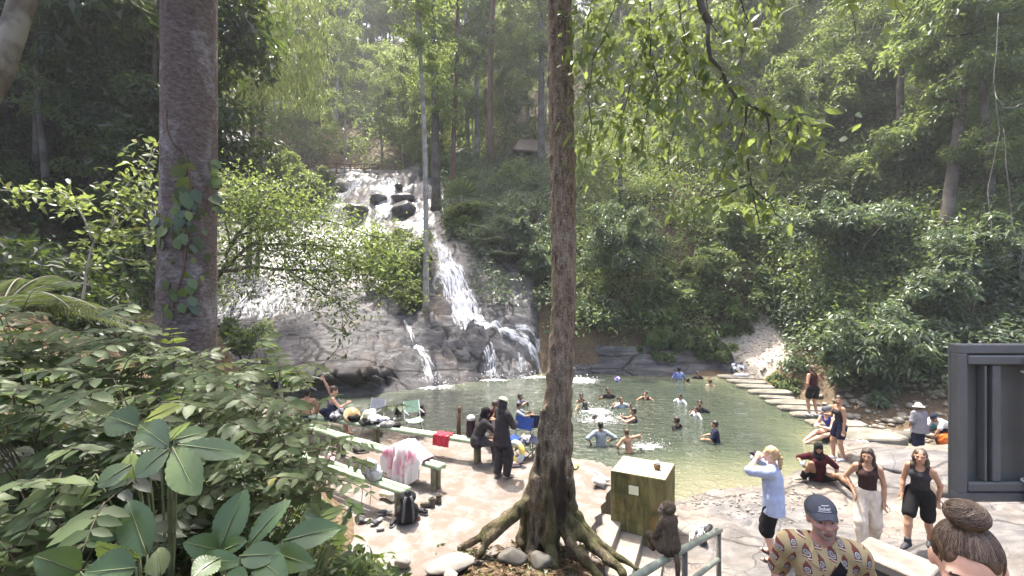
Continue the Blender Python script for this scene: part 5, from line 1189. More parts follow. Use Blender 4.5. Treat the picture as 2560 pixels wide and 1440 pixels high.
def person(label, pos, face, H=1.68, fem=False, skin=None, pel=(0, 0, .93), lean=3, tilt=0, twist=0, hy=0, hp=0, hr=None, hl=None, er=(.6, -1, -.3), el=(-.6, -1, -.3),
           fr=(.09, .0, .075), fl=(-.09, .0, .075), kr=(.1, 1, 0), kl=(-.1, 1, 0), toe_r=(.1, 1, 0), toe_l=(-.1, 1, 0), shirt=None, legs=None, hair_=None, scarf=None, hat=None, shoes=None,
           noleg=False, res=.022, hres=.010, fat=1.0, beard=False, curl=.5, roll=0, barefoot=True, group=None, extra=None, torso_cut=None):
    s = H / 1.7; skin = skin or SK_TAN
    root = thing('person', label, 'person', pos, math.radians(face), group)
    sw = .155 if fem else .178; hw = .092 if fem else .085
    R = Rz(twist) @ np.array(Matrix.Rotation(math.radians(tilt), 3, 'Y')) @ Rx(-lean)
    u, sd, fw = R @ UP, R @ np.array([1., 0, 0]), R @ np.array([0, 1., 0])
    pel = np.array(pel, float); chest = pel + u * .35; neck = chest + u * .165 - fw * .012
    hd = neck + u * .075 + UP * .065 + fw * .022
    RH = Rz(hy) @ Rx(hp) @ np.array(Matrix.Rotation(math.radians(roll), 3, 'Y'))
    pf = Rz(twist * .3) @ np.array([0, 1., 0])
    j = {}; Sp = {}
    for sg, k, tgt, hint in ((1, 'r', hr, er), (-1, 'l', hl, el)):
        sh = chest + u * .096 + sd * sw * sg
        tgt = np.array(tgt if tgt is not None else sh + np.array([.10 * sg, .06, -.53]), float)
        e, w = ik(sh, tgt, .285, .25, hint); j['arm' + k] = (sh, e, w)
    for sg, k, tgt, hint in ((1, 'r', fr, kr), (-1, 'l', fl, kl)):
        h = pel + np.array([hw * sg, 0, -.03]); kn, an = ik(h, np.array(tgt, float), .425, .42, hint); j['leg' + k] = (h, kn, an)
    def torso(i, low=True, top=True):
        f = fat; P = [cap(pel - sd * .055 - UP * .01, pel + sd * .055 - UP * .01, (.108 if fem else .1) * f + i, None, fw, 1.12)] if low else []
        wst = pel + u * .15
        P += [cap(pel, wst, .118 * f + i, .098 * f + (.008 if fem else .02) + i, fw, 1.2), cap(wst, chest, .106 * f + i, .124 * (1 if fem else 1.06) + i, fw, 1.22), cap(chest - sd * .06 + u * .02, chest + sd * .06 + u * .02, .098 + i, None, fw, 1.2)]
        if top: P += [cap(chest + u * .09 - sd * (sw - .03), chest + u * .09 + sd * (sw - .03), .056 + i, None, fw, 1.05), cap(neck - u * .03, chest + u * .112 + sd * (sw - .02), .05 + i, .05 + i), cap(neck - u * .03, chest + u * .112 - sd * (sw - .02), .05 + i, .05 + i)]
        if fem: P += [elp(chest + u * .0 + fw * .078 + sd * .062, (.064 + i,) * 3), elp(chest + u * .0 + fw * .078 - sd * .062, (.064 + i,) * 3)]
        return P
    def arm(k, i, t=1.0):
        sh, e, w = j['arm' + k]; q = 1.0 if not fem else .88; P = [cap(sh, sh + (e - sh) * min(1, t / .53), .056 * q + i, .043 * q + i)]
        if t > .53: m_ = e + (w - e) * min(1, (t - .53) / .47); P += [cap(e, e + (m_ - e) * .4, .042 * q + i, .041 * q + i), cap(e + (m_ - e) * .4, m_, .041 * q + i, .027 + i)]
        return P
    def leg(k, i, t=1.0, flare=0):
        h, kn, an = j['leg' + k]; P = [cap(h, h + (kn - h) * min(1, t / .5), .092 * fat + i, (.092 + (.058 - .092) * min(1, t / .5)) * fat + i + flare * min(1, t / .5))]
        if t > .5:
            m_ = kn + (an - kn) * min(1, (t - .5) / .5); ca = kn + (m_ - kn) * .32; P += [cap(kn, ca, .056 + i + flare, .055 + i + flare), cap(ca, m_, .055 + i + flare, .036 + i + flare)]
        return P
    body = torso(0) + arm('r', 0) + arm('l', 0) + [cap(neck - u * .04, hd - UP * .06 - fw * .012, .056, .052)]
    if not noleg:
        body += leg('r', 0) + leg('l', 0)
        for k, toe in (('r', toe_r), ('l', toe_l)):
            an = j['leg' + k][2]; t_ = nrm(np.array(toe, float)); body += [cap(an - UP * .02 - t_ * .03, an - UP * .035 + t_ * .09, .036, .032), cap(an - UP * .038 + t_ * .09, an - UP * .046 + t_ * .155, .032, .022, UP, 1.2)]
    parts = [sdf_mesh(body, res, .022)]
    hpz, sub = head_prims(fem); V, f = sdf_mesh(hpz, hres, .016, sub=sub); Ve, fe = sdf_mesh(EYES, .005, .004)
    nbody = len(parts[0][1]); hv = V.copy()
    for q in (hr is not None or True,):
        for k, sg, in (('r', 1), ('l', -1)):
            sh, e, w = j['arm' + k]; d = nrm(w - e); pn = nrm(np.cross(d, fw) * 1.0 * sg + fw * .25 - sd * sg * .6)
            parts.append(sdf_mesh(hand_prims(w - d * .01, d, pn, sg, curl), .0068 if hres < .011 else .009, .008)); Sp['hand' + k] = (w + d * .09, d)
    nh0 = sum(len(p_[1]) for p_ in parts); parts.append((V @ RH.T + hd, f)); parts.append((Ve @ RH.T + hd, fe))
    VV, FF = join_vf(parts); mi = np.zeros(len(FF), np.int32)
    c = hv[f].mean(1); lip = (np.abs(c[:, 0]) < .024) & (np.abs(c[:, 2] + .058) < .011) & (c[:, 1] > .078); brow = (np.abs(np.abs(c[:, 0]) - .033) < .02) & (np.abs(c[:, 2] - .028 + .1 * (np.abs(c[:, 0]) - .03)) < .0055) & (c[:, 1] > .062)
    br = (c[:, 2] < -.035) & (c[:, 1] > .015) & ~lip if beard else np.zeros(len(c), bool)
    mi[nh0:nh0 + len(f)] = np.where(lip, 2, np.where(brow, 3, np.where(br, 4, 0))); ce = Ve[fe].mean(1); mi[nh0 + len(f):] = np.where((np.abs(np.abs(ce[:, 0]) - .031) < .0055) & (np.abs(ce[:, 2] - .007) < .0055) & (ce[:, 1] > .0745), 1, 5)
    link('body', np_mesh('body', VV * s, [FF], [skin, M_EYE, M_LIP, M_BROW, M_BEARD, M_EYEW], True, midx=mi), root)
    def put(name, prims, m, h=None, k=.025, **kw):
        V, f = sdf_mesh(prims, h or res * .9, k, **kw)
        return link(name, np_mesh(name, V * s, [f], m, True), root)
    H_ = lambda P: [tuple([p_[0]] + [RH @ p_[1] + hd, RH @ p_[2] + hd] + list(p_[3:5]) + [None if p_[5] is None else RH @ p_[5], p_[6]]) if p_[0] == 'c' else ('e', RH @ p_[1] + hd, p_[2], RH if p_[3] is None else RH @ p_[3]) for p_ in P]
    HC = lambda pt, n_: (RH @ np.array(pt, float) + hd, RH @ np.array(n_, float))
    if shirt:
        m_, sl, hem, inf = shirt[:4]; loose = shirt[4] if len(shirt) > 4 else 0
        P = torso(inf, True, True)
        if hem > .03: P.append(cap(pel - sd * .05, pel - sd * .05 - UP * hem, .112 * fat + inf + loose, .112 * fat + inf + loose * 1.6, fw, 1.1)); P.append(cap(pel + sd * .05, pel + sd * .05 - UP * hem, .112 * fat + inf + loose, .112 * fat + inf + loose * 1.6, fw, 1.1))
        if loose: P.append(cap(chest - u * .05, pel, .12 * fat + inf + loose, .125 * fat + inf + loose, fw, 1.15))
        if sl > 0: P += arm('r', inf + loose * .5, sl) + arm('l', inf + loose * .5, sl)
        cu = [(pel - UP * (hem if hem > .03 else -.055), -UP)]
        sb = [(cap(neck - u * .01, neck + u * .2, .066, .075), .015)]
        if sl <= 0:
            top = chest + u * (.085 if sl == 0 else .02); 
            sb += [(elp(neck + fw * .06 - u * .02, (.07, .12, .075)), .02)]
            for k, sg in (('r', 1), ('l', -1)): sb.append((elp(chest + u * .10 + sd * (sw + .035) * sg, (.07, .13, .13), R), .015))
            if sl < 0: cu.append((chest + u * .075, u))
        o_ = put('shirt', P, m_, cuts=cu, sub=sb, wob=.0035, wf=26); Sp['shirt'] = o_
    if legs and not noleg:
        m_, t, inf = legs[:3]; fl_ = legs[3] if len(legs) > 3 else 0
        P = [cap(pel - sd * .06 - UP * .01, pel + sd * .06 - UP * .01, (.11 if fem else .103) * fat + inf, None, fw, 1.1), cap(pel, pel + u * .07, .117 * fat + inf, .112 * fat + inf, fw, 1.18)] + leg('r', inf, t, fl_) + leg('l', inf, t, fl_)
        cu = [(pel + u * .10, u)]
        put('trousers' if t > .7 else 'shorts', P, m_, cuts=cu, wob=.003, wf=24)
    if hair_:
        kd, m_ = hair_; P = H_([elp((0, -.018, .042), (.083, .100, .092)), elp((0, -.05, -.01), (.074, .058, .07))]); cu = [HC((0, .055, .06), (0, .75, -.66))]; sb = []
        if kd in ('long', 'curly'):
            w_ = .004 if kd == 'long' else .012
            P += H_([cap((-.075, -.02, .02), (-.085, .0, -.14), .022, .026), cap((.075, -.02, .02), (.085, .0, -.14), .022, .026)]) + [cap(hd - fw * .06 * 0 + RH @ np.array([0, -.06, 0]), chest + u * .06 - fw * .115, .07, .06), cap(hd + RH @ np.array([-.08, 0, -.12]), chest + u * .04 - sd * .09 + fw * .02, .03, .02), cap(hd + RH @ np.array([.08, 0, -.12]), chest + u * .04 + sd * .09 + fw * .02, .03, .02)]
            cu = []; sb = [(H_([elp((0, .085, -.03), (.062, .07, .095))])[0], .015)]
            put('hair', P, m_, .013, .025, sub=sb, wob=w_, wf=46)
        else:
            if kd == 'pony': P += [cap(hd + RH @ np.array([0, -.10, .03]), hd + RH @ np.array([0, -.135, -.02]), .026, .026), cap(hd + RH @ np.array([0, -.135, -.02]), hd + RH @ np.array([0, -.13, -.10]), .026, .03), cap(hd + RH @ np.array([0, -.13, -.10]), neck - fw * .10 - u * .06, .03, .016)]; cu = []; sb = [(H_([elp((0, .09, -.03), (.064, .07, .098))])[0], .012)]
            elif kd == 'bun': P += H_([elp((0, -.10, .06), (.045, .045, .045))]); cu = []; sb = [(H_([elp((0, .09, -.03), (.064, .07, .098))])[0], .012)]
            elif kd == 'topbun': P += H_([elp((0, -.035, .158), (.050, .046, .036), None), elp((.012, -.03, .165), (.040, .038, .03), None), cap((0, -.035, .11), (0, -.035, .15), .032, .034)]); cu = []; sb = [(H_([elp((0, .105, -.028), (.070, .085, .105))])[0], .02)]; P[0] = H_([elp((0, -.016, .040), (.0785, .097, .090))])[0]
            else: sb = [(H_([elp((0, .095, -.05), (.07, .075, .095))])[0], .01)]; cu = [HC((0, .03, -.045), (0, .6, -.8))] if kd == 'short' else [HC((0, 0, .0), (0, .35, -.94))]
            put('hair', P, m_, hres * .9, .02, cuts=cu, sub=sb, wob=.003, wf=60)
    if scarf:
        P = H_([elp((0, -.01, .035), (.092, .112, .104)), elp((0, -.02, -.06), (.085, .095, .09))]) + [cap(hd - UP * .08, chest + u * .12, .088, .10, fw, 1.05), cap(chest + u * .11 - sd * (sw - .07), chest + u * .11 + sd * (sw - .07), .078, None, fw, 1.0), cap(chest + u * .10 + fw * .06, chest - u * .08 + fw * .10, .085, .055, fw, 1.4), cap(chest + u * .10 - fw * .05, chest - u * .03 - fw * .07, .085, .06, fw, 1.4)]
        put('headscarf', P, scarf, .014, .035, sub=[(H_([elp((0, .10, -.022), (.052, .06, .072))])[0], .008)], wob=.0025, wf=34)
    if hat:
        kd, m_ = hat
        if kd == 'cap':
            P = H_([elp((0, -.012, .052), (.096 if scarf else .088, .114 if scarf else .106, .088))]); put('cap', P, m_, .009, .01, cuts=[HC((0, 0, .048), (0, -.12, -1))])
            mb = MB(); G = np.zeros((9, 6, 3))
            for a in range(9):
                t = -1.05 + 2.1 * a / 8
                for b in range(6):
                    r_ = b / 5; G[a, b] = [.086 * math.sin(t) * (1 - .12 * r_), .098 * math.cos(t) + .052 * r_ * math.cos(t) ** .5 - .012, .052 + .016 * math.cos(t * 1.2) - .022 * r_ - .02 * r_ * abs(math.sin(t))]
            G2 = G.copy(); G2[..., 2] -= .005
            mb.grid(G); mb.grid(G2[::-1]); mb.grid(np.stack([G[:, -1], G2[:, -1]], 1)[::-1])
            mb.v = [tuple((RH @ np.array(v_) + hd) * s) for v_ in mb.v]; mb.build('brim', m_, root)
        else:
            mb = MB(); mb.lathe([(.001, .155), (.05, .152), (.083, .128), (.092, .075), (.10, .055), (.165, .022), (.168, .018), (.10, .048), (.088, .06)], (0, -.01, -.01), 24, 0, None, 1, 1.12)
            mb.v = [tuple((RH @ np.array(v_) + hd) * s) for v_ in mb.v]; mb.build('sun_hat', m_, root)
    if shoes and not noleg:
        kd, m_ = shoes
        for k, toe in (('r', toe_r), ('l', toe_l)):
            an = j['leg' + k][2]; t_ = nrm(np.array(toe, float)); P = [cap(an - UP * .03 - t_ * .035, an - UP * .04 + t_ * .10, .047, .043), cap(an - UP * .042 + t_ * .10, an - UP * .05 + t_ * .18, .042, .030, UP, 1.15)]
            if kd == 'boot': P.append(cap(an - UP * .02, an + UP * .05, .048, .05))
            if kd == 'sandal': P = [cap(an - UP * .068 - t_ * .05, an - UP * .068 + t_ * .17, .045, .048, UP, 3.2), cap(an - UP * .02 - t_ * .01, an - UP * .03 + t_ * .03, .040, .040), cap(an - UP * .045 + t_ * .085, an - UP * .047 + t_ * .11, .039, .037)]
            put('sandal' if kd == 'sandal' else 'shoe', P, m_, .012, .01, cuts=[(an - UP * .079, -UP)])
    Sp.update(root=root, hd=hd, RH=RH, s=s, j=j, pel=pel, chest=chest, u=u, sd=sd, fw=fw, neck=neck, put=put)
    return Sp
def wpt(P, q):
    """local body point -> world"""
    r = P['root']; return np.array(Matrix.Rotation(r.rotation_euler[2], 3, 'Z')) @ (np.array(q) * P['s']) + np.array(r.location)

C_CHAR = cloth('cloth_charcoal', (.040, .036, .040)); C_BLACK = cloth('cloth_black', (.014, .013, .014)); C_NAVY = cloth('cloth_navy', (.018, .022, .05)); C_BROWN = cloth('cloth_brown', (.050, .028, .024))
C_CREAM = cloth('cloth_cream', (.72, .62, .50)); C_BLUE = cloth('cloth_pale_blue', (.42, .47, .62), (.34, .39, .55)); C_GREY = cloth('cloth_grey', (.24, .23, .25)); C_WHITE = cloth('cloth_white', (.74, .73, .74)); C_WINE = cloth('cloth_wine', (.055, .010, .016))
C_LIME = cloth('cloth_lime', (.66, .70, .42)); C_ROYAL = cloth('cloth_royal', (.04, .07, .34)); C_TEAL = cloth('cloth_teal', (.05, .30, .30)); C_DENIM = cloth('cloth_denim', (.09, .11, .16)); C_OFFW = cloth('cloth_offwhite', (.70, .66, .58)); C_LILAC = cloth('cloth_wet_grey', (.30, .34, .38))
C_LEATHER = mat('leather_brown', (.06, .035, .025), (.03, .02, .015), 12, .6, .3, .004); C_SHOEW = mat('shoe_white', (.74, .74, .76), (.6, .6, .62), 14, .5, .2, .003)

def SG(px, py, z0=None):
    """ground point on the rock shelf under a pixel"""
    return hit(px, py, lambda x, y: shelf_z(x, y), 4, 16)
# --- blond man with a camera at his face
p = SG(1934, 1400)
BL = person('man with long blond ponytail, pale blue shirt and black shorts, holding up a camera', p, 52, 1.80, skin=SK_FAIR, hr=(.08, .20, 1.52), hl=(-.03, .22, 1.50), er=(.9, .3, -.7), el=(-.8, .4, -.8), fr=(.13, .04, .075), fl=(-.12, -.02, .075), kr=(.2, 1, 0), shirt=(C_BLUE, .5, .20, .020, .022), legs=(C_BLACK, .56, .022, .02), hair_=('pony', H_BLOND), shoes=('sandal', C_LEATHER), res=.017, hres=.008, curl=.9)
# --- woman in brown vest and cream trousers
p = SG(2168, 1372)
person('woman in a brown sleeveless top and cream trousers with long dark wavy hair walking up', p, 146, 1.68, True, SK_TAN, lean=6, hy=-14, hp=-6, hr=(.19, .10, .96), er=(.7, -.9, .2), hl=(-.21, .06, .86), fr=(.08, .16, .09), fl=(-.09, -.14, .10), shirt=(C_BROWN, 0, .02, .010), legs=(C_CREAM, .98, .016, .022), hair_=('long', H_DARKBR), shoes=('shoe', C_SHOEW), res=.016, hres=.008)
p = SG(2300, 1368)
person('woman in a charcoal vest top and black shorts stepping up with one knee bent', p, 122, 1.66, True, SK_TAN, lean=12, tilt=-4, hy=12, hp=2, hr=(.20, .14, .88), hl=(-.21, -.08, .87), fr=(.06, .36, .16), fl=(-.08, -.22, .10), kr=(0, 1, .3), shirt=(C_CHAR, 0, .02, .010), legs=(C_BLACK, .43, .018, .02), hair_=('curly', H_BROWN), shoes=('boot', mat('shoe_black', (.03, .03, .04), rough=.6, bs=0)), res=.016, hres=.008)
# --- girl seated on the rock, headscarf
p = SG(2045, 1200)
SIT = person('girl in black headscarf and maroon shirt sitting on the rock, one leg stretched out', p + [0, 0, .0], 152, 1.58, True, SK_BROWN, pel=(0, 0, .115), lean=6, hp=-12, hr=(.34, .20, .40), er=(1, -.3, -.5), hl=(-.32, .12, .14), el=(-1, -.6, .2), fr=(.30, .12, .06), kr=(.8, .7, .35), fl=(-.62, .52, .07), kl=(-.2, .4, 1), toe_r=(.5, .3, 0), toe_l=(-.6, .4, .6), shirt=(C_WINE, .48, .10, .020, .012), legs=(C_BLACK, .99, .024, .012), scarf=C_BLACK, shoes=('shoe', mat('shoe_tan', (.32, .27, .19), bs=0)), res=.018, hres=.009)
# --- girl standing on shelf, woman and man on the stones
p = SG(2100, 1150)
person('girl in dark top and navy shorts standing with a hand on the seated man', p, 88, 1.62, True, SK_TAN, hy=52, hp=-4, hr=(.20, .30, 1.16), er=(.4, -.5, -1), hl=(-.20, .05, .84), fr=(.09, .10, .075), fl=(-.09, -.04, .075), shirt=(C_CHAR, -1, .02, .010), legs=(C_NAVY, .30, .016, .012), hair_=('pony', H_DARKBR), shoes=('shoe', C_SHOEW), res=.02, hres=.009)
STONE_TOP = .12
p = gp(2033, 1040, STONE_TOP)
person('woman in dark red tank top and black shorts standing on the stepping stones', p, 6, 1.68, True, SK_TAN, hy=-18, hr=(.27, .20, 1.36), er=(.8, -.2, -1), hl=(-.26, .02, .88), fr=(.13, 0, .075), fl=(-.12, .02, .075), shirt=(cloth('cloth_dark_red', (.06, .014, .02)), 0, .02, .012), legs=(C_BLACK, .27, .020, .03), hair_=('pony', H_BROWN), shoes=('shoe', C_SHOEW), res=.02, hres=.010, fat=1.06)
p = gp(2072, 1092, STONE_TOP)
person('man in a blue vest and brown shorts sitting on the stones above the water', p + np.array([.05, 0, 0]), 98, 1.76, skin=SK_FAIR, pel=(0, -.1, .12), lean=24, hp=-24, hr=(.06, .36, .34), hl=(-.06, .38, .32), er=(.8, -.6, -.3), el=(-.8, -.6, -.3), fr=(.12, .68, -.10), fl=(-.10, .78, -.04), kr=(.1, .3, 1), kl=(-.1, .3, 1), toe_r=(0, 1, -.2), toe_l=(0, 1, -.1), shirt=(C_ROYAL, 0, .05, .012), legs=(cloth('cloth_dark_brown', (.045, .03, .02)), .46, .022, .015), hair_=('crop', H_GREY), hat=('cap', cloth('cloth_grey_cap', (.10, .10, .12))), res=.02, hres=.009, beard=True)
# --- people in the creek
cz = lambda x, y: np.array([x, y, float(terr_z(np.array(x), np.array(y))) + .05])
WH = person('woman in a white sun hat and loose grey top standing in the creek', cz(13.4, 14.2) * [1, 1, 0] + [0, 0, -1.05], -4, 1.64, True, SK_BROWN, hp=-10, hr=(.24, .16, .84), hl=(-.2, .16, .92), shirt=(C_GREY, .62, .20, .02, .045), legs=(C_NAVY, .98, .02, .015), hair_=('short', H_BLACK), hat=('sun', C_OFFW), res=.021, hres=.011, fat=1.12)
person('man in a white striped tee bending low over the creek beside the sign', np.array([14.35, 14.35, -1.05]), 100, 1.70, skin=SK_BROWN, pel=(0, -.12, .86), lean=66, hp=-30, hr=(.12, .62, .62), hl=(-.15, .62, .60), er=(.5, -.3, 1), el=(-.5, -.3, 1), shirt=(C_WHITE, .42, .06, .02, .02), legs=(C_NAVY, .98, .02, .01), hair_=('short', H_BLACK), hat=('cap', C_NAVY), res=.022, hres=.011)
person('person in a teal top crouching half hidden behind the man in the white striped tee', np.array([14.75, 15.2, -1.0]), 150, 1.62, skin=SK_BROWN, pel=(0, -.1, .40), lean=40, hp=-20, hr=(.15, .45, .3), hl=(-.15, .45, .3), fr=(.12, .1, .075), fl=(-.12, .1, .075), kr=(.3, 1, .5), kl=(-.3, 1, .5), shirt=(C_TEAL, .5, .06, .02, .015), legs=(C_CHAR, .98, .02), hair_=('short', H_BLACK), hat=('cap', C_ROYAL), res=.024, hres=.012)
person('person in a black tee standing in the shade half hidden by the sign', np.array([16.25, 15.6, -.62]), 120, 1.66, skin=SK_BROWN, lean=8, hp=-14, hr=(.15, .34, .98), hl=(-.15, .34, .95), shirt=(C_BLACK, .45, .06, .02, .015), legs=(C_CHAR, .98, .02), hair_=('short', H_BLACK), res=.024, hres=.012)

# --- people on the deck
DZ = .52
p = gp(1254, 1192, DZ)
person('woman in charcoal clothes, dark headscarf and lime cap standing on the deck', p, -48, 1.62, True, SK_BROWN, hp=-20, hy=-6, hr=(.10, .32, 1.12), hl=(-.03, .34, 1.10), er=(.8, -.5, -.6), el=(-.8, -.3, -.6), fr=(.11, .05, .075), fl=(-.09, -.05, .075), shirt=(C_CHAR, .95, .24, .022, .02), legs=(C_CHAR, .97, .022, .028), scarf=C_CHAR, hat=('cap', C_LIME), shoes=('shoe', mat('shoe_beige', (.45, .36, .28), bs=0)), res=.019, hres=.009, curl=.9)
SEAT = .45
def bench_pt(px, py, z=DZ + SEAT): return gp(px, py, z)
p = gp(1192, 1108, DZ + .45); p[2] = DZ
person('woman in grey trousers and dark headscarf sitting on the far bench with a phone', p, -72, 1.60, True, SK_BROWN, pel=(0, 0, .56), lean=20, hp=-22, hr=(.06, .38, .98), hl=(-.04, .40, .97), er=(.8, -.6, -.5), el=(-.8, -.6, -.5), fr=(.08, .42, .075), fl=(-.10, .48, .075), kr=(.1, .5, 1), kl=(-.1, .5, 1), shirt=(C_CHAR, .95, .14, .022, .015), legs=(cloth('cloth_slate', (.075, .07, .078)), .98, .022, .012), scarf=C_BLACK, shoes=('shoe', cloth('sock_grey', (.3, .3, .32))), res=.019, hres=.009, curl=1.0)
p = gp(1222, 1096, DZ + .40) + [0, .75, 0]; p[2] = DZ
person('person with dark hair and a maroon top bent over on the far bench', p, -150, 1.62, skin=SK_BROWN, pel=(0, 0, .48), lean=26, hp=-30, hr=(.1, .36, .84), hl=(-.1, .36, .84), fr=(.12, .42, .075), fl=(-.12, .42, .075), kr=(.2, .4, 1), kl=(-.2, .4, 1), shirt=(C_WINE, .5, .06, .018, .01), legs=(C_DENIM, .98, .02), hair_=('short', H_DARKBR), res=.021, hres=.010)
p = gp(820, 1048, DZ + .45) + [0, .05, 0]; p[2] = DZ
person('woman in a backless floral top sitting on the far bench reading a phone', p, -66, 1.66, True, SK_FAIR, pel=(0, 0, .56), lean=12, hy=-4, hp=-22, hr=(.12, .46, .86), er=(.7, -.7, -.5), hl=(-.12, -.18, 1.62), el=(-.9, -.2, 1), fr=(.10, .46, .075), fl=(-.10, .40, .075), kr=(.1, .5, 1), kl=(-.1, .5, 1), shirt=(mat('cloth_floral', (.42, .38, .42), (.07, .05, .09), 26, .8, .2, .004, .2, lo=.46, hi=.54), -1, .06, .014), legs=(C_DENIM, .42, .02, .01), hair_=('bun', H_BROWN), res=.019, hres=.009)
p = gp(757, 1062, DZ + .3) + [0, .2, 0]; p[2] = DZ
person('bare backed man with black hair sitting at the water edge behind the leaves', p, 14, 1.72, skin=SK_TAN, pel=(0, 0, .40), lean=8, hp=-8, hr=(.2, .3, .55), hl=(-.2, .3, .55), fr=(.12, .5, .1), fl=(-.12, .5, .1), kr=(.2, .4, 1), kl=(-.2, .4, 1), legs=(C_NAVY, .45, .02, .01), hair_=('short', H_BLACK), res=.022, hres=.011)
p = gp(700, 1120, DZ + .44); p[2] = DZ
person('person in grey shorts sitting on the middle bench behind the leaves, bare bent knees showing', p, -60, 1.68, skin=SK_FAIR, pel=(0, 0, .54), lean=10, hr=(.16, .36, .62), hl=(-.14, .36, .62), fr=(.10, .46, .075), fl=(-.10, .42, .075), kr=(.1, .5, 1), kl=(-.1, .5, 1), shirt=(C_GREY, .45, .08, .018, .01), legs=(C_LILAC, .45, .02, .01), hair_=('short', H_BROWN), shoes=('sandal', C_LEATHER), res=.021, hres=.011)

# --- swimmers: only what stands above the murky water shows
def swimmer(label, px, py, face, up, shirt=None, hair_='short', hm=None, H=1.62, fem=False, skin=None, hr=(.27, .26, None), hl=(-.27, .26, None), **kw):
    """px,py = where the body meets the water, up = metres of body above it"""
    p = gp(px, py, 0); up = up - .05; dep = H - up; s = H / 1.7; wz = dep / s
    f = lambda h: None if h is None else (h[0], h[1], (wz - .10) if h[2] is None else wz + h[2])
    return person(label, p - [0, 0, dep], face, H, fem, skin or SK_BROWN, hr=f(hr), hl=f(hl), shirt=shirt, hair_=(hair_, hm or H_BLACK) if hair_ else None, noleg=True, res=.024, hres=.011, er=kw.pop('er', (.8, -.3, -.6)), el=kw.pop('el', (-.8, -.3, -.6)), **kw)
sh = lambda m_, sl=.45: (m_, sl, .10, .014, .006)
swimmer('smiling swimmer nearest the foreground trunk, arms spread on the water', 1452, 1003, 200, .36, sh(C_BLACK, 0), hy=-20, hm=H_BLACK)
swimmer('swimmer in a dark tee facing the camera behind the splash', 1519, 994, 185, .46, sh(C_CHAR), H=1.7, hr=(.36, .2, .05), hl=(-.36, .15, .04))
swimmer('swimmer with long dark wet hair facing away at the left of the splash', 1463, 1026, 20, .36, sh(C_BLACK, .4), 'long', fem=True, hr=(.2, .3, .05), hl=(-.2, .3, .05))
swimmer('swimmer in a pale wet shirt with both arms thrown up in the spray', 1552, 1018, 200, .42, sh(C_LILAC, .6), hr=(.38, .12, .16), hl=(-.36, .14, .1), skin=SK_TAN, hm=H_BROWN)
swimmer('swimmer turned aside with a hand at the mouth, right of the ball', 1615, 998, 150, .40, sh(C_BLACK, 0), hr=(.1, .26, .12), hl=(-.34, .2, None), hy=-10, skin=SK_TAN)
swimmer('boy wearing swimming goggles up to his shoulders in the pool', 1701, 1005, 130, .36, sh(C_WHITE, .5), H=1.4)
swimmer('dark head low in the water at the edge of the splash', 1487, 1050, 30, .24, None, H=1.6)
swimmer('swimmer in a navy and blue vest with arms stretched left toward the splash', 1586, 1053, 75, .48, sh(C_NAVY, 0), hr=(.12, .42, .10), hl=(-.12, .46, .08), skin=SK_TAN)
swimmer('person in a wet grey tee standing waist deep with his back to the camera', 1502, 1113, 4, .70, sh(C_LILAC, .62), H=1.60, hr=(.30, .08, .10), hl=(-.30, .06, .08))
swimmer('shirtless boy wading near the pool edge with one arm out', 1573, 1131, 12, .66, None, hm=H_BROWN, H=1.32, skin=SK_TAN, hr=(.48, .18, .34), er=(.4, -.4, .6), hl=(-.32, .22, .12), lean=10, tilt=-5)
swimmer('man in a dark tee holding a child in the pool', 1750, 1029, 150, .46, sh(C_CHAR), H=1.7, hr=(.2, .26, .06), hl=(-.3, .2, None), hy=10)
swimmer('child in a white top close to the man in the dark tee', 1741, 1042, 110, .38, sh(C_WHITE), H=1.2, skin=SK_TAN)
swimmer('swimmer with wet black hair turned away, water up to the shoulders', 1694, 1071, 40, .40, sh(C_BLACK, .4), hl=(-.36, .1, None))
swimmer('boy in a navy tee standing waist deep, nearest the stepping stones', 1790, 1104, 60, .64, sh(C_NAVY, .45), H=1.5, hr=(.14, .36, .10), hl=(-.22, .34, .08), skin=SK_TAN)
swimmer('person in a blue and white top in the far corner of the pool', 1698, 948, 12, .62, sh(cloth('cloth_sky', (.40, .48, .68), (.06, .10, .36), 6)), H=1.66)
swimmer('swimmer with spread arms in the far corner, beside the person in blue and white', 1744, 947, 175, .42, sh(C_BLACK), fem=True, hr=(.5, .1, .04), hl=(-.5, .1, .04), hair_='bun')
swimmer('bare shouldered swimmer with black hair leaning to the right in the far corner', 1713, 959, -50, .34, None, skin=SK_TAN, lean=28)
swimmer('lone swimmer in the sunlit shallows by the far end of the stones', 1776, 963, -20, .32, None, hm=H_BROWN, skin=SK_TAN)
swimmer('swimmer in a patterned shirt behind the lime cap, farther of two', 1299, 1013, -120, .48, sh(mat('cloth_checked', (.22, .24, .30), (.05, .06, .09), 20, .8, .2)), H=1.66, hr=(.2, .25, .1), hl=(-.2, .25, .1))
swimmer('swimmer in a grey shirt just right of the lime cap, nearer of two', 1296, 1036, -100, .46, sh(C_LILAC), H=1.6, hr=(.1, .5, .03), hl=(-.2, .4, .05))
swimmer('woman with long black hair in the water behind the bags on the far bench', 996, 1036, -80, .36, sh(C_BLACK, .5), 'long', fem=True)
swimmer('swimmer with goggles pushed up behind the green folding chair', 1052, 1038, -100, .40, sh(C_BLACK, .9), H=1.66)

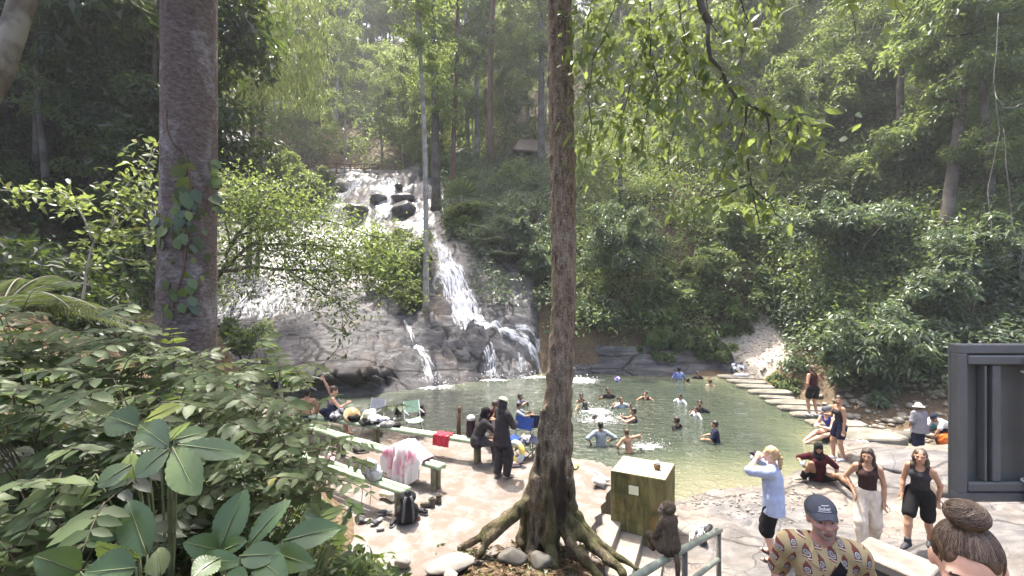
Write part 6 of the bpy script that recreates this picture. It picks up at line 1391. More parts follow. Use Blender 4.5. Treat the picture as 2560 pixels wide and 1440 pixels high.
# --- the two closest people
M_SHIRT, nt = new_mat('bottle_print')
tc = N(nt, 'ShaderNodeTexCoord'); sx = N(nt, 'ShaderNodeSeparateXYZ'); nt.links.new(tc.outputs['Object'], sx.inputs[0])
def Mx(op, a, b=None, c=None):
    n = nt.nodes.new('ShaderNodeMath'); n.operation = op
    for i, v_ in enumerate((a, b, c)):
        if v_ is None: continue
        if isinstance(v_, bpy.types.NodeSocket): nt.links.new(v_, n.inputs[i])
        else: n.inputs[i].default_value = v_
    return n.outputs[0]
xx = Mx('ADD', Mx('MULTIPLY', sx.outputs[0], 14.5), Mx('MULTIPLY', sx.outputs[1], 6.0)); col_i = Mx('FLOOR', xx)
zz_ = Mx('ADD', Mx('MULTIPLY', sx.outputs[2], 9.2), Mx('MULTIPLY', Mx('FRACT', Mx('MULTIPLY', col_i, .618)), 1.0))
rotv = Mx('MULTIPLY', Mx('SUBTRACT', Mx('FRACT', Mx('MULTIPLY', Mx('ADD', col_i, Mx('FLOOR', zz_)), .37)), .5), .5)
a_ = Mx('SUBTRACT', Mx('FRACT', xx), .5); b_ = Mx('SUBTRACT', Mx('FRACT', zz_), .5)
uu_ = Mx('ADD', a_, Mx('MULTIPLY', b_, rotv)); vv_ = Mx('SUBTRACT', b_, Mx('MULTIPLY', a_, rotv))
def less(a, b): return Mx('LESS_THAN', a, b)
bodym = Mx('MULTIPLY', less(Mx('ABSOLUTE', uu_), .27), less(Mx('ABSOLUTE', Mx('ADD', vv_, .13)), .30))
neckw = Mx('SUBTRACT', .27, Mx('MULTIPLY', Mx('MAXIMUM', Mx('SUBTRACT', vv_, .12), 0), .9))
neckm = Mx('MULTIPLY', less(Mx('ABSOLUTE', uu_), neckw), Mx('MULTIPLY', less(vv_, .46), less(-.43, vv_) if False else Mx('GREATER_THAN', vv_, -.42)))
bot = Mx('MAXIMUM', bodym, neckm)
ell = Mx('ADD', Mx('POWER', Mx('DIVIDE', uu_, .25), 2), Mx('POWER', Mx('DIVIDE', Mx('ADD', vv_, .10), .20), 2))
lab = less(ell, 1.0); ring = Mx('MULTIPLY', less(ell, .62), Mx('GREATER_THAN', ell, .34)); core = Mx('MULTIPLY', less(ell, .16), Mx('GREATER_THAN', ell, .05)); stripe = Mx('MULTIPLY', bot, less(Mx('ABSOLUTE', Mx('ADD', vv_, .335)), .03))
c = mixc(nt, bot, (.42, .335, .185), (.20, .062, .048)); c = mixc(nt, stripe, c, (.62, .52, .42)); c = mixc(nt, Mx('MULTIPLY', lab, bot), c, (.05, .05, .085)); c = mixc(nt, ring, c, (.58, .54, .50)); c = mixc(nt, core, c, (.5, .46, .44))
fold_ = noise(nt, coords(nt, (1, 1, .5)), 9, 3); finish(nt, c, .8, fold_, .5, .015, .2)
cp = at(2070, 1297, 2.9); Hm = 1.78
# head centre of the figure in metres above its feet
CAPM = person('man in a bottle print shirt and grey cap looking at the camera', [cp[0] + .01, cp[1] + .05, cp[2] - 1.645], 152, Hm, skin=SK_RUDDY, lean=7, tilt=2, hy=8, hp=6, roll=6, hr=(.25, .06, .90), hl=(-.26, .02, .90), er=(.25, -1, 0), el=(-.25, -1, 0), shirt=(M_SHIRT, .5, .14, .016, .008), legs=(C_NAVY, .5, .02, .02), hair_=('crop', H_GREY), hat=('cap', cloth('cloth_slate_cap', (.075, .08, .10), (.095, .10, .12), 9, .25)), shoes=('shoe', C_CHAR), res=.013, hres=.0052, beard=True, fat=1.04)
S_ = CAPM; st = []
for t in np.linspace(0, 1, 14):
    a0, a1 = S_['chest'] + S_['u'] * .115 - S_['sd'] * .085 + S_['fw'] * .05, S_['chest'] - S_['u'] * .20 + S_['sd'] * .17 + S_['fw'] * .06
    st.append((a0 * (1 - t) + a1 * t + S_['fw'] * (.112 + .06 * math.sin(t * 3.14) ** .7)) * S_['s'])
mb = MB(); G = np.array([[q - S_['u'] * .026 - S_['sd'] * .018, q + S_['fw'] * .006, q + S_['u'] * .026 + S_['sd'] * .018] for q in st]); G2 = G - S_['fw'] * .012
mb.grid(G); mb.grid(G2[:, ::-1]); mb.grid(np.stack([G[:, 0], G2[:, 0]], 1)); mb.grid(np.stack([G2[:, -1], G[:, -1]], 1)); mb.build('shoulder_strap', C_BLACK, S_['root'])
# open collar flaps and white undershirt edge
for sg in (-1, 1):
    q = [S_['neck'] + S_['sd'] * .075 * sg + S_['fw'] * .01 + S_['u'] * .02, S_['neck'] + S_['sd'] * .055 * sg + S_['fw'] * .085 - S_['u'] * .02, S_['neck'] + S_['sd'] * .012 * sg + S_['fw'] * .135 - S_['u'] * .13, S_['neck'] + S_['sd'] * .09 * sg + S_['fw'] * .115 - S_['u'] * .09]
    n_ = [np.array(v_) * S_['s'] for v_ in q]; m_ = [v_ + S_['fw'] * .006 for v_ in n_]
    mb = MB(); mb.add(n_ + m_, [(0, 1, 2, 3), (7, 6, 5, 4), (0, 4, 5, 1), (1, 5, 6, 2), (2, 6, 7, 3), (3, 7, 4, 0)], 0, False); mb.build('collar', M_SHIRT, S_['root'])
# cap lettering: raised embroidery on the front panel
def text_mesh(txt, size):
    cu = bpy.data.curves.new('lettering', 'FONT'); cu.body = txt; cu.size = size; cu.align_x = 'CENTER'; cu.align_y = 'CENTER'; cu.extrude = .0006; cu.shear = .25
    to = bpy.data.objects.new('lettering_source', cu); COL.objects.link(to); bpy.context.view_layer.update()
    dg = bpy.context.evaluated_depsgraph_get(); me = bpy.data.meshes.new_from_object(to.evaluated_get(dg)); bpy.data.objects.remove(to); return me
me = text_mesh('Solver', .026); V = np.array([v_.co[:] for v_ in me.vertices])
def cap_surf(x, z): 
    q = max(0, 1 - (x / .089) ** 2 - ((z - .052) / .089) ** 2); return -.012 + .107 * math.sqrt(q) + .0015
me2 = MB(); fs = [tuple(p_.vertices) for p_ in me.polygons]; bx = lambda x0, x1, z0, z1: ([(x0, z0), (x1, z0), (x1, z1), (x0, z1)])
pts2 = []
for v_ in V: pts2.append((v_[0], v_[1] + .088, v_[2] * 1.0))
me2.add([(-x, cap_surf(x, z) + h, z) for x, z, h in pts2], fs, 0, False)
for x0, x1, z0 in ((-.012, .028, .1035), (-.038, .034, .0725)):
    k_ = 8; P_ = [[(-(x0 + (x1 - x0) * i / k_), cap_surf(x0 + (x1 - x0) * i / k_, z) + .0008, z) for i in range(k_ + 1)] for z in (z0, z0 + .0028)]; me2.grid(np.array(P_), 0, False)
me2.v = [tuple((S_['RH'] @ np.array(v_) + S_['hd']) * S_['s']) for v_ in me2.v]; me2.build('cap_lettering', mat('thread_white', (.75, .75, .78), bs=0), S_['root'])

cp = at(2432, 1402, 1.32)
BUN = person('woman with brown hair in a top bun, closest to the camera, forehead showing', [cp[0], cp[1] + .02, cp[2] - 1.565], 138, 1.67, True, SK_FAIR, hp=-16, hy=4, hr=(.36, .12, 1.06), er=(1, -.2, .5), hl=(-.25, .1, .9), shirt=(C_NAVY, 0, .1, .012), legs=(C_DENIM, .98, .02), hair_=('topbun', H_BROWN), shoes=('shoe', C_SHOEW), res=.015, hres=.005)

# combed strands over the head and round the bun of the closest woman
S_ = BUN; g = np.random.default_rng(77); mb = MB(); ec, er_ = np.array([0, -.016, .040]), np.array([.0795, .098, .0912]); bd = nrm(np.array([.0, -.30, 1.0]))
LH = lambda p_: (S_['RH'] @ p_ + S_['hd']) * S_['s']
for q in range(700):
    a = g.uniform(-2.6, 2.6); d0 = nrm(np.array([math.sin(a), math.cos(a) * (1 if abs(a) < 1.6 else .9), g.uniform(.50, .62) if abs(a) < .9 else g.uniform(-.2, .45)])); w = g.normal(0, .05, 3)
    P = [LH(ec + nrm(d0 * (1 - t) + bd * t + w * math.sin(3.14 * t)) * er_ * (1.0 + .012 * g.random() + .02 * t)) for t in np.linspace(0, .93, 9)]
    mb.tube(P, g.uniform(.0004, .0010), 3, cap=False, mi=int(g.integers(3)))
bc, br_ = np.array([.004, -.033, .160]), np.array([.052, .048, .039])
for q in range(420):
    ax = nrm(np.array([g.normal(.5, .35), g.normal(0, .35), 1.0])); e1 = nrm(np.cross(ax, [0, 1, .2])); e2 = np.cross(ax, e1); o_ = g.uniform(-.75, .75); t0 = g.uniform(0, 6.28); ln_ = g.uniform(1.2, 3.2)
    P = [LH(bc + nrm(ax * o_ + math.sqrt(1 - o_ * o_) * (e1 * math.cos(t) + e2 * math.sin(t))) * br_ * (1.01 + .03 * g.random())) for t in np.linspace(t0, t0 + ln_, 9)]
    mb.tube(P, g.uniform(.0004, .0011), 3, cap=False, mi=int(g.integers(3)))
mb.build('hair_strands', [mat('strand_brown', (.12, .075, .048), bs=0, rough=.38, spec=.5), mat('strand_dark', (.05, .03, .02), bs=0, rough=.38, spec=.5), mat('strand_light', (.20, .14, .10), bs=0, rough=.38, spec=.5)], S_['root'])
# ================================================================ benches
M_BAMB, nt = new_mat('painted_green_concrete')
v = coords(nt); n1 = noise(nt, v, 5, 5); c = ramp(nt, n1, [(.3, (.20, .27, .17)), (.55, (.33, .42, .29)), (.75, (.42, .47, .36))]); finish(nt, c, .55, n1, .3, .01, .35)
M_POST = mat('mossy_post', (.22, .20, .13), (.12, .11, .065), 5, .8, .5, .015)
def bench(label, A_, B_, gz, legs, r=.052, gap=.125):
    A_, B_ = np.array(A_), np.array(B_); d = nrm((B_ - A_) * [1, 1, 0]); s = np.array([d[1], -d[0], 0]); root = thing('bench', label, 'bench', [*((A_ + B_) / 2)[:2], gz], 0, 'green bamboo style benches on the deck')
    rb = np.array(root.location); L = np.linalg.norm(B_ - A_)
    for sg in (-1, 1):
        P = []; R = []; n = int(L / .03)
        for i in range(n + 1):
            t = i / n; q = (t * L) % .62; P.append(A_ + (B_ - A_) * t + s * gap / 2 * sg - rb); R.append(r * (1.09 if q < .035 else 1.0) * (.95 if i in (0, n) else 1))
        MB().tube(P, R, 14).build('rail', M_BAMB, root)
    for t in legs:
        c = A_ + (B_ - A_) * t - rb
        for sg in (-1, 1):
            q = c + s * (gap / 2 + .005) * sg; MB().tube([[q[0], q[1], z] for z in np.linspace(-.06, c[2] - r * .8, 6)], [r * 1.12, r * 1.05, r, r * 1.0, r * 1.02, r * 1.04], 12).build('leg', M_POST, root)
    return root
bA0, bA1 = gp(770, 1040, DZ + SEAT), gp(1212, 1106, DZ + SEAT)
bB0, bB1 = gp(700, 1046, DZ + SEAT) * [1, 1, 1], gp(1106, 1168, DZ + SEAT)
bench('far bench loaded with bags, with a red shirt hung over it', bA0, bA1, DZ, [.02, .43, .965])
bench('middle bench with the pink and white cloth thrown over its near end', gp(745, 1058, DZ + SEAT), bB1, DZ, [.05, .36, .965])
bC0, bC1 = gp(640, 1100, DZ + SEAT), gp(1016, 1228, DZ + SEAT)
bench('third bench carrying the pink bundle and the silver backpack', bC0, bC1, DZ, [.05, .5, .97])
bD0, bD1 = gp(560, 1195, DZ + SEAT), gp(792, 1296, DZ + SEAT)
bench('nearest bench, mostly hidden by the foreground leaves', bD0, bD1, DZ, [.06, .92])
def on(Aq, Bq, t, up=.052): return Aq + (Bq - Aq) * t + np.array([0, 0, up])
dirA = nrm((bA1 - bA0) * [1, 1, 0]); dirB = nrm((bB1 - gp(745, 1058, DZ + SEAT)) * [1, 1, 0]); dirC = nrm((bC1 - bC0) * [1, 1, 0])
def perp(d): return np.array([d[1], -d[0], 0])

# cloth draped over a bench: u along the bench, v across it and down both sides
def drape(name, label, cat, c, d, length, front, back, m, seed, half=.12, wig=.03, front_var=None, lay=.06):
    s = perp(d); g = np.random.default_rng(seed); nu, nv = 46, 44; G = np.zeros((nu, nv, 3)); ph = g.uniform(0, 6, 6)
    for i in range(nu):
        u_ = (i / (nu - 1) - .5) * length
        fr = front * (front_var(i / (nu - 1)) if front_var else 1.0); tot = fr + 2 * half + back
        for k in range(nv):
            w = k / (nv - 1) * tot; rip = wig * (math.sin(u_ * 34 + ph[0]) + .6 * math.sin(u_ * 61 + ph[1] + w * 5) + .5 * math.sin(u_ * 17 + ph[2]))
            if w < back: o, z = -half - .01 + rip * (1 - w / max(back, .01)), -(back - w)
            elif w < back + 2 * half: o, z = w - back - half, .012 * math.sin(u_ * 40 + ph[3]) + .01 * abs(math.sin(w * 30)) + lay * math.exp(-((u_ / length) ** 2) * 8)
            else: q = w - back - 2 * half; o, z = half + .012 + .05 * q + rip * min(1, q / .12), -q
            G[i, k] = d * (u_ * (1 - .12 * max(0, -z))) + s * o + np.array([0, 0, z + .008])
    mb = MB(); mb.grid(G); G2 = G - np.array([0, 0, .006]); mb.grid(G2[::-1])
    o = mb.build(name, m); o.location = [float(q) for q in c]; return tag(o, label, cat)
M_RED = cloth('cloth_red', (.50, .05, .075), (.40, .035, .05), 12)
drape('shirt', 'red t-shirt hung over the far bench to dry', 'shirt', on(bA0, bA1, .80), dirA, .42, .24, .12, M_RED, 1, .12, .012, lay=.0)
M_TIE, nt = new_mat('tie_dye_cloth'); n1 = noise(nt, coords(nt, (1, 1, .6)), 3.4, 4, .55, .6)
finish(nt, ramp(nt, n1, [(.44, (.72, .70, .70)), (.54, (.68, .48, .54)), (.62, (.60, .20, .29)), (.72, (.72, .66, .68))]), .85, n1, .3, .02, .1)
cB = on(gp(745, 1058, DZ + SEAT), bB1, .81); 
drape('blanket', 'white and pink tie dyed cloth draped over the end of the middle bench', 'blanket', cB, dirB, 1.12, .58, .2, M_TIE, 2, .16, .04, lambda t: .50 + .5 * math.sin(t * 3.0 + .25), .26)

def lump(prims, h, name, m, parent=None, **kw): return sdf_obj(name, prims, h, m, parent, **kw)
def lump_thing(name, label, cat, c, prims, h, m, **kw):
    o = sdf_obj(name, prims, h, m, **kw); o.location = [float(q) for q in c]; return tag(o, label, cat)
V3 = lambda *a: np.array(a, float)
g = np.random.default_rng(71)
# pink bundle
pr = []
for q in range(16): a = g.uniform(0, 6.28); r = g.uniform(.02, .11); b = V3(math.cos(a) * r, math.sin(a) * r * .8, g.uniform(.03, .15) * (1 - r * 3)); pr.append(cap(b, b + V3(*g.normal(0, .05, 3)) * [1, 1, .4], .03, .026))
lump_thing('scarf', 'crumpled pink and white scarf bundled on the third bench', 'scarf', on(bC0, bC1, .555), pr, .008, mat('cloth_pink', (.62, .36, .36), (.72, .60, .56), 30, .85, .4, .01), k=.012)

def backpack(label, c, rz, H_, W_, D_, m, strap_m, lean=0, mesh_m=None):
    root = thing('backpack', label, 'backpack', c, rz); R_ = np.array(Matrix.Rotation(lean, 3, 'X'))
    tr = lambda P: [cap(R_ @ p_[1], R_ @ p_[2], p_[3], p_[4], None if p_[5] is None else R_ @ p_[5], p_[6]) for p_ in P]
    sdf_obj('body', tr([cap((-W_ * .22, 0, D_ * .5), (W_ * .22, 0, D_ * .5), D_ * .5, None, V3(0, 1, 0), .95), cap((-W_ * .24, 0, H_ * .4), (W_ * .24, 0, H_ * .4), D_ * .52), cap((-W_ * .16, 0, H_ - D_ * .45), (W_ * .16, 0, H_ - D_ * .45), D_ * .42), cap((0, 0, D_ * .5), (0, 0, H_ - D_ * .45), W_ * .36, W_ * .3, V3(0, 1, 0), 1.7)]), .012, m, root, wob=.003, k=.03)
    sdf_obj('front_pocket', tr([cap((-W_ * .18, D_ * .46, H_ * .18), (W_ * .18, D_ * .46, H_ * .18), D_ * .26), cap((-W_ * .15, D_ * .46, H_ * .42), (W_ * .15, D_ * .46, H_ * .42), D_ * .22), cap((0, D_ * .46, H_ * .18), (0, D_ * .46, H_ * .42), W_ * .25, W_ * .22, V3(0, 1, 0), 2.2)]), .010, strap_m, root, k=.02)
    for sg in (-1, 1):
        P = np.array([R_ @ V3(sg * W_ * x, -D_ * y, H_ * z) for x, y, z in ((.12, .38, .93), (.19, .62, .8), (.22, .72, .55), (.25, .62, .28), (.27, .4, .1))]); t = np.linspace(0, 1, 16); Q = np.stack([np.interp(t, np.linspace(0, 1, 5), P[:, k_]) for k_ in range(3)], 1)
        MB().tube(Q, .026, 8, flat=.45).build('strap', strap_m, root)
    P = [R_ @ V3(.05 * math.cos(a), -.02, H_ - .01 + .05 * math.sin(a)) for a in np.linspace(0, 3.14, 9)]; MB().tube(P, .009, 6).build('handle', strap_m, root)
    return root
C_BAG = cloth('bag_black', (.03, .03, .032), sc=50); C_BAG2 = cloth('bag_grey', (.13, .13, .14), sc=50); C_SILV = mat('silver_nylon', (.40, .40, .44), (.56, .56, .60), 12, .45, .8, .03, .4); C_SILV2 = mat('silver_nylon_dark', (.28, .28, .31), (.40, .40, .43), 12, .45, .6, .02, .4)
backpack('black and grey backpack standing on the deck among the shoes', gp(1018, 1306, DZ), math.radians(20), .54, .34, .2, C_BAG, C_BAG2, .12)
backpack('silver grey backpack slumped on the third bench with its straps dangling', on(bC0, bC1, .835, .03), math.radians(-35), .40, .32, .2, C_SILV, C_SILV2, .3)
P = on(bC0, bC1, .81); mb = MB()
for o_ in (-.08, .07): mb.tube([P + V3(o_, -.2, -.02), P + V3(o_ + .01, -.22, -.2), P + V3(o_ - .01, -.22, -.42)], .007, 5)
tag(mb.build('strap', mat('webbing_grey', (.45, .44, .44), bs=0)), 'pair of loose grey straps hanging in front of the third bench', 'strap')
tag(MB().tube([on(bC0, bC1, .64) + V3(.0, -.07, -.06) + V3(.06 * math.sin(a), -.02, -.07 - .07 * math.cos(a)) for a in np.linspace(.3, 6.0, 14)], .004, 5).build('cord_loop', mat('cord_grey', (.25, .25, .25), bs=0)), 'thin loop of cord hanging from the third bench', 'cord')
# heap on the far bench
def bag(label, t, off, r, m, seed, name='bag', cat='bag', rise=0):
    gg = np.random.default_rng(seed); pr = [elp((0, 0, r[2] * .8), r)]
    for q in range(7): b = V3(*(gg.normal(0, .55, 3) * np.array(r))); b[2] = abs(b[2]) * .8 + r[2] * .3; pr.append(cap(b, b + gg.normal(0, .3, 3) * np.array(r), r[2] * .5, r[2] * .35))
    return lump_thing(name, label, cat, on(bA0, bA1, t, .03) + np.array(off), pr, .012, m, k=.03, wob=.005)
bag('black duffel bag in the middle of the heap on the far bench', .40, (0, 0, 0), (.26, .17, .11), C_BAG, 5)
bag('grey and black rolled bag at the right end of the heap on the far bench', .50, (0, -.02, 0), (.22, .13, .085), mat('bag_mixed', (.06, .06, .065), (.30, .30, .30), 9, .7, .4, .02), 6)
bag('dark backpack lying beside the woman in the floral top', .16, (0, 0, .0), (.17, .15, .19), C_NAVY, 7)
bag('black and white patterned bag left of the yellow hat', .21, (0, .05, 0), (.14, .13, .16), mat('bag_pattern', (.03, .03, .035), (.6, .6, .62), 9, .8, .3, .01, lo=.5, hi=.54), 8)
bag('black sack under the yellow straw hat on the far bench', .29, (0, 0, 0), (.20, .16, .11), C_BLACK, 9)
bag('white towel spilling over the bags on the far bench', .42, (.02, -.02, .10), (.18, .12, .09), C_WHITE, 10, 'towel', 'towel')
bag('striped white and navy towel on the heap of bags', .47, (.0, .0, .12), (.17, .1, .06), mat('cloth_striped', (.62, .62, .68), (.10, .10, .16), 18, .85, .4, .01, lo=.45, hi=.55), 11, 'towel', 'towel')
bag('small black pouch right of the striped towel', .545, (0, .04, .02), (.11, .08, .05), C_BLACK, 12)
o = MB().lathe([(.001, .12), (.08, .11), (.10, .05), (.115, .03), (.20, .012), (.205, .006), (.11, .02), (.09, .0)], (0, 0, 0), 26).build('straw_hat', mat('straw_orange', (.62, .36, .12), (.62, .50, .34), 12, .8, .6, .02, .2, (1, 1, 3)))
o.location = on(bA0, bA1, .285, .20); o.rotation_euler = (.75, .35, .3); o.scale = (1.05, 1.05, 1.05); tag(o, 'yellow and orange straw hat leaning on the bags', 'hat')
o = MB().lathe([(.001, .14), (.08, .13), (.115, .06), (.12, .03), (.21, .012), (.215, .006), (.12, .02), (.11, .0)], (0, 0, 0), 26).build('straw_hat', mat('straw_pale', (.62, .60, .46), (.5, .5, .38), 12, .8, .6, .02, .2, (1, 1, 3)))
o.location = on(bA0, bA1, .385, .24); o.rotation_euler = (.5, -.4, 0); tag(o, 'pale cream sun hat tipped on top of the bags', 'hat')
def flip(label, px, py, rz, m, m2, z=DZ, L_=.26, kind='slide'):
    root = thing('slipper', label, 'slipper', gp(px, py, z) + [0, 0, .0], rz)
    sdf_obj('sole', [cap((0, -L_ * .36, .02), (0, L_ * .32, .02), .038, .045, UP, 2.2)], .006, m, root)
    if kind == 'slide': sdf_obj('band', [cap((-.034, .05, .03), (.034, .05, .03), .03, None, V3(0, 1, 0), .55), cap((0, .05, .052), (0, .06, .052), .04, .036, UP, 2.0)], .006, m2, root, k=.015)
    else: sdf_obj('band', [cap((0, .0, .03), (0, L_ * .33, .03), .046, .036, UP, 1.1)], .006, m2, root, k=.015)
    return root
def shoe(label, px, py, rz, m, m2, z=DZ, name='shoe', boot=False):
    root = thing(name, label, 'boot' if boot else 'shoe', gp(px, py, z), rz)
    sdf_obj('sole', [cap((0, -.09, .016), (0, .10, .016), .042, .044, UP, 2.4)], .006, m2, root)
    top = [cap((0, -.08, .05), (0, .02, .05), .042, .042), cap((0, .02, .045), (0, .11, .036), .042, .032)]
    if boot: top.append(cap((0, -.07, .05), (0, -.075, .13), .046, .05))
    sdf_obj('upper', top, .006, m, root, k=.02, sub=[(cap((0, -.075, .07), (0, -.06, .2), .03, .036), .01)], cuts=[((0, 0, .02), (0, 0, -1))])
    return root
M_DG = mat('rubber_dark_grey', (.07, .07, .08), bs=0); M_GY = mat('rubber_grey', (.30, .29, .28), bs=0); M_LG = mat('rubber_light_grey', (.46, .45, .44), bs=0); M_LIMEG = mat('rubber_lime', (.50, .62, .18), bs=0); M_CANV = mat('canvas_black', (.03, .03, .035), bs=0); M_REDS = mat('rubber_red', (.42, .10, .08), bs=0); M_OLIVE = mat('boot_olive', (.13, .115, .085), (.08, .07, .05), 14); M_WHT = mat('rubber_white', (.72, .72, .74), bs=0); M_BROWN = mat('leather_dark', (.09, .055, .045), (.05, .03, .025), 12)
flip('grey and black clog nearest the black backpack', 962, 1284, 1.9, M_LG, M_DG, kind='clog')
flip('grey slide lying left of the other slide below the clog', 912, 1303, 1.6, M_GY, M_DG)
flip('grey slide turned toward the camera, right of its pair', 942, 1306, 2.7, M_GY, M_DG)
o = MB().box((0, 0, .025), (.12, .07, .05), .2, 0, .015).build('soap_box', M_GY); o.location = gp(951, 1325, DZ); tag(o, 'small grey lump below the pair of slides', 'box')
shoe('black and white canvas shoe pointing at the camera below the black backpack', 985, 1308, 3.0, M_CANV, M_WHT)
shoe('grey trainer with red sole right of the black backpack', 1032, 1300, 1.75, C_BAG2, M_REDS)
shoe('dark shoe behind the grey trainer with red sole', 1054, 1284, 1.2, M_CANV, M_GY)
shoe('olive boot standing on the deck, left one of the pair', 1070, 1266, 1.5, M_OLIVE, M_DG, boot=True, name='boot')
shoe('olive boot standing on the deck, right one of the pair', 1088, 1256, 1.2, M_OLIVE, M_DG, boot=True, name='boot')
shoe('dark sneaker under the middle bench, left one', 889, 1128, .8, M_CANV, M_DG); shoe('dark sneaker under the middle bench, right one lying flat', 908, 1130, 1.9, M_CANV, M_GY)
shoe('white and black sandal shoe behind the silver backpack', 965, 1150, 1.2, M_CANV, M_WHT); shoe('brown shoe just left of the hanging pink and white cloth', 992, 1156, .6, M_BROWN, M_DG); shoe('second brown shoe touching the hanging cloth', 1004, 1158, .3, M_BROWN, M_DG)
flip('lime green slipper beside the foreground trunk, nearer one', 1421, 1178, .5, M_LIMEG, M_LIMEG, kind='clog'); flip('lime green slipper on the pool edge, farther one', 1440, 1168, -.4, M_LIMEG, M_LIMEG, kind='clog')
flip('black sandal behind the seedling, left one', 832, 1298, 1.5, M_CANV, M_CANV); flip('black sandal with a striped band behind the seedling, right one', 850, 1290, 1.7, M_CANV, M_DG)
# yellow white toy bag, white plastic bag, bottles
bagm = mat('plastic_white', (.74, .74, .74), (.6, .6, .6), 16, .35, .9, .03, .5)
pr = [elp((0, 0, .08), (.12, .1, .09))] + [cap(V3(*g.normal(0, .07, 3)) + [0, 0, .09], V3(*g.normal(0, .09, 3)) + [0, 0, .12], .04, .02) for q in range(8)]
lump_thing('plastic_bag', 'crumpled white plastic bag on the deck left of the mossy box', 'bag', gp(1500, 1212, DZ), pr, .01, bagm, k=.02, wob=.006)
lump_thing('plastic_bag', 'white and yellow bag lying on the deck behind the black backpack', 'bag', gp(972, 1246, DZ), [cap((-.14, .05, .07), (-.02, .02, .08), .06, .05), cap((-.02, 0, .08), (.07, -.05, .09), .07, .08), cap((.07, -.05, .05), (.09, -.08, .03), .07, .05)], .01, mat('plastic_cream', (.72, .68, .50), (.72, .70, .66), 6, .5, .4, .02), k=.03)
def bottle(label, px, py):
    root = thing('water_bottle', label, 'bottle', gp(px, py, DZ)); MB().lathe([(.001, 0), (.034, .002), (.036, .03), (.034, .09), (.036, .15), (.030, .19), (.014, .215), (.014, .225), (.001, .226)], n=14).build('body', mat('plastic_pale_blue', (.45, .52, .60), (.6, .64, .68), 9, .15, 0), root); MB().lathe([(.001, .225), (.017, .226), (.017, .245), (.001, .246)], n=12).build('cap', mat('plastic_blue', (.08, .2, .5), bs=0), root); MB().lathe([(.0365, .05), (.037, .052), (.037, .11), (.0365, .112)], n=14).build('label_band', mat('paper_blue', (.30, .42, .62), bs=0), root)
bottle('pale blue water bottle standing behind the nearest bench', 802, 1272)
lump_thing('towel', 'folded white and grey cloth on the deck left of the water bottle', 'towel', gp(760, 1262, DZ), [cap((-.16, 0, .04), (.14, .02, .04), .06, .05, UP, 1.4), cap((-.1, -.04, .08), (.1, 0, .08), .04, .04, UP, 1.4)], .01, mat('cloth_mottled', (.55, .55, .58), (.16, .16, .2), 14, .85, .4, .01), k=.03, wob=.005)

# folding chairs
def folding_chair(label, c, rz, frame_m, cloth_m, w=.46, hgt=.86, tube_r=.011, camp=False):
    root = thing('folding_chair', label, 'folding chair', c, rz); sh_ = .42
    for sg in (-1, 1):
        x = sg * w / 2
        if camp: pts_ = [[(x, .22, 0), (-x * .9, -.2, sh_)], [(x, -.22, 0), (x, -.26, hgt)], [(x, -.22, 0), (-x * .9, .22, sh_)]]
        else: pts_ = [[(x, .24, 0), (x, -.14, sh_ + .02), (x, -.24, hgt)], [(x * .92, -.24, 0), (x * .92, .2, sh_)], [(x, .22, sh_ + .2), (x, -.2, sh_ + .22)]]
        for k_, P in enumerate(pts_): MB().tube(P, tube_r, 8).build(['leg', 'leg', 'arm_rest'][k_] if not camp else ['leg', 'back_post', 'leg'][k_], frame_m, root)
    G = np.array([[[x * w, .2 - .4 * t, sh_ - .035 * (1 - (2 * x) ** 2) * (1 if not camp else 2)] for x in np.linspace(-.5, .5, 7)] for t in np.linspace(0, 1, 6)]); mb = MB(); mb.grid(G); mb.grid((G - [0, 0, .006])[::-1]); mb.build('seat', cloth_m, root)
    G = np.array([[[x * w, -.17 - .07 * t - .02 * (1 - (2 * x) ** 2), sh_ + .14 + (hgt - sh_ - .14) * t] for x in np.linspace(-.5, .5, 7)] for t in np.linspace(0, 1, 6)]); mb = MB(); mb.grid(G); mb.grid((G - [0, .006, 0])[::-1]); mb.build('backrest', cloth_m, root)
    return root
M_ALU = mat('aluminium_white', (.66, .66, .66), (.58, .58, .58), 8, .35, 0, .01, .5); M_MINT = cloth('cloth_mint', (.40, .58, .42)); M_CBLUE = cloth('cloth_camp_blue', (.03, .07, .26)); M_STEEL = mat('steel_black', (.03, .03, .03), bs=0, rough=.4)
folding_chair('white framed folding chair behind the heap of bags', gp(930, 1085, DZ) + [0, .1, 0], 2.8, M_ALU, cloth('cloth_white_grey', (.55, .55, .57)))
folding_chair('mint green folding chair behind the far bench', gp(1034, 1090, DZ) + [0, .05, 0], -2.6, M_ALU, M_MINT, .42)
folding_chair('dark blue camping chair just right of the woman in the lime cap', gp(1298, 1140, DZ), 2.6, M_STEEL, M_CBLUE, .46, .84, .010, True)
folding_chair('second camping chair half hidden behind the foreground trunk', gp(1345, 1138, DZ), 2.9, M_STEEL, C_NAVY, .46, .84, .010, True)
lump_thing('bag', 'striped white and black bag hung on the blue camping chair', 'bag', gp(1312, 1112, DZ + .30), [elp((0, 0, .08), (.13, .1, .12)), cap((-.08, 0, .14), (.1, .02, .16), .05, .05)], .012, mat('cloth_bw', (.6, .6, .62), (.05, .05, .06), 16, .85, .3, .01, lo=.47, hi=.53), k=.03, wob=.005)
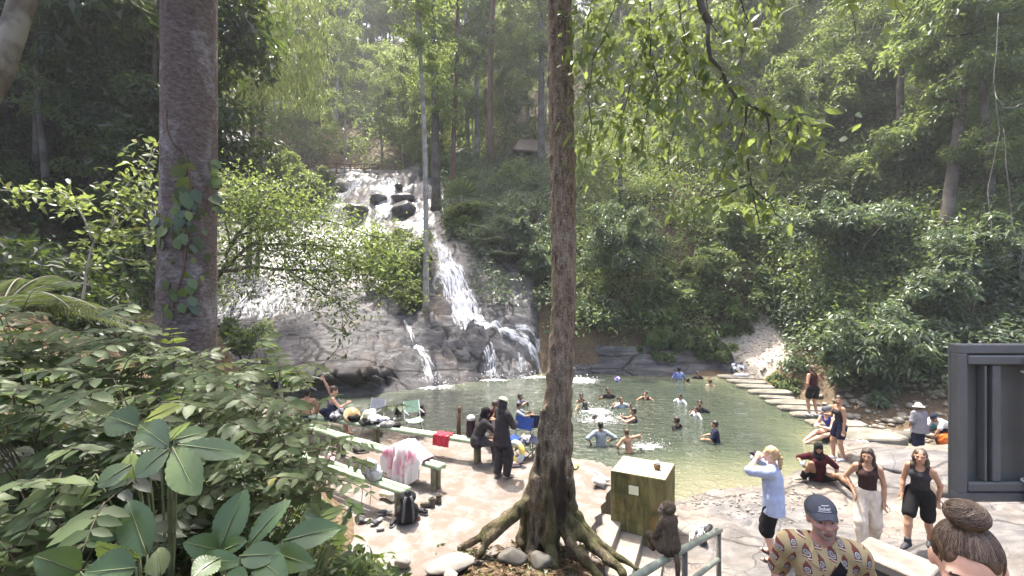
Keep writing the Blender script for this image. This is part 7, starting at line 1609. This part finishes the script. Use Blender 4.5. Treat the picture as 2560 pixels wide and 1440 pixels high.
# swimming ring leaning against the chair
G = np.zeros((49, 17, 3))
for i in range(49):
    for k in range(17):
        a, b = 2 * math.pi * i / 48, 2 * math.pi * k / 16; r = .185 + .065 * math.cos(b); G[i, k] = [r * math.cos(a), .065 * math.sin(b), .25 + r * math.sin(a)]
mb = MB(); mb.grid(G[:, ::-1]); mb.m = [1 if (q // 16) % 16 < 9 else 0 for q in range(len(mb.m))]
o = mb.build('swim_ring', [mat('vinyl_blue', (.42, .56, .68), (.5, .6, .7), 5, .3, 0), mat('vinyl_yellow', (.72, .58, .12), (.6, .5, .2), 5, .3, 0)]); o.location = gp(1288, 1158, DZ); o.rotation_euler = (-.12, 0, -.8); tag(o, 'blue and yellow swimming ring standing beside the woman in the lime cap', 'swim ring')
shoe('pink grey shoe in front of the swimming ring', 1284, 1165, 1.6, mat('canvas_pink', (.42, .30, .29), bs=0), M_WHT); shoe('dark shoe at the foot of the swimming ring', 1296, 1158, 1.9, M_CANV, M_GY)
bagp = gp(1176, 1100, DZ + .45); lump_thing('backpack', 'dark backpack with hanging straps behind the woman sitting with a phone', 'backpack', bagp + [0, .12, 0], [cap((0, 0, .10), (0, 0, .36), .11, .10, V3(0, 1, 0), 1.1)], .012, cloth('bag_maroon', (.05, .028, .03)), k=.03, wob=.004)
lump_thing('cap', 'pale grey cap resting on the dark backpack on the bench', 'cap', bagp + [0, .12, .42], [elp((0, 0, .03), (.10, .11, .085))], .01, cloth('cloth_pale_grey', (.55, .55, .55)), cuts=[((0, 0, 0), (0, 0, -1))])
# wooden post by the water
root = thing('wooden_post', 'short brown wooden post standing at the pool edge', 'post', gp(1147, 1086, DZ - .1)); MB().tube([(0, 0, -.3), (0, 0, .35), (0.01, 0, .60)], [.06, .056, .055], 12).build('shaft', mat('wet_wood', (.16, .09, .045), (.08, .045, .025), 9, .7, .5, .01, .3, (1, 1, .2)), root); MB().tube([(0.01, 0, .60), (.012, 0, .605), (.015, 0, .74), (.015, 0, .75)], [.04, .045, .043, .03], 12).build('top_cap', mat('wet_wood', (.16, .09, .045)), root)

# ball
m, nt = new_mat('ball_purple'); sx = N(nt, 'ShaderNodeSeparateXYZ'); nt.links.new(coords(nt), sx.inputs[0]); ang = N(nt, 'ShaderNodeMath', _operation='ARCTAN2'); nt.links.new(sx.outputs[0], ang.inputs[0]); nt.links.new(sx.outputs[2], ang.inputs[1])
wv = N(nt, 'ShaderNodeMath', _operation='SINE'); nt.links.new(N(nt, 'ShaderNodeMath', _operation='MULTIPLY', i0=ang.outputs[0], i1=3.0).outputs[0], wv.inputs[0]); finish(nt, ramp(nt, wv.outputs[0], [(.0, (.10, .04, .48)), (.3, (.62, .6, .75))]), .3)
o = MB().ell((0, 0, 0), (.13, .13, .13), 26, 16).build('ball', m); o.location = at(1544, 949, 18.6); o.location[2] = max(o.location[2], .12); tag(o, 'purple and white ball flying over the swimmers', 'ball')

# ---------------------------------------------------------------- mossy box, steps, handrail, monkey
M_BOX, nt = new_mat('mossy_concrete'); v = coords(nt); vs = coords(nt, (1, 1, .16)); n1 = noise(nt, vs, 7, 7, .68, .6); n2 = noise(nt, v, 4, 5); n3 = noise(nt, vs, 4.5, 3)
c = ramp(nt, n1, [(.3, (.045, .042, .02)), (.48, (.13, .12, .045)), (.62, (.21, .19, .08)), (.75, (.26, .23, .13))]); c = mixc(nt, ramp(nt, n3, [(.56, (0, 0, 0)), (.66, (.8, .8, .8))]), c, (.22, .095, .035)); c = mixc(nt, ramp(nt, n2, [(.52, (0, 0, 0)), (.68, (.75, .75, .75))]), c, (.045, .06, .022))
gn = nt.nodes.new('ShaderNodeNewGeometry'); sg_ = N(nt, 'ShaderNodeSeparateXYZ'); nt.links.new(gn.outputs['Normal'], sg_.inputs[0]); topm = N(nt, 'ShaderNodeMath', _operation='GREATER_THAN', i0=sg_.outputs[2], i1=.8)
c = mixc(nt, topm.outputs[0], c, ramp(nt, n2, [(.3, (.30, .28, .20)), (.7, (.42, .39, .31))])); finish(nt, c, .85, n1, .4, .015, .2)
zt, zb = 1.21, .22; FL, FR, BR, BL_ = [gp(x, y, zt) for x, y in ((1527, 1176), (1664, 1200), (1687, 1160), (1558, 1139))]
root = thing('concrete_box', 'mossy concrete box with a small pale square plate, standing by the pool', 'concrete box', [*((FL + BR) / 2)[:2], zb]); rb = np.array(root.location); mb = MB()
T4 = [FL, FR, BR, BL_]; cen = (FL + BR) / 2; ins = lambda p_, k_, dz: cen + (p_ - cen) * k_ + [0, 0, dz]
rings = [[[*p_[:2], zb - .3] for p_ in T4], [[*p_[:2], zt - .016] for p_ in T4], [ins(p_, .98, 0) for p_ in T4]]
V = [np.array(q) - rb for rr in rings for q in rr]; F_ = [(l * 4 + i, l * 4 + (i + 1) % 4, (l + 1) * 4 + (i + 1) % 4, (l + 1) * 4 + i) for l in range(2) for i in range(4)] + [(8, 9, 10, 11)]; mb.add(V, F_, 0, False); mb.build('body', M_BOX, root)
ex = nrm((FR - FL) * [1, 1, 0]); ey = perp(ex); q = FL + (FR - FL) * .43 - [0, 0, .27] - rb; mb = MB()
R_ = np.stack([ex, -ey, UP], 1); mb.box(q + ey * .004, (.165, .012, .155), 0, 0, .004, R_); mb.build('plate', mat('plate_cream', (.74, .74, .52), (.7, .7, .5), 5, .5, 0), root)
mb = MB(); mb.box(q + ey * .001, (.185, .010, .178), 0, 0, .0, R_); mb.build('plate_surround', mat('rust_dark', (.05, .045, .02), bs=0), root)
o = lump_thing('coconut', 'small brown lump with a white top sitting on the mossy box', 'coconut', FL + (BR - FL) * .5 + (FR - FL) * .26 + [0, 0, 0], [elp((0, 0, .05), (.06, .055, .055)), elp((.0, 0, .115), (.048, .045, .05)), cap((-.05, 0, .09), (-.10, .01, .095), .012, .008)], .006, None, k=.012)
me = o.data; me.materials.clear(); me.materials.append(mat('husk_brown', (.24, .15, .06), (.12, .07, .03), 30)); me.materials.append(mat('pith_white', (.7, .66, .6), bs=0))
me.polygons.foreach_set('material_index', np.array([1 if p_.center[2] > .098 else 0 for p_ in me.polygons], np.int32))
M_STEP, nt = new_mat('step_concrete'); v = coords(nt); n1 = noise(nt, v, 3, 6); n2 = noise(nt, v, 40, 3); finish(nt, mixc(nt, ramp(nt, n1, [(.5, (0, 0, 0)), (.7, (.6, .6, .6))]), ramp(nt, n1, [(.3, (.14, .115, .095)), (.6, (.28, .25, .22))]), (.12, .11, .06)), .85, n2, .4, .01, .2)
root = thing('steps', 'worn concrete steps going down from the deck beside the mossy box', 'steps', gp(1500, 1350, .0)); rb = np.array(root.location)
sd_ = nrm(V3(.5, 1.08, 0)); dn = V3(sd_[1], -sd_[0], 0); e0 = gp(1459, 1352, .5)
for i in range(3):
    z0 = .5 - .155 * (i + 1); a = e0 + dn * (.36 * i); q = [a - sd_ * .15, a + sd_ * 1.25, a + sd_ * 1.25 + dn * .37, a - sd_ * .15 + dn * .37]; mb = MB()
    V = [np.array([*p_[:2], z]) - rb for z in (-.5, z0 - .02) for p_ in q] + [np.array([*(p_ + (sum(q) / 4 - p_) * .03)[:2], z0]) - rb for p_ in q]
    mb.add(V, [(l * 4 + (k_ + 1) % 4, l * 4 + k_, (l + 1) * 4 + k_, (l + 1) * 4 + (k_ + 1) % 4) for l in range(2) for k_ in range(4)] + [(11, 10, 9, 8)], 0, False); mb.build('step', M_STEP, root)
M_RAIL = mat('painted_rail_green', (.16, .19, .16), (.24, .26, .22), 9, .5, .2, .004, .4)
root = thing('handrail', 'green painted metal handrail beside the steps with a monkey on it', 'handrail', at(1797, 1440, 4.85)); rb = np.array(root.location)
rl = lambda pts_: [at(*q) - rb for q in pts_]
MB().tube(rl([(1800, 1324, 4.9), (1712, 1371, 4.05), (1650, 1406, 3.6), (1590, 1442, 3.2), (1480, 1508, 2.7)]), .031, 14).build('top_rail', M_RAIL, root)
MB().tube(rl([(1797, 1398, 4.87), (1742, 1440, 4.2), (1600, 1560, 3.2)]), .024, 12).build('lower_rail', M_RAIL, root)
for x, y, d in ((1797, 1328, 4.88), (1712, 1373, 4.05)): q = at(x, y, d) - rb; MB().tube([q, q - [0, 0, 1.3]], .026, 12).build('post', mat('rail_post_dark', (.09, .085, .075), (.14, .13, .11), 8, .6, .2, .004), root)

# monkey, back to the camera, looking left
M_FUR, nt = new_mat('macaque_fur'); v = coords(nt, (1, 1, .35)); n1 = noise(nt, v, 55, 5, .7); n2 = noise(nt, coords(nt), 6, 3); c = mixc(nt, n2, ramp(nt, n1, [(.3, (.035, .026, .02)), (.7, (.12, .09, .065))]), ramp(nt, n1, [(.3, (.05, .038, .026)), (.7, (.16, .12, .08))])); finish(nt, c, .85, n1, .9, .012, .2)
M_MFACE = mat('macaque_face', (.22, .17, .15), (.16, .12, .10), 20, .6, .2, .003)
mp_ = at(1674, 1396, 3.72) + [0, 0, .03]; root = thing('macaque', 'brown macaque monkey sitting on the handrail with its back turned and tail hanging down', 'monkey', mp_, math.radians(20)); Rh = Rz(62)
pr = [elp((0, 0, .09), (.092, .085, .10)), cap((0, 0, .10), (0, .01, .28), .088, .066), cap((-.04, .01, .285), (.04, .01, .285), .045), cap((0, .01, .29), (0, .03, .345), .045, .042)]
for sg in (-1, 1):
    pr += [cap((sg * .065, .02, .27), (sg * .098, .06, .16), .030, .024), cap((sg * .098, .06, .16), (sg * .06, .12, .04), .023, .016), cap((sg * .06, .03, .06), (sg * .10, .14, .12), .05, .034), cap((sg * .10, .14, .12), (sg * .07, .13, .0), .032, .02), cap((sg * .07, .13, 0), (sg * .07, .18, -.015), .018, .014)]
    for q in (-.012, 0, .012): pr.append(cap((sg * .06 + q, .12, .04), (sg * .055 + q * 1.3, .155, .01), .008, .006))
hc = V3(0, .03, .385); Hd = lambda p_: Rh @ V3(*p_) + hc
pr += [elp(Hd((0, -.01, .01)), (.058, .064, .056), Rh), elp(Hd((0, .045, -.022)), (.032, .034, .028), Rh), elp(Hd((0, .035, .012)), (.045, .02, .012), Rh)]
for sg in (-1, 1): pr.append(elp(Hd((sg * .058, -.005, 0)), (.010, .018, .022), Rh))
V, f = sdf_mesh(pr, .007, .018, wob=.0015, wf=90); cl = (V[f].mean(1) - hc) @ Rh; mi = np.where((cl[:, 1] > .042) & (np.linalg.norm(cl, axis=1) < .12) & (np.abs(cl[:, 0]) < .04), 1, 0); eye = ((np.abs(np.abs(cl[:, 0]) - .02) < .008) & (np.abs(cl[:, 2] - .004) < .007) & (cl[:, 1] > .035)); mi[eye] = 2
link('body', np_mesh('body', V, [f], [M_FUR, M_MFACE, M_EYE], True, midx=mi), root)
MB().tube([(0, -.075, .05), (0, -.10, -.02), (.0, -.10, -.15), (.01, -.09, -.30), (.0, -.085, -.46)], [.026, .022, .018, .016, .011], 10).build('tail', M_FUR, root)

# shoes and bits on the shore beyond the handrail
for lab, px, py, rz, a, b in [('white trainer on the rock behind the handrail, left one', 1738, 1330, 2.2, M_WHT, M_WHT), ('white trainer on the rock behind the handrail, right one', 1752, 1324, 2.0, M_WHT, M_GY), ('black and white checked shoe by the handrail, nearest the monkey', 1730, 1345, 2.7, mat('canvas_checked', (.7, .7, .68), (.03, .03, .03), 30, .7, 0, lo=.49, hi=.51), M_WHT), ('black and white checked shoe by the handrail, nearer the rail corner', 1752, 1336, 2.6, mat('canvas_checked', (.7, .7, .68)), M_WHT), ('dark spotted shoe at the rail corner', 1772, 1328, 2.4, M_CANV, M_WHT), ('brown shoe poking out below the handrail', 1748, 1358, 1.2, M_BROWN, M_DG)]:
    q = SG(px, py); o = shoe(lab, px, py, rz, a, b); o.location = q
q = gp(2150, 1110, STONE_TOP)
for i, lab in enumerate(('white trainer drying on the last stepping stone, left one', 'white trainer drying on the last stepping stone, right one')):
    o = shoe(lab, 2150, 1112, 3.0 + .15 * i, C_SHOEW, M_WHT); o.location = gp(2148 + 17 * i, 1110, STONE_TOP)

# stepping stones along the weir
M_SLAB, nt = new_mat('stone_slab'); v = coords(nt); n1 = noise(nt, v, 2.2, 6); n2 = noise(nt, v, 18, 4); finish(nt, ramp(nt, n1, [(.3, (.07, .065, .05)), (.5, (.16, .148, .118)), (.7, (.23, .21, .168))]), .75, n2, .5, .02, .3)
sp = [(10.9, 21.0, 1.7, .8, 'farthest stepping stone, touching the gravel slope'), (10.85, 20.0, 1.6, .75, 'wide flat stepping stone second from the gravel slope'), (10.7, 19.0, 1.5, .7, 'stepping stone third from the gravel slope'), (10.75, 18.0, 1.7, .7, 'stepping stone beside the small sunlit shrub'), (10.5, 17.1, 1.25, .5, 'narrow low stepping stone just past the small sunlit shrub'), (10.55, 16.3, 1.7, .7, 'pale stepping stone behind the woman in dark red'), (10.45, 15.5, 1.6, .6, 'stepping stone right behind the feet of the woman in dark red'), (10.4, 14.75, 1.7, .62, 'dark stepping stone under the woman in dark red'), (10.4, 13.85, 1.7, .7, 'dark stepping stone behind the seated man'), (10.3, 12.75, 2.2, 1.1, 'largest slab of the crossing, with the seated man and white trainers on it')]
for i, (x, y, w_, d_, lab) in enumerate(sp):
    g2 = np.random.default_rng(900 + i); n = 12; mb = MB(); ring = []
    for k in range(n):
        a = 2 * math.pi * k / n; c_, s_ = math.cos(a), math.sin(a); e = (abs(c_) ** 5 + abs(s_) ** 5) ** (-.2); ring.append((c_ * e * w_ / 2 * g2.uniform(.95, 1.04), s_ * e * d_ / 2 * g2.uniform(.94, 1.05)))
    zt_ = STONE_TOP + g2.uniform(-.03, .01) if i < 9 else STONE_TOP; V = [(a, b, -.7) for a, b in ring] + [(a * 1.01, b * 1.01, zt_ - .04) for a, b in ring] + [(a * .97, b * .96, zt_) for a, b in ring] + [(0, 0, zt_ + .005)]
    F_ = [(l * n + k, l * n + (k + 1) % n, (l + 1) * n + (k + 1) % n, (l + 1) * n + k) for l in range(2) for k in range(n)] + [(2 * n + k, 2 * n + (k + 1) % n, 3 * n) for k in range(n)]
    o = mb.add(V, F_, 0, False).build('stepping_stone', M_SLAB); o.location = (x, y, 0); o.rotation_euler = (0, 0, g2.uniform(-.12, .12) - .12); tag(o, lab, 'stepping stone', 'stepping stones of the weir')
# belongings at the foot of the gravel slope, orange bag and tray in the creek
lump_thing('bag', 'white and dark heap of clothes on a stone at the far end of the crossing', 'clothes', gp(1846, 932, .12) + [0, .1, 0], [elp((0, 0, .2), (.35, .25, .2)), cap((-.2, 0, .35), (.25, .05, .4), .12, .1), cap((.2, 0, .4), (.35, -.1, .15), .09, .06)], .025, mat('cloth_heap', (.62, .62, .66), (.05, .05, .06), 5, .85, .4, .03, lo=.46, hi=.56), k=.05, wob=.01)
lump_thing('towel', 'rumpled white towel in front of the heap of clothes at the far corner', 'towel', gp(1846, 938, .12) + [0, -.25, 0], [cap((-.3, 0, .05), (.3, 0, .05), .07, .07), cap((-.2, .05, .1), (.1, .02, .1), .05, .05)], .02, C_WHITE, k=.04, wob=.012)
lump_thing('bag', 'bright orange bag between the woman in the white hat and the bending man', 'bag', np.array([14.05, 14.0, -.55]), [elp((0, 0, 0), (.22, .16, .20)), cap((-.1, 0, .12), (.1, .05, .16), .1, .08), cap((.1, -.05, -.1), (.2, -.05, -.2), .1, .1)], .02, cloth('cloth_orange', (.72, .17, .03)), k=.05, wob=.008)
lump_thing('bag', 'coral red bag held out by the bending man beside the sign', 'bag', np.array([15.15, 13.9, -.62]), [elp((0, 0, 0), (.19, .14, .14)), cap((-.08, 0, .08), (.08, 0, .1), .06, .06)], .02, cloth('cloth_coral', (.66, .16, .14)), k=.05, wob=.008)
lump_thing('bag', 'dark purple bag below the orange bag in the creek', 'bag', np.array([14.0, 13.7, -.85]), [elp((0, 0, 0), (.26, .18, .18)), cap((-.1, 0, .1), (.12, .05, .12), .1, .1)], .02, cloth('cloth_plum', (.06, .045, .07)), k=.05, wob=.008)
root = thing('cot', 'low folding cot with white legs under the bending man', 'cot', (14.7, 13.35, -.95)); 
mb = MB(); G = np.array([[[x, y, .38 - .04 * math.sin(3.14 * (x + .6) / 1.2)] for x in np.linspace(-.6, .6, 8)] for y in (-.28, .28)]); mb.grid(G); mb.grid((G - [0, 0, .01])[::-1]); mb.build('seat', C_DENIM, root)
for x in (-.58, .58):
    for y in (-.27, .27): MB().tube([(x, y, 0), (x, y, .46)], .02, 8).build('leg', M_ALU, root)

# what the people hold
def held(name, label, cat, c, size, m, rz=0, tilt=0):
    o = MB().box((0, 0, 0), size, 0, 0, min(size) * .3).build(name, m); o.location = [float(q) for q in c]; o.rotation_euler = (tilt, 0, rz); return tag(o, label, cat)
root = thing('camera', 'small black and silver camera held to the blond man\'s face', 'camera', wpt(BL, (.02, .27, 1.545)), math.radians(52))
MB().box((0, 0, 0), (.11, .04, .07), 0, 0, .01).build('body', mat('camera_black', (.04, .04, .05), bs=0, rough=.4), root); MB().lathe([(.001, 0), (.026, .001), (.026, .04), (.02, .045), (.001, .04)], (0, .02, 0), 14, 0, np.array(Matrix.Rotation(-math.pi / 2, 3, 'X'))).build('lens', mat('lens_glass', (.08, .08, .10), bs=0, rough=.1), root)
held('phone', 'white phone in the hands of the woman sitting at the end of the far bench', 'phone', gp(1215, 1052, DZ + .80), (.075, .012, .15), M_WHT, -1.2, .8)
held('phone', 'pale phone held by the woman in the floral top', 'phone', gp(850, 1000, DZ + .80), (.075, .012, .15), M_WHT, -1.1, .7)
lump_thing('cup', 'crumpled white wrapper in the hand of the girl in the black headscarf', 'wrapper', wpt(SIT, (.34, .30, .42)), [elp((0, 0, 0), (.05, .04, .045)), cap((.02, 0, .02), (.06, .02, .05), .02, .012), cap((-.02, 0, .02), (-.05, .01, .05), .02, .012)], .007, bagm, k=.01)

# ---------------------------------------------------------------- back of the metal sign, concrete block, railing and huts up the slope
M_SIGN, nt = new_mat('grey_sheet_metal'); n1 = noise(nt, coords(nt), 5, 4); finish(nt, ramp(nt, n1, [(.3, (.10, .10, .099)), (.7, (.135, .135, .133))]), .5, n1, .1, .004, .45)
M_SIGN2 = mat('sign_panel_green_grey', (.12, .122, .112), (.15, .152, .14), 4, .5, .1, .004, .4)
x0, x1, z1, z0 = 2.455, 3.45, CAMZ - 140 / FPX * 2.4, CAMZ - 530 / FPX * 2.4
root = thing('sign', 'dark grey metal sign seen from behind on a round post at the right edge', 'sign', (x0 + .4, 2.4, z0)); rb = np.array(root.location); cx, cz_ = (x0 + x1) / 2 - rb[0], (z1 - z0) / 2
MB().box((cx, .03, cz_), (x1 - x0, .012, z1 - z0), 0, 0, .003).build('panel', M_SIGN2, root)
mb = MB(); mb.box((cx, 0, z1 - z0 - .025), (x1 - x0, .05, .05), 0, 0, .004); mb.box((cx, 0, .025), (x1 - x0, .05, .05), 0, 0, .004); mb.box((x0 + .025 - rb[0], -.002, cz_), (.05, .05, z1 - z0 - .1), 0, 0, .004); mb.box((x1 - .025 - rb[0], -.002, cz_), (.05, .05, z1 - z0 - .1), 0, 0, .004); mb.build('frame', M_SIGN, root)
MB().box((cx, -.02, z1 - z0 - .085), (x1 - x0 - .1, .03, .05), 0, 0, .006).build('cross_bar', M_SIGN, root); MB().box((cx, -.02, .085), (x1 - x0 - .1, .03, .05), 0, 0, .006).build('cross_bar', M_SIGN, root)
for xo in (.15, .21): MB().box((x0 + xo - rb[0], -.005, cz_), (.012 if xo < .2 else .045, .045, z1 - z0 - .23), 0, 0, .003).build('upright', M_SIGN, root)
MB().tube([(x0 + .395 - rb[0], -.055, -2.2), (x0 + .395 - rb[0], -.055, z1 - z0 - .07)], .045, 18).build('post', mat('sign_post', (.05, .045, .04), (.075, .07, .06), 7, .6, .2, .004), root)
for zq in (.12, z1 - z0 - .15): MB().tube([(x0 + .395 - rb[0] + .055 * math.cos(a), -.055 + .055 * math.sin(a), zq) for a in np.linspace(0, 6.2, 16)], .006, 5).build('wire_tie', M_ALU, root)
c0 = at(2238, 1395, 4.6); root = thing('stair_wall', 'low concrete block with a dark hollow side behind the man in the bottle print shirt', 'stair wall', [c0[0], c0[1], c0[2] - .5], .55)
MB().box((0, 0, .46), (.5, .62, .10), 0, 0, .012).build('top_slab', M_STEP, root); MB().box((-.10, .04, 0), (.22, .48, .82), 0, 0, .008).build('wall', mat('recess_shade', (.07, .065, .06), (.045, .04, .037), 6), root); MB().box((.19, 0, .0), (.10, .58, .82), 0, 0, .01).build('side_wall', M_STEP, root)  # solid wall, darker than its concrete neighbours to stand for shade in the hollow
M_RRED = mat('red_painted_rail', (.17, .055, .05), (.11, .04, .035), 6, .7, .2, .01)
a, b = at(560, 402, 46), at(945, 412, 45); root = thing('railing', 'red railing along the path above the waterfall', 'railing', [*((a + b) / 2)[:2], min(a[2], b[2]) - .6]); rb = np.array(root.location)
for z in (.0, -.45, -.95): MB().tube([a + [0, 0, z] - rb, (a + b) / 2 + [0, .3, z + .08] - rb, b + [0, 0, z] - rb], .055, 6).build('rail', M_RRED, root)
for t in np.linspace(0, 1, 12): q = a + (b - a) * t + [0, .3 * math.sin(3.14 * t), .08 * math.sin(3.14 * t)] - rb; MB().box(q + [0, 0, -.5], (.10, .10, 1.15), 0, 0, .01).build('post', M_RRED, root)
mb = MB(); P = [[a + (b - a) * t + [0, .3 * math.sin(3.14 * t) + .08, z] for t in np.linspace(0, 1, 16)] for z in (-.95, -2.6)]; mb.grid(np.array(P) - rb, 0, False); mb.grid((np.array(P) + [0, .2, 0] - rb)[::-1], 0, False); mb.build('wall', mat('red_brick', (.12, .05, .045), (.07, .04, .035), 5), root)
M_SHIN = mat('shingle_roof', (.10, .075, .06), (.16, .125, .10), 10, .85, .6, .03); M_TIN = mat('tin_roof', (.45, .42, .34), (.34, .32, .27), 4, .5, .3, .02); M_WOOD = mat('hut_wood', (.12, .06, .045), (.07, .04, .03), 5, .8, .3, .02)
def hut(label, px, py, d, w_, dp, hgt, roof_m, rz):
    c = at(px, py, d); root = thing('hut', label, 'hut', [c[0], c[1], c[2] - hgt], rz); rh = .32 * w_
    V = [(-w_ / 2, -dp / 2, hgt), (w_ / 2, -dp / 2, hgt), (w_ / 2, dp / 2, hgt), (-w_ / 2, dp / 2, hgt), (-w_ * .28, 0, hgt + rh), (w_ * .28, 0, hgt + rh)]; V2 = [(x, y, z - .14) for x, y, z in V]
    Fq = [(0, 1, 5, 4), (1, 2, 5), (2, 3, 4, 5), (3, 0, 4)]; mb = MB(); mb.add(V, Fq, 0, False); mb.add(V2, [tuple(reversed(f_)) for f_ in Fq], 0, False); mb.add(V[:4] + V2[:4], [(i, i + 4, (i + 1) % 4 + 4, (i + 1) % 4) for i in range(4)], 0, False); mb.build('roof', roof_m, root)
    for x in (-.38, .38):
        for y in (-.38, .38): MB().box((x * w_, y * dp, hgt / 2 - .1), (.16, .16, hgt), 0, 0, .01).build('post', M_WOOD, root)
    MB().box((0, dp * .3, hgt * .38), (w_ * .8, .1, hgt * .7), 0, 0, .01).build('wall', M_WOOD, root)
hut('dark hut with a low shingle roof partly hidden behind the foreground trunk', 1335, 392, 46, 5.6, 4.2, 2.4, M_SHIN, .25)
hut('small shelter with a bright tin roof between the tree trunks', 1152, 388, 49, 2.6, 2.4, 2.2, M_TIN, -.3)
hut('grey roofed hut showing right beside the big purple brown trunk', 575, 366, 38, 4.6, 3.4, 2.0, mat('slate_roof', (.22, .21, .21), (.3, .29, .28), 6, .6, .3, .02), .1)
c = at(330, 232, 44); o = MB().grid(np.array([[[x, y * .8, .5 * math.sin(x * 1.3) * .3 - x * .55 + .15 * math.sin(y * 4 + x)] for x in np.linspace(-1.6, 1.6, 14)] for y in np.linspace(-1, 1, 8)])[::-1]).build('tarpaulin', mat('tarp_blue_grey', (.38, .40, .48), (.28, .30, .37), 3, .5, .4, .03)); o.location = c; o.rotation_euler = (.5, 0, 0); tag(o, 'pale blue grey tarpaulin sheet glimpsed up the dark left hillside', 'tarpaulin')
# ================================================================ air, light, camera
m, nt = new_mat('haze_air')
pv = N(nt, 'ShaderNodeVolumePrincipled', Density=HAZE_D, Anisotropy=.25); pv.inputs['Color'].default_value = (.93, .96, 1, 1)
o = N(nt, 'ShaderNodeOutputMaterial'); nt.links.new(pv.outputs[0], o.inputs['Volume'])
if HAZE_D > 0:
    o = MB().box((0, 52, 38), (150, 124, 86)).build('haze', m); tag(o, kind='stuff')
w = bpy.data.worlds.new('World'); SC.world = w; w.use_nodes = True; nt = w.node_tree
sky = nt.nodes.new('ShaderNodeTexSky'); sky.sky_type = 'NISHITA'; sky.sun_disc = False
EL, AZ = math.radians(70), math.radians(-18)
sky.sun_elevation = EL; sky.sun_rotation = AZ; sky.air_density = .8; sky.dust_density = 6.0; sky.ozone_density = .6
bg = nt.nodes['Background']; nt.links.new(sky.outputs[0], bg.inputs[0]); bg.inputs[1].default_value = .13
sd = Vector((math.sin(AZ) * math.cos(EL), math.cos(AZ) * math.cos(EL), math.sin(EL)))
L = bpy.data.lights.new('sun', 'SUN'); L.energy = 2.6; L.angle = math.radians(.5); L.color = (1, .95, .87)
lo = bpy.data.objects.new('sun', L); COL.objects.link(lo); lo.rotation_euler = sd.to_track_quat('Z', 'Y').to_euler(); lo.location = (0, 0, 60)
cam = bpy.data.cameras.new('camera'); co = bpy.data.objects.new('camera', cam); COL.objects.link(co)
cam.sensor_width = 36; cam.lens = FPX / 2560 * 36; cam.clip_start = .05; cam.clip_end = 1000
co.location = (0, 0, CAMZ); co.rotation_euler = (math.radians(90), 0, 0); SC.camera = co
SC.view_settings.view_transform = 'Standard'; SC.view_settings.look = 'None'; SC.view_settings.exposure = EXPO; SC.view_settings.gamma = 1.0
SC.render.engine = 'CYCLES'; cy = SC.cycles
cy.use_denoising = True; cy.use_adaptive_sampling = True; cy.adaptive_threshold = .02
cy.max_bounces = 8; cy.diffuse_bounces = 4; cy.glossy_bounces = 2; cy.transmission_bounces = 3; cy.transparent_max_bounces = 10; cy.volume_bounces = 0
cy.sample_clamp_indirect = 6; cy.caustics_reflective = False; cy.caustics_refractive = False
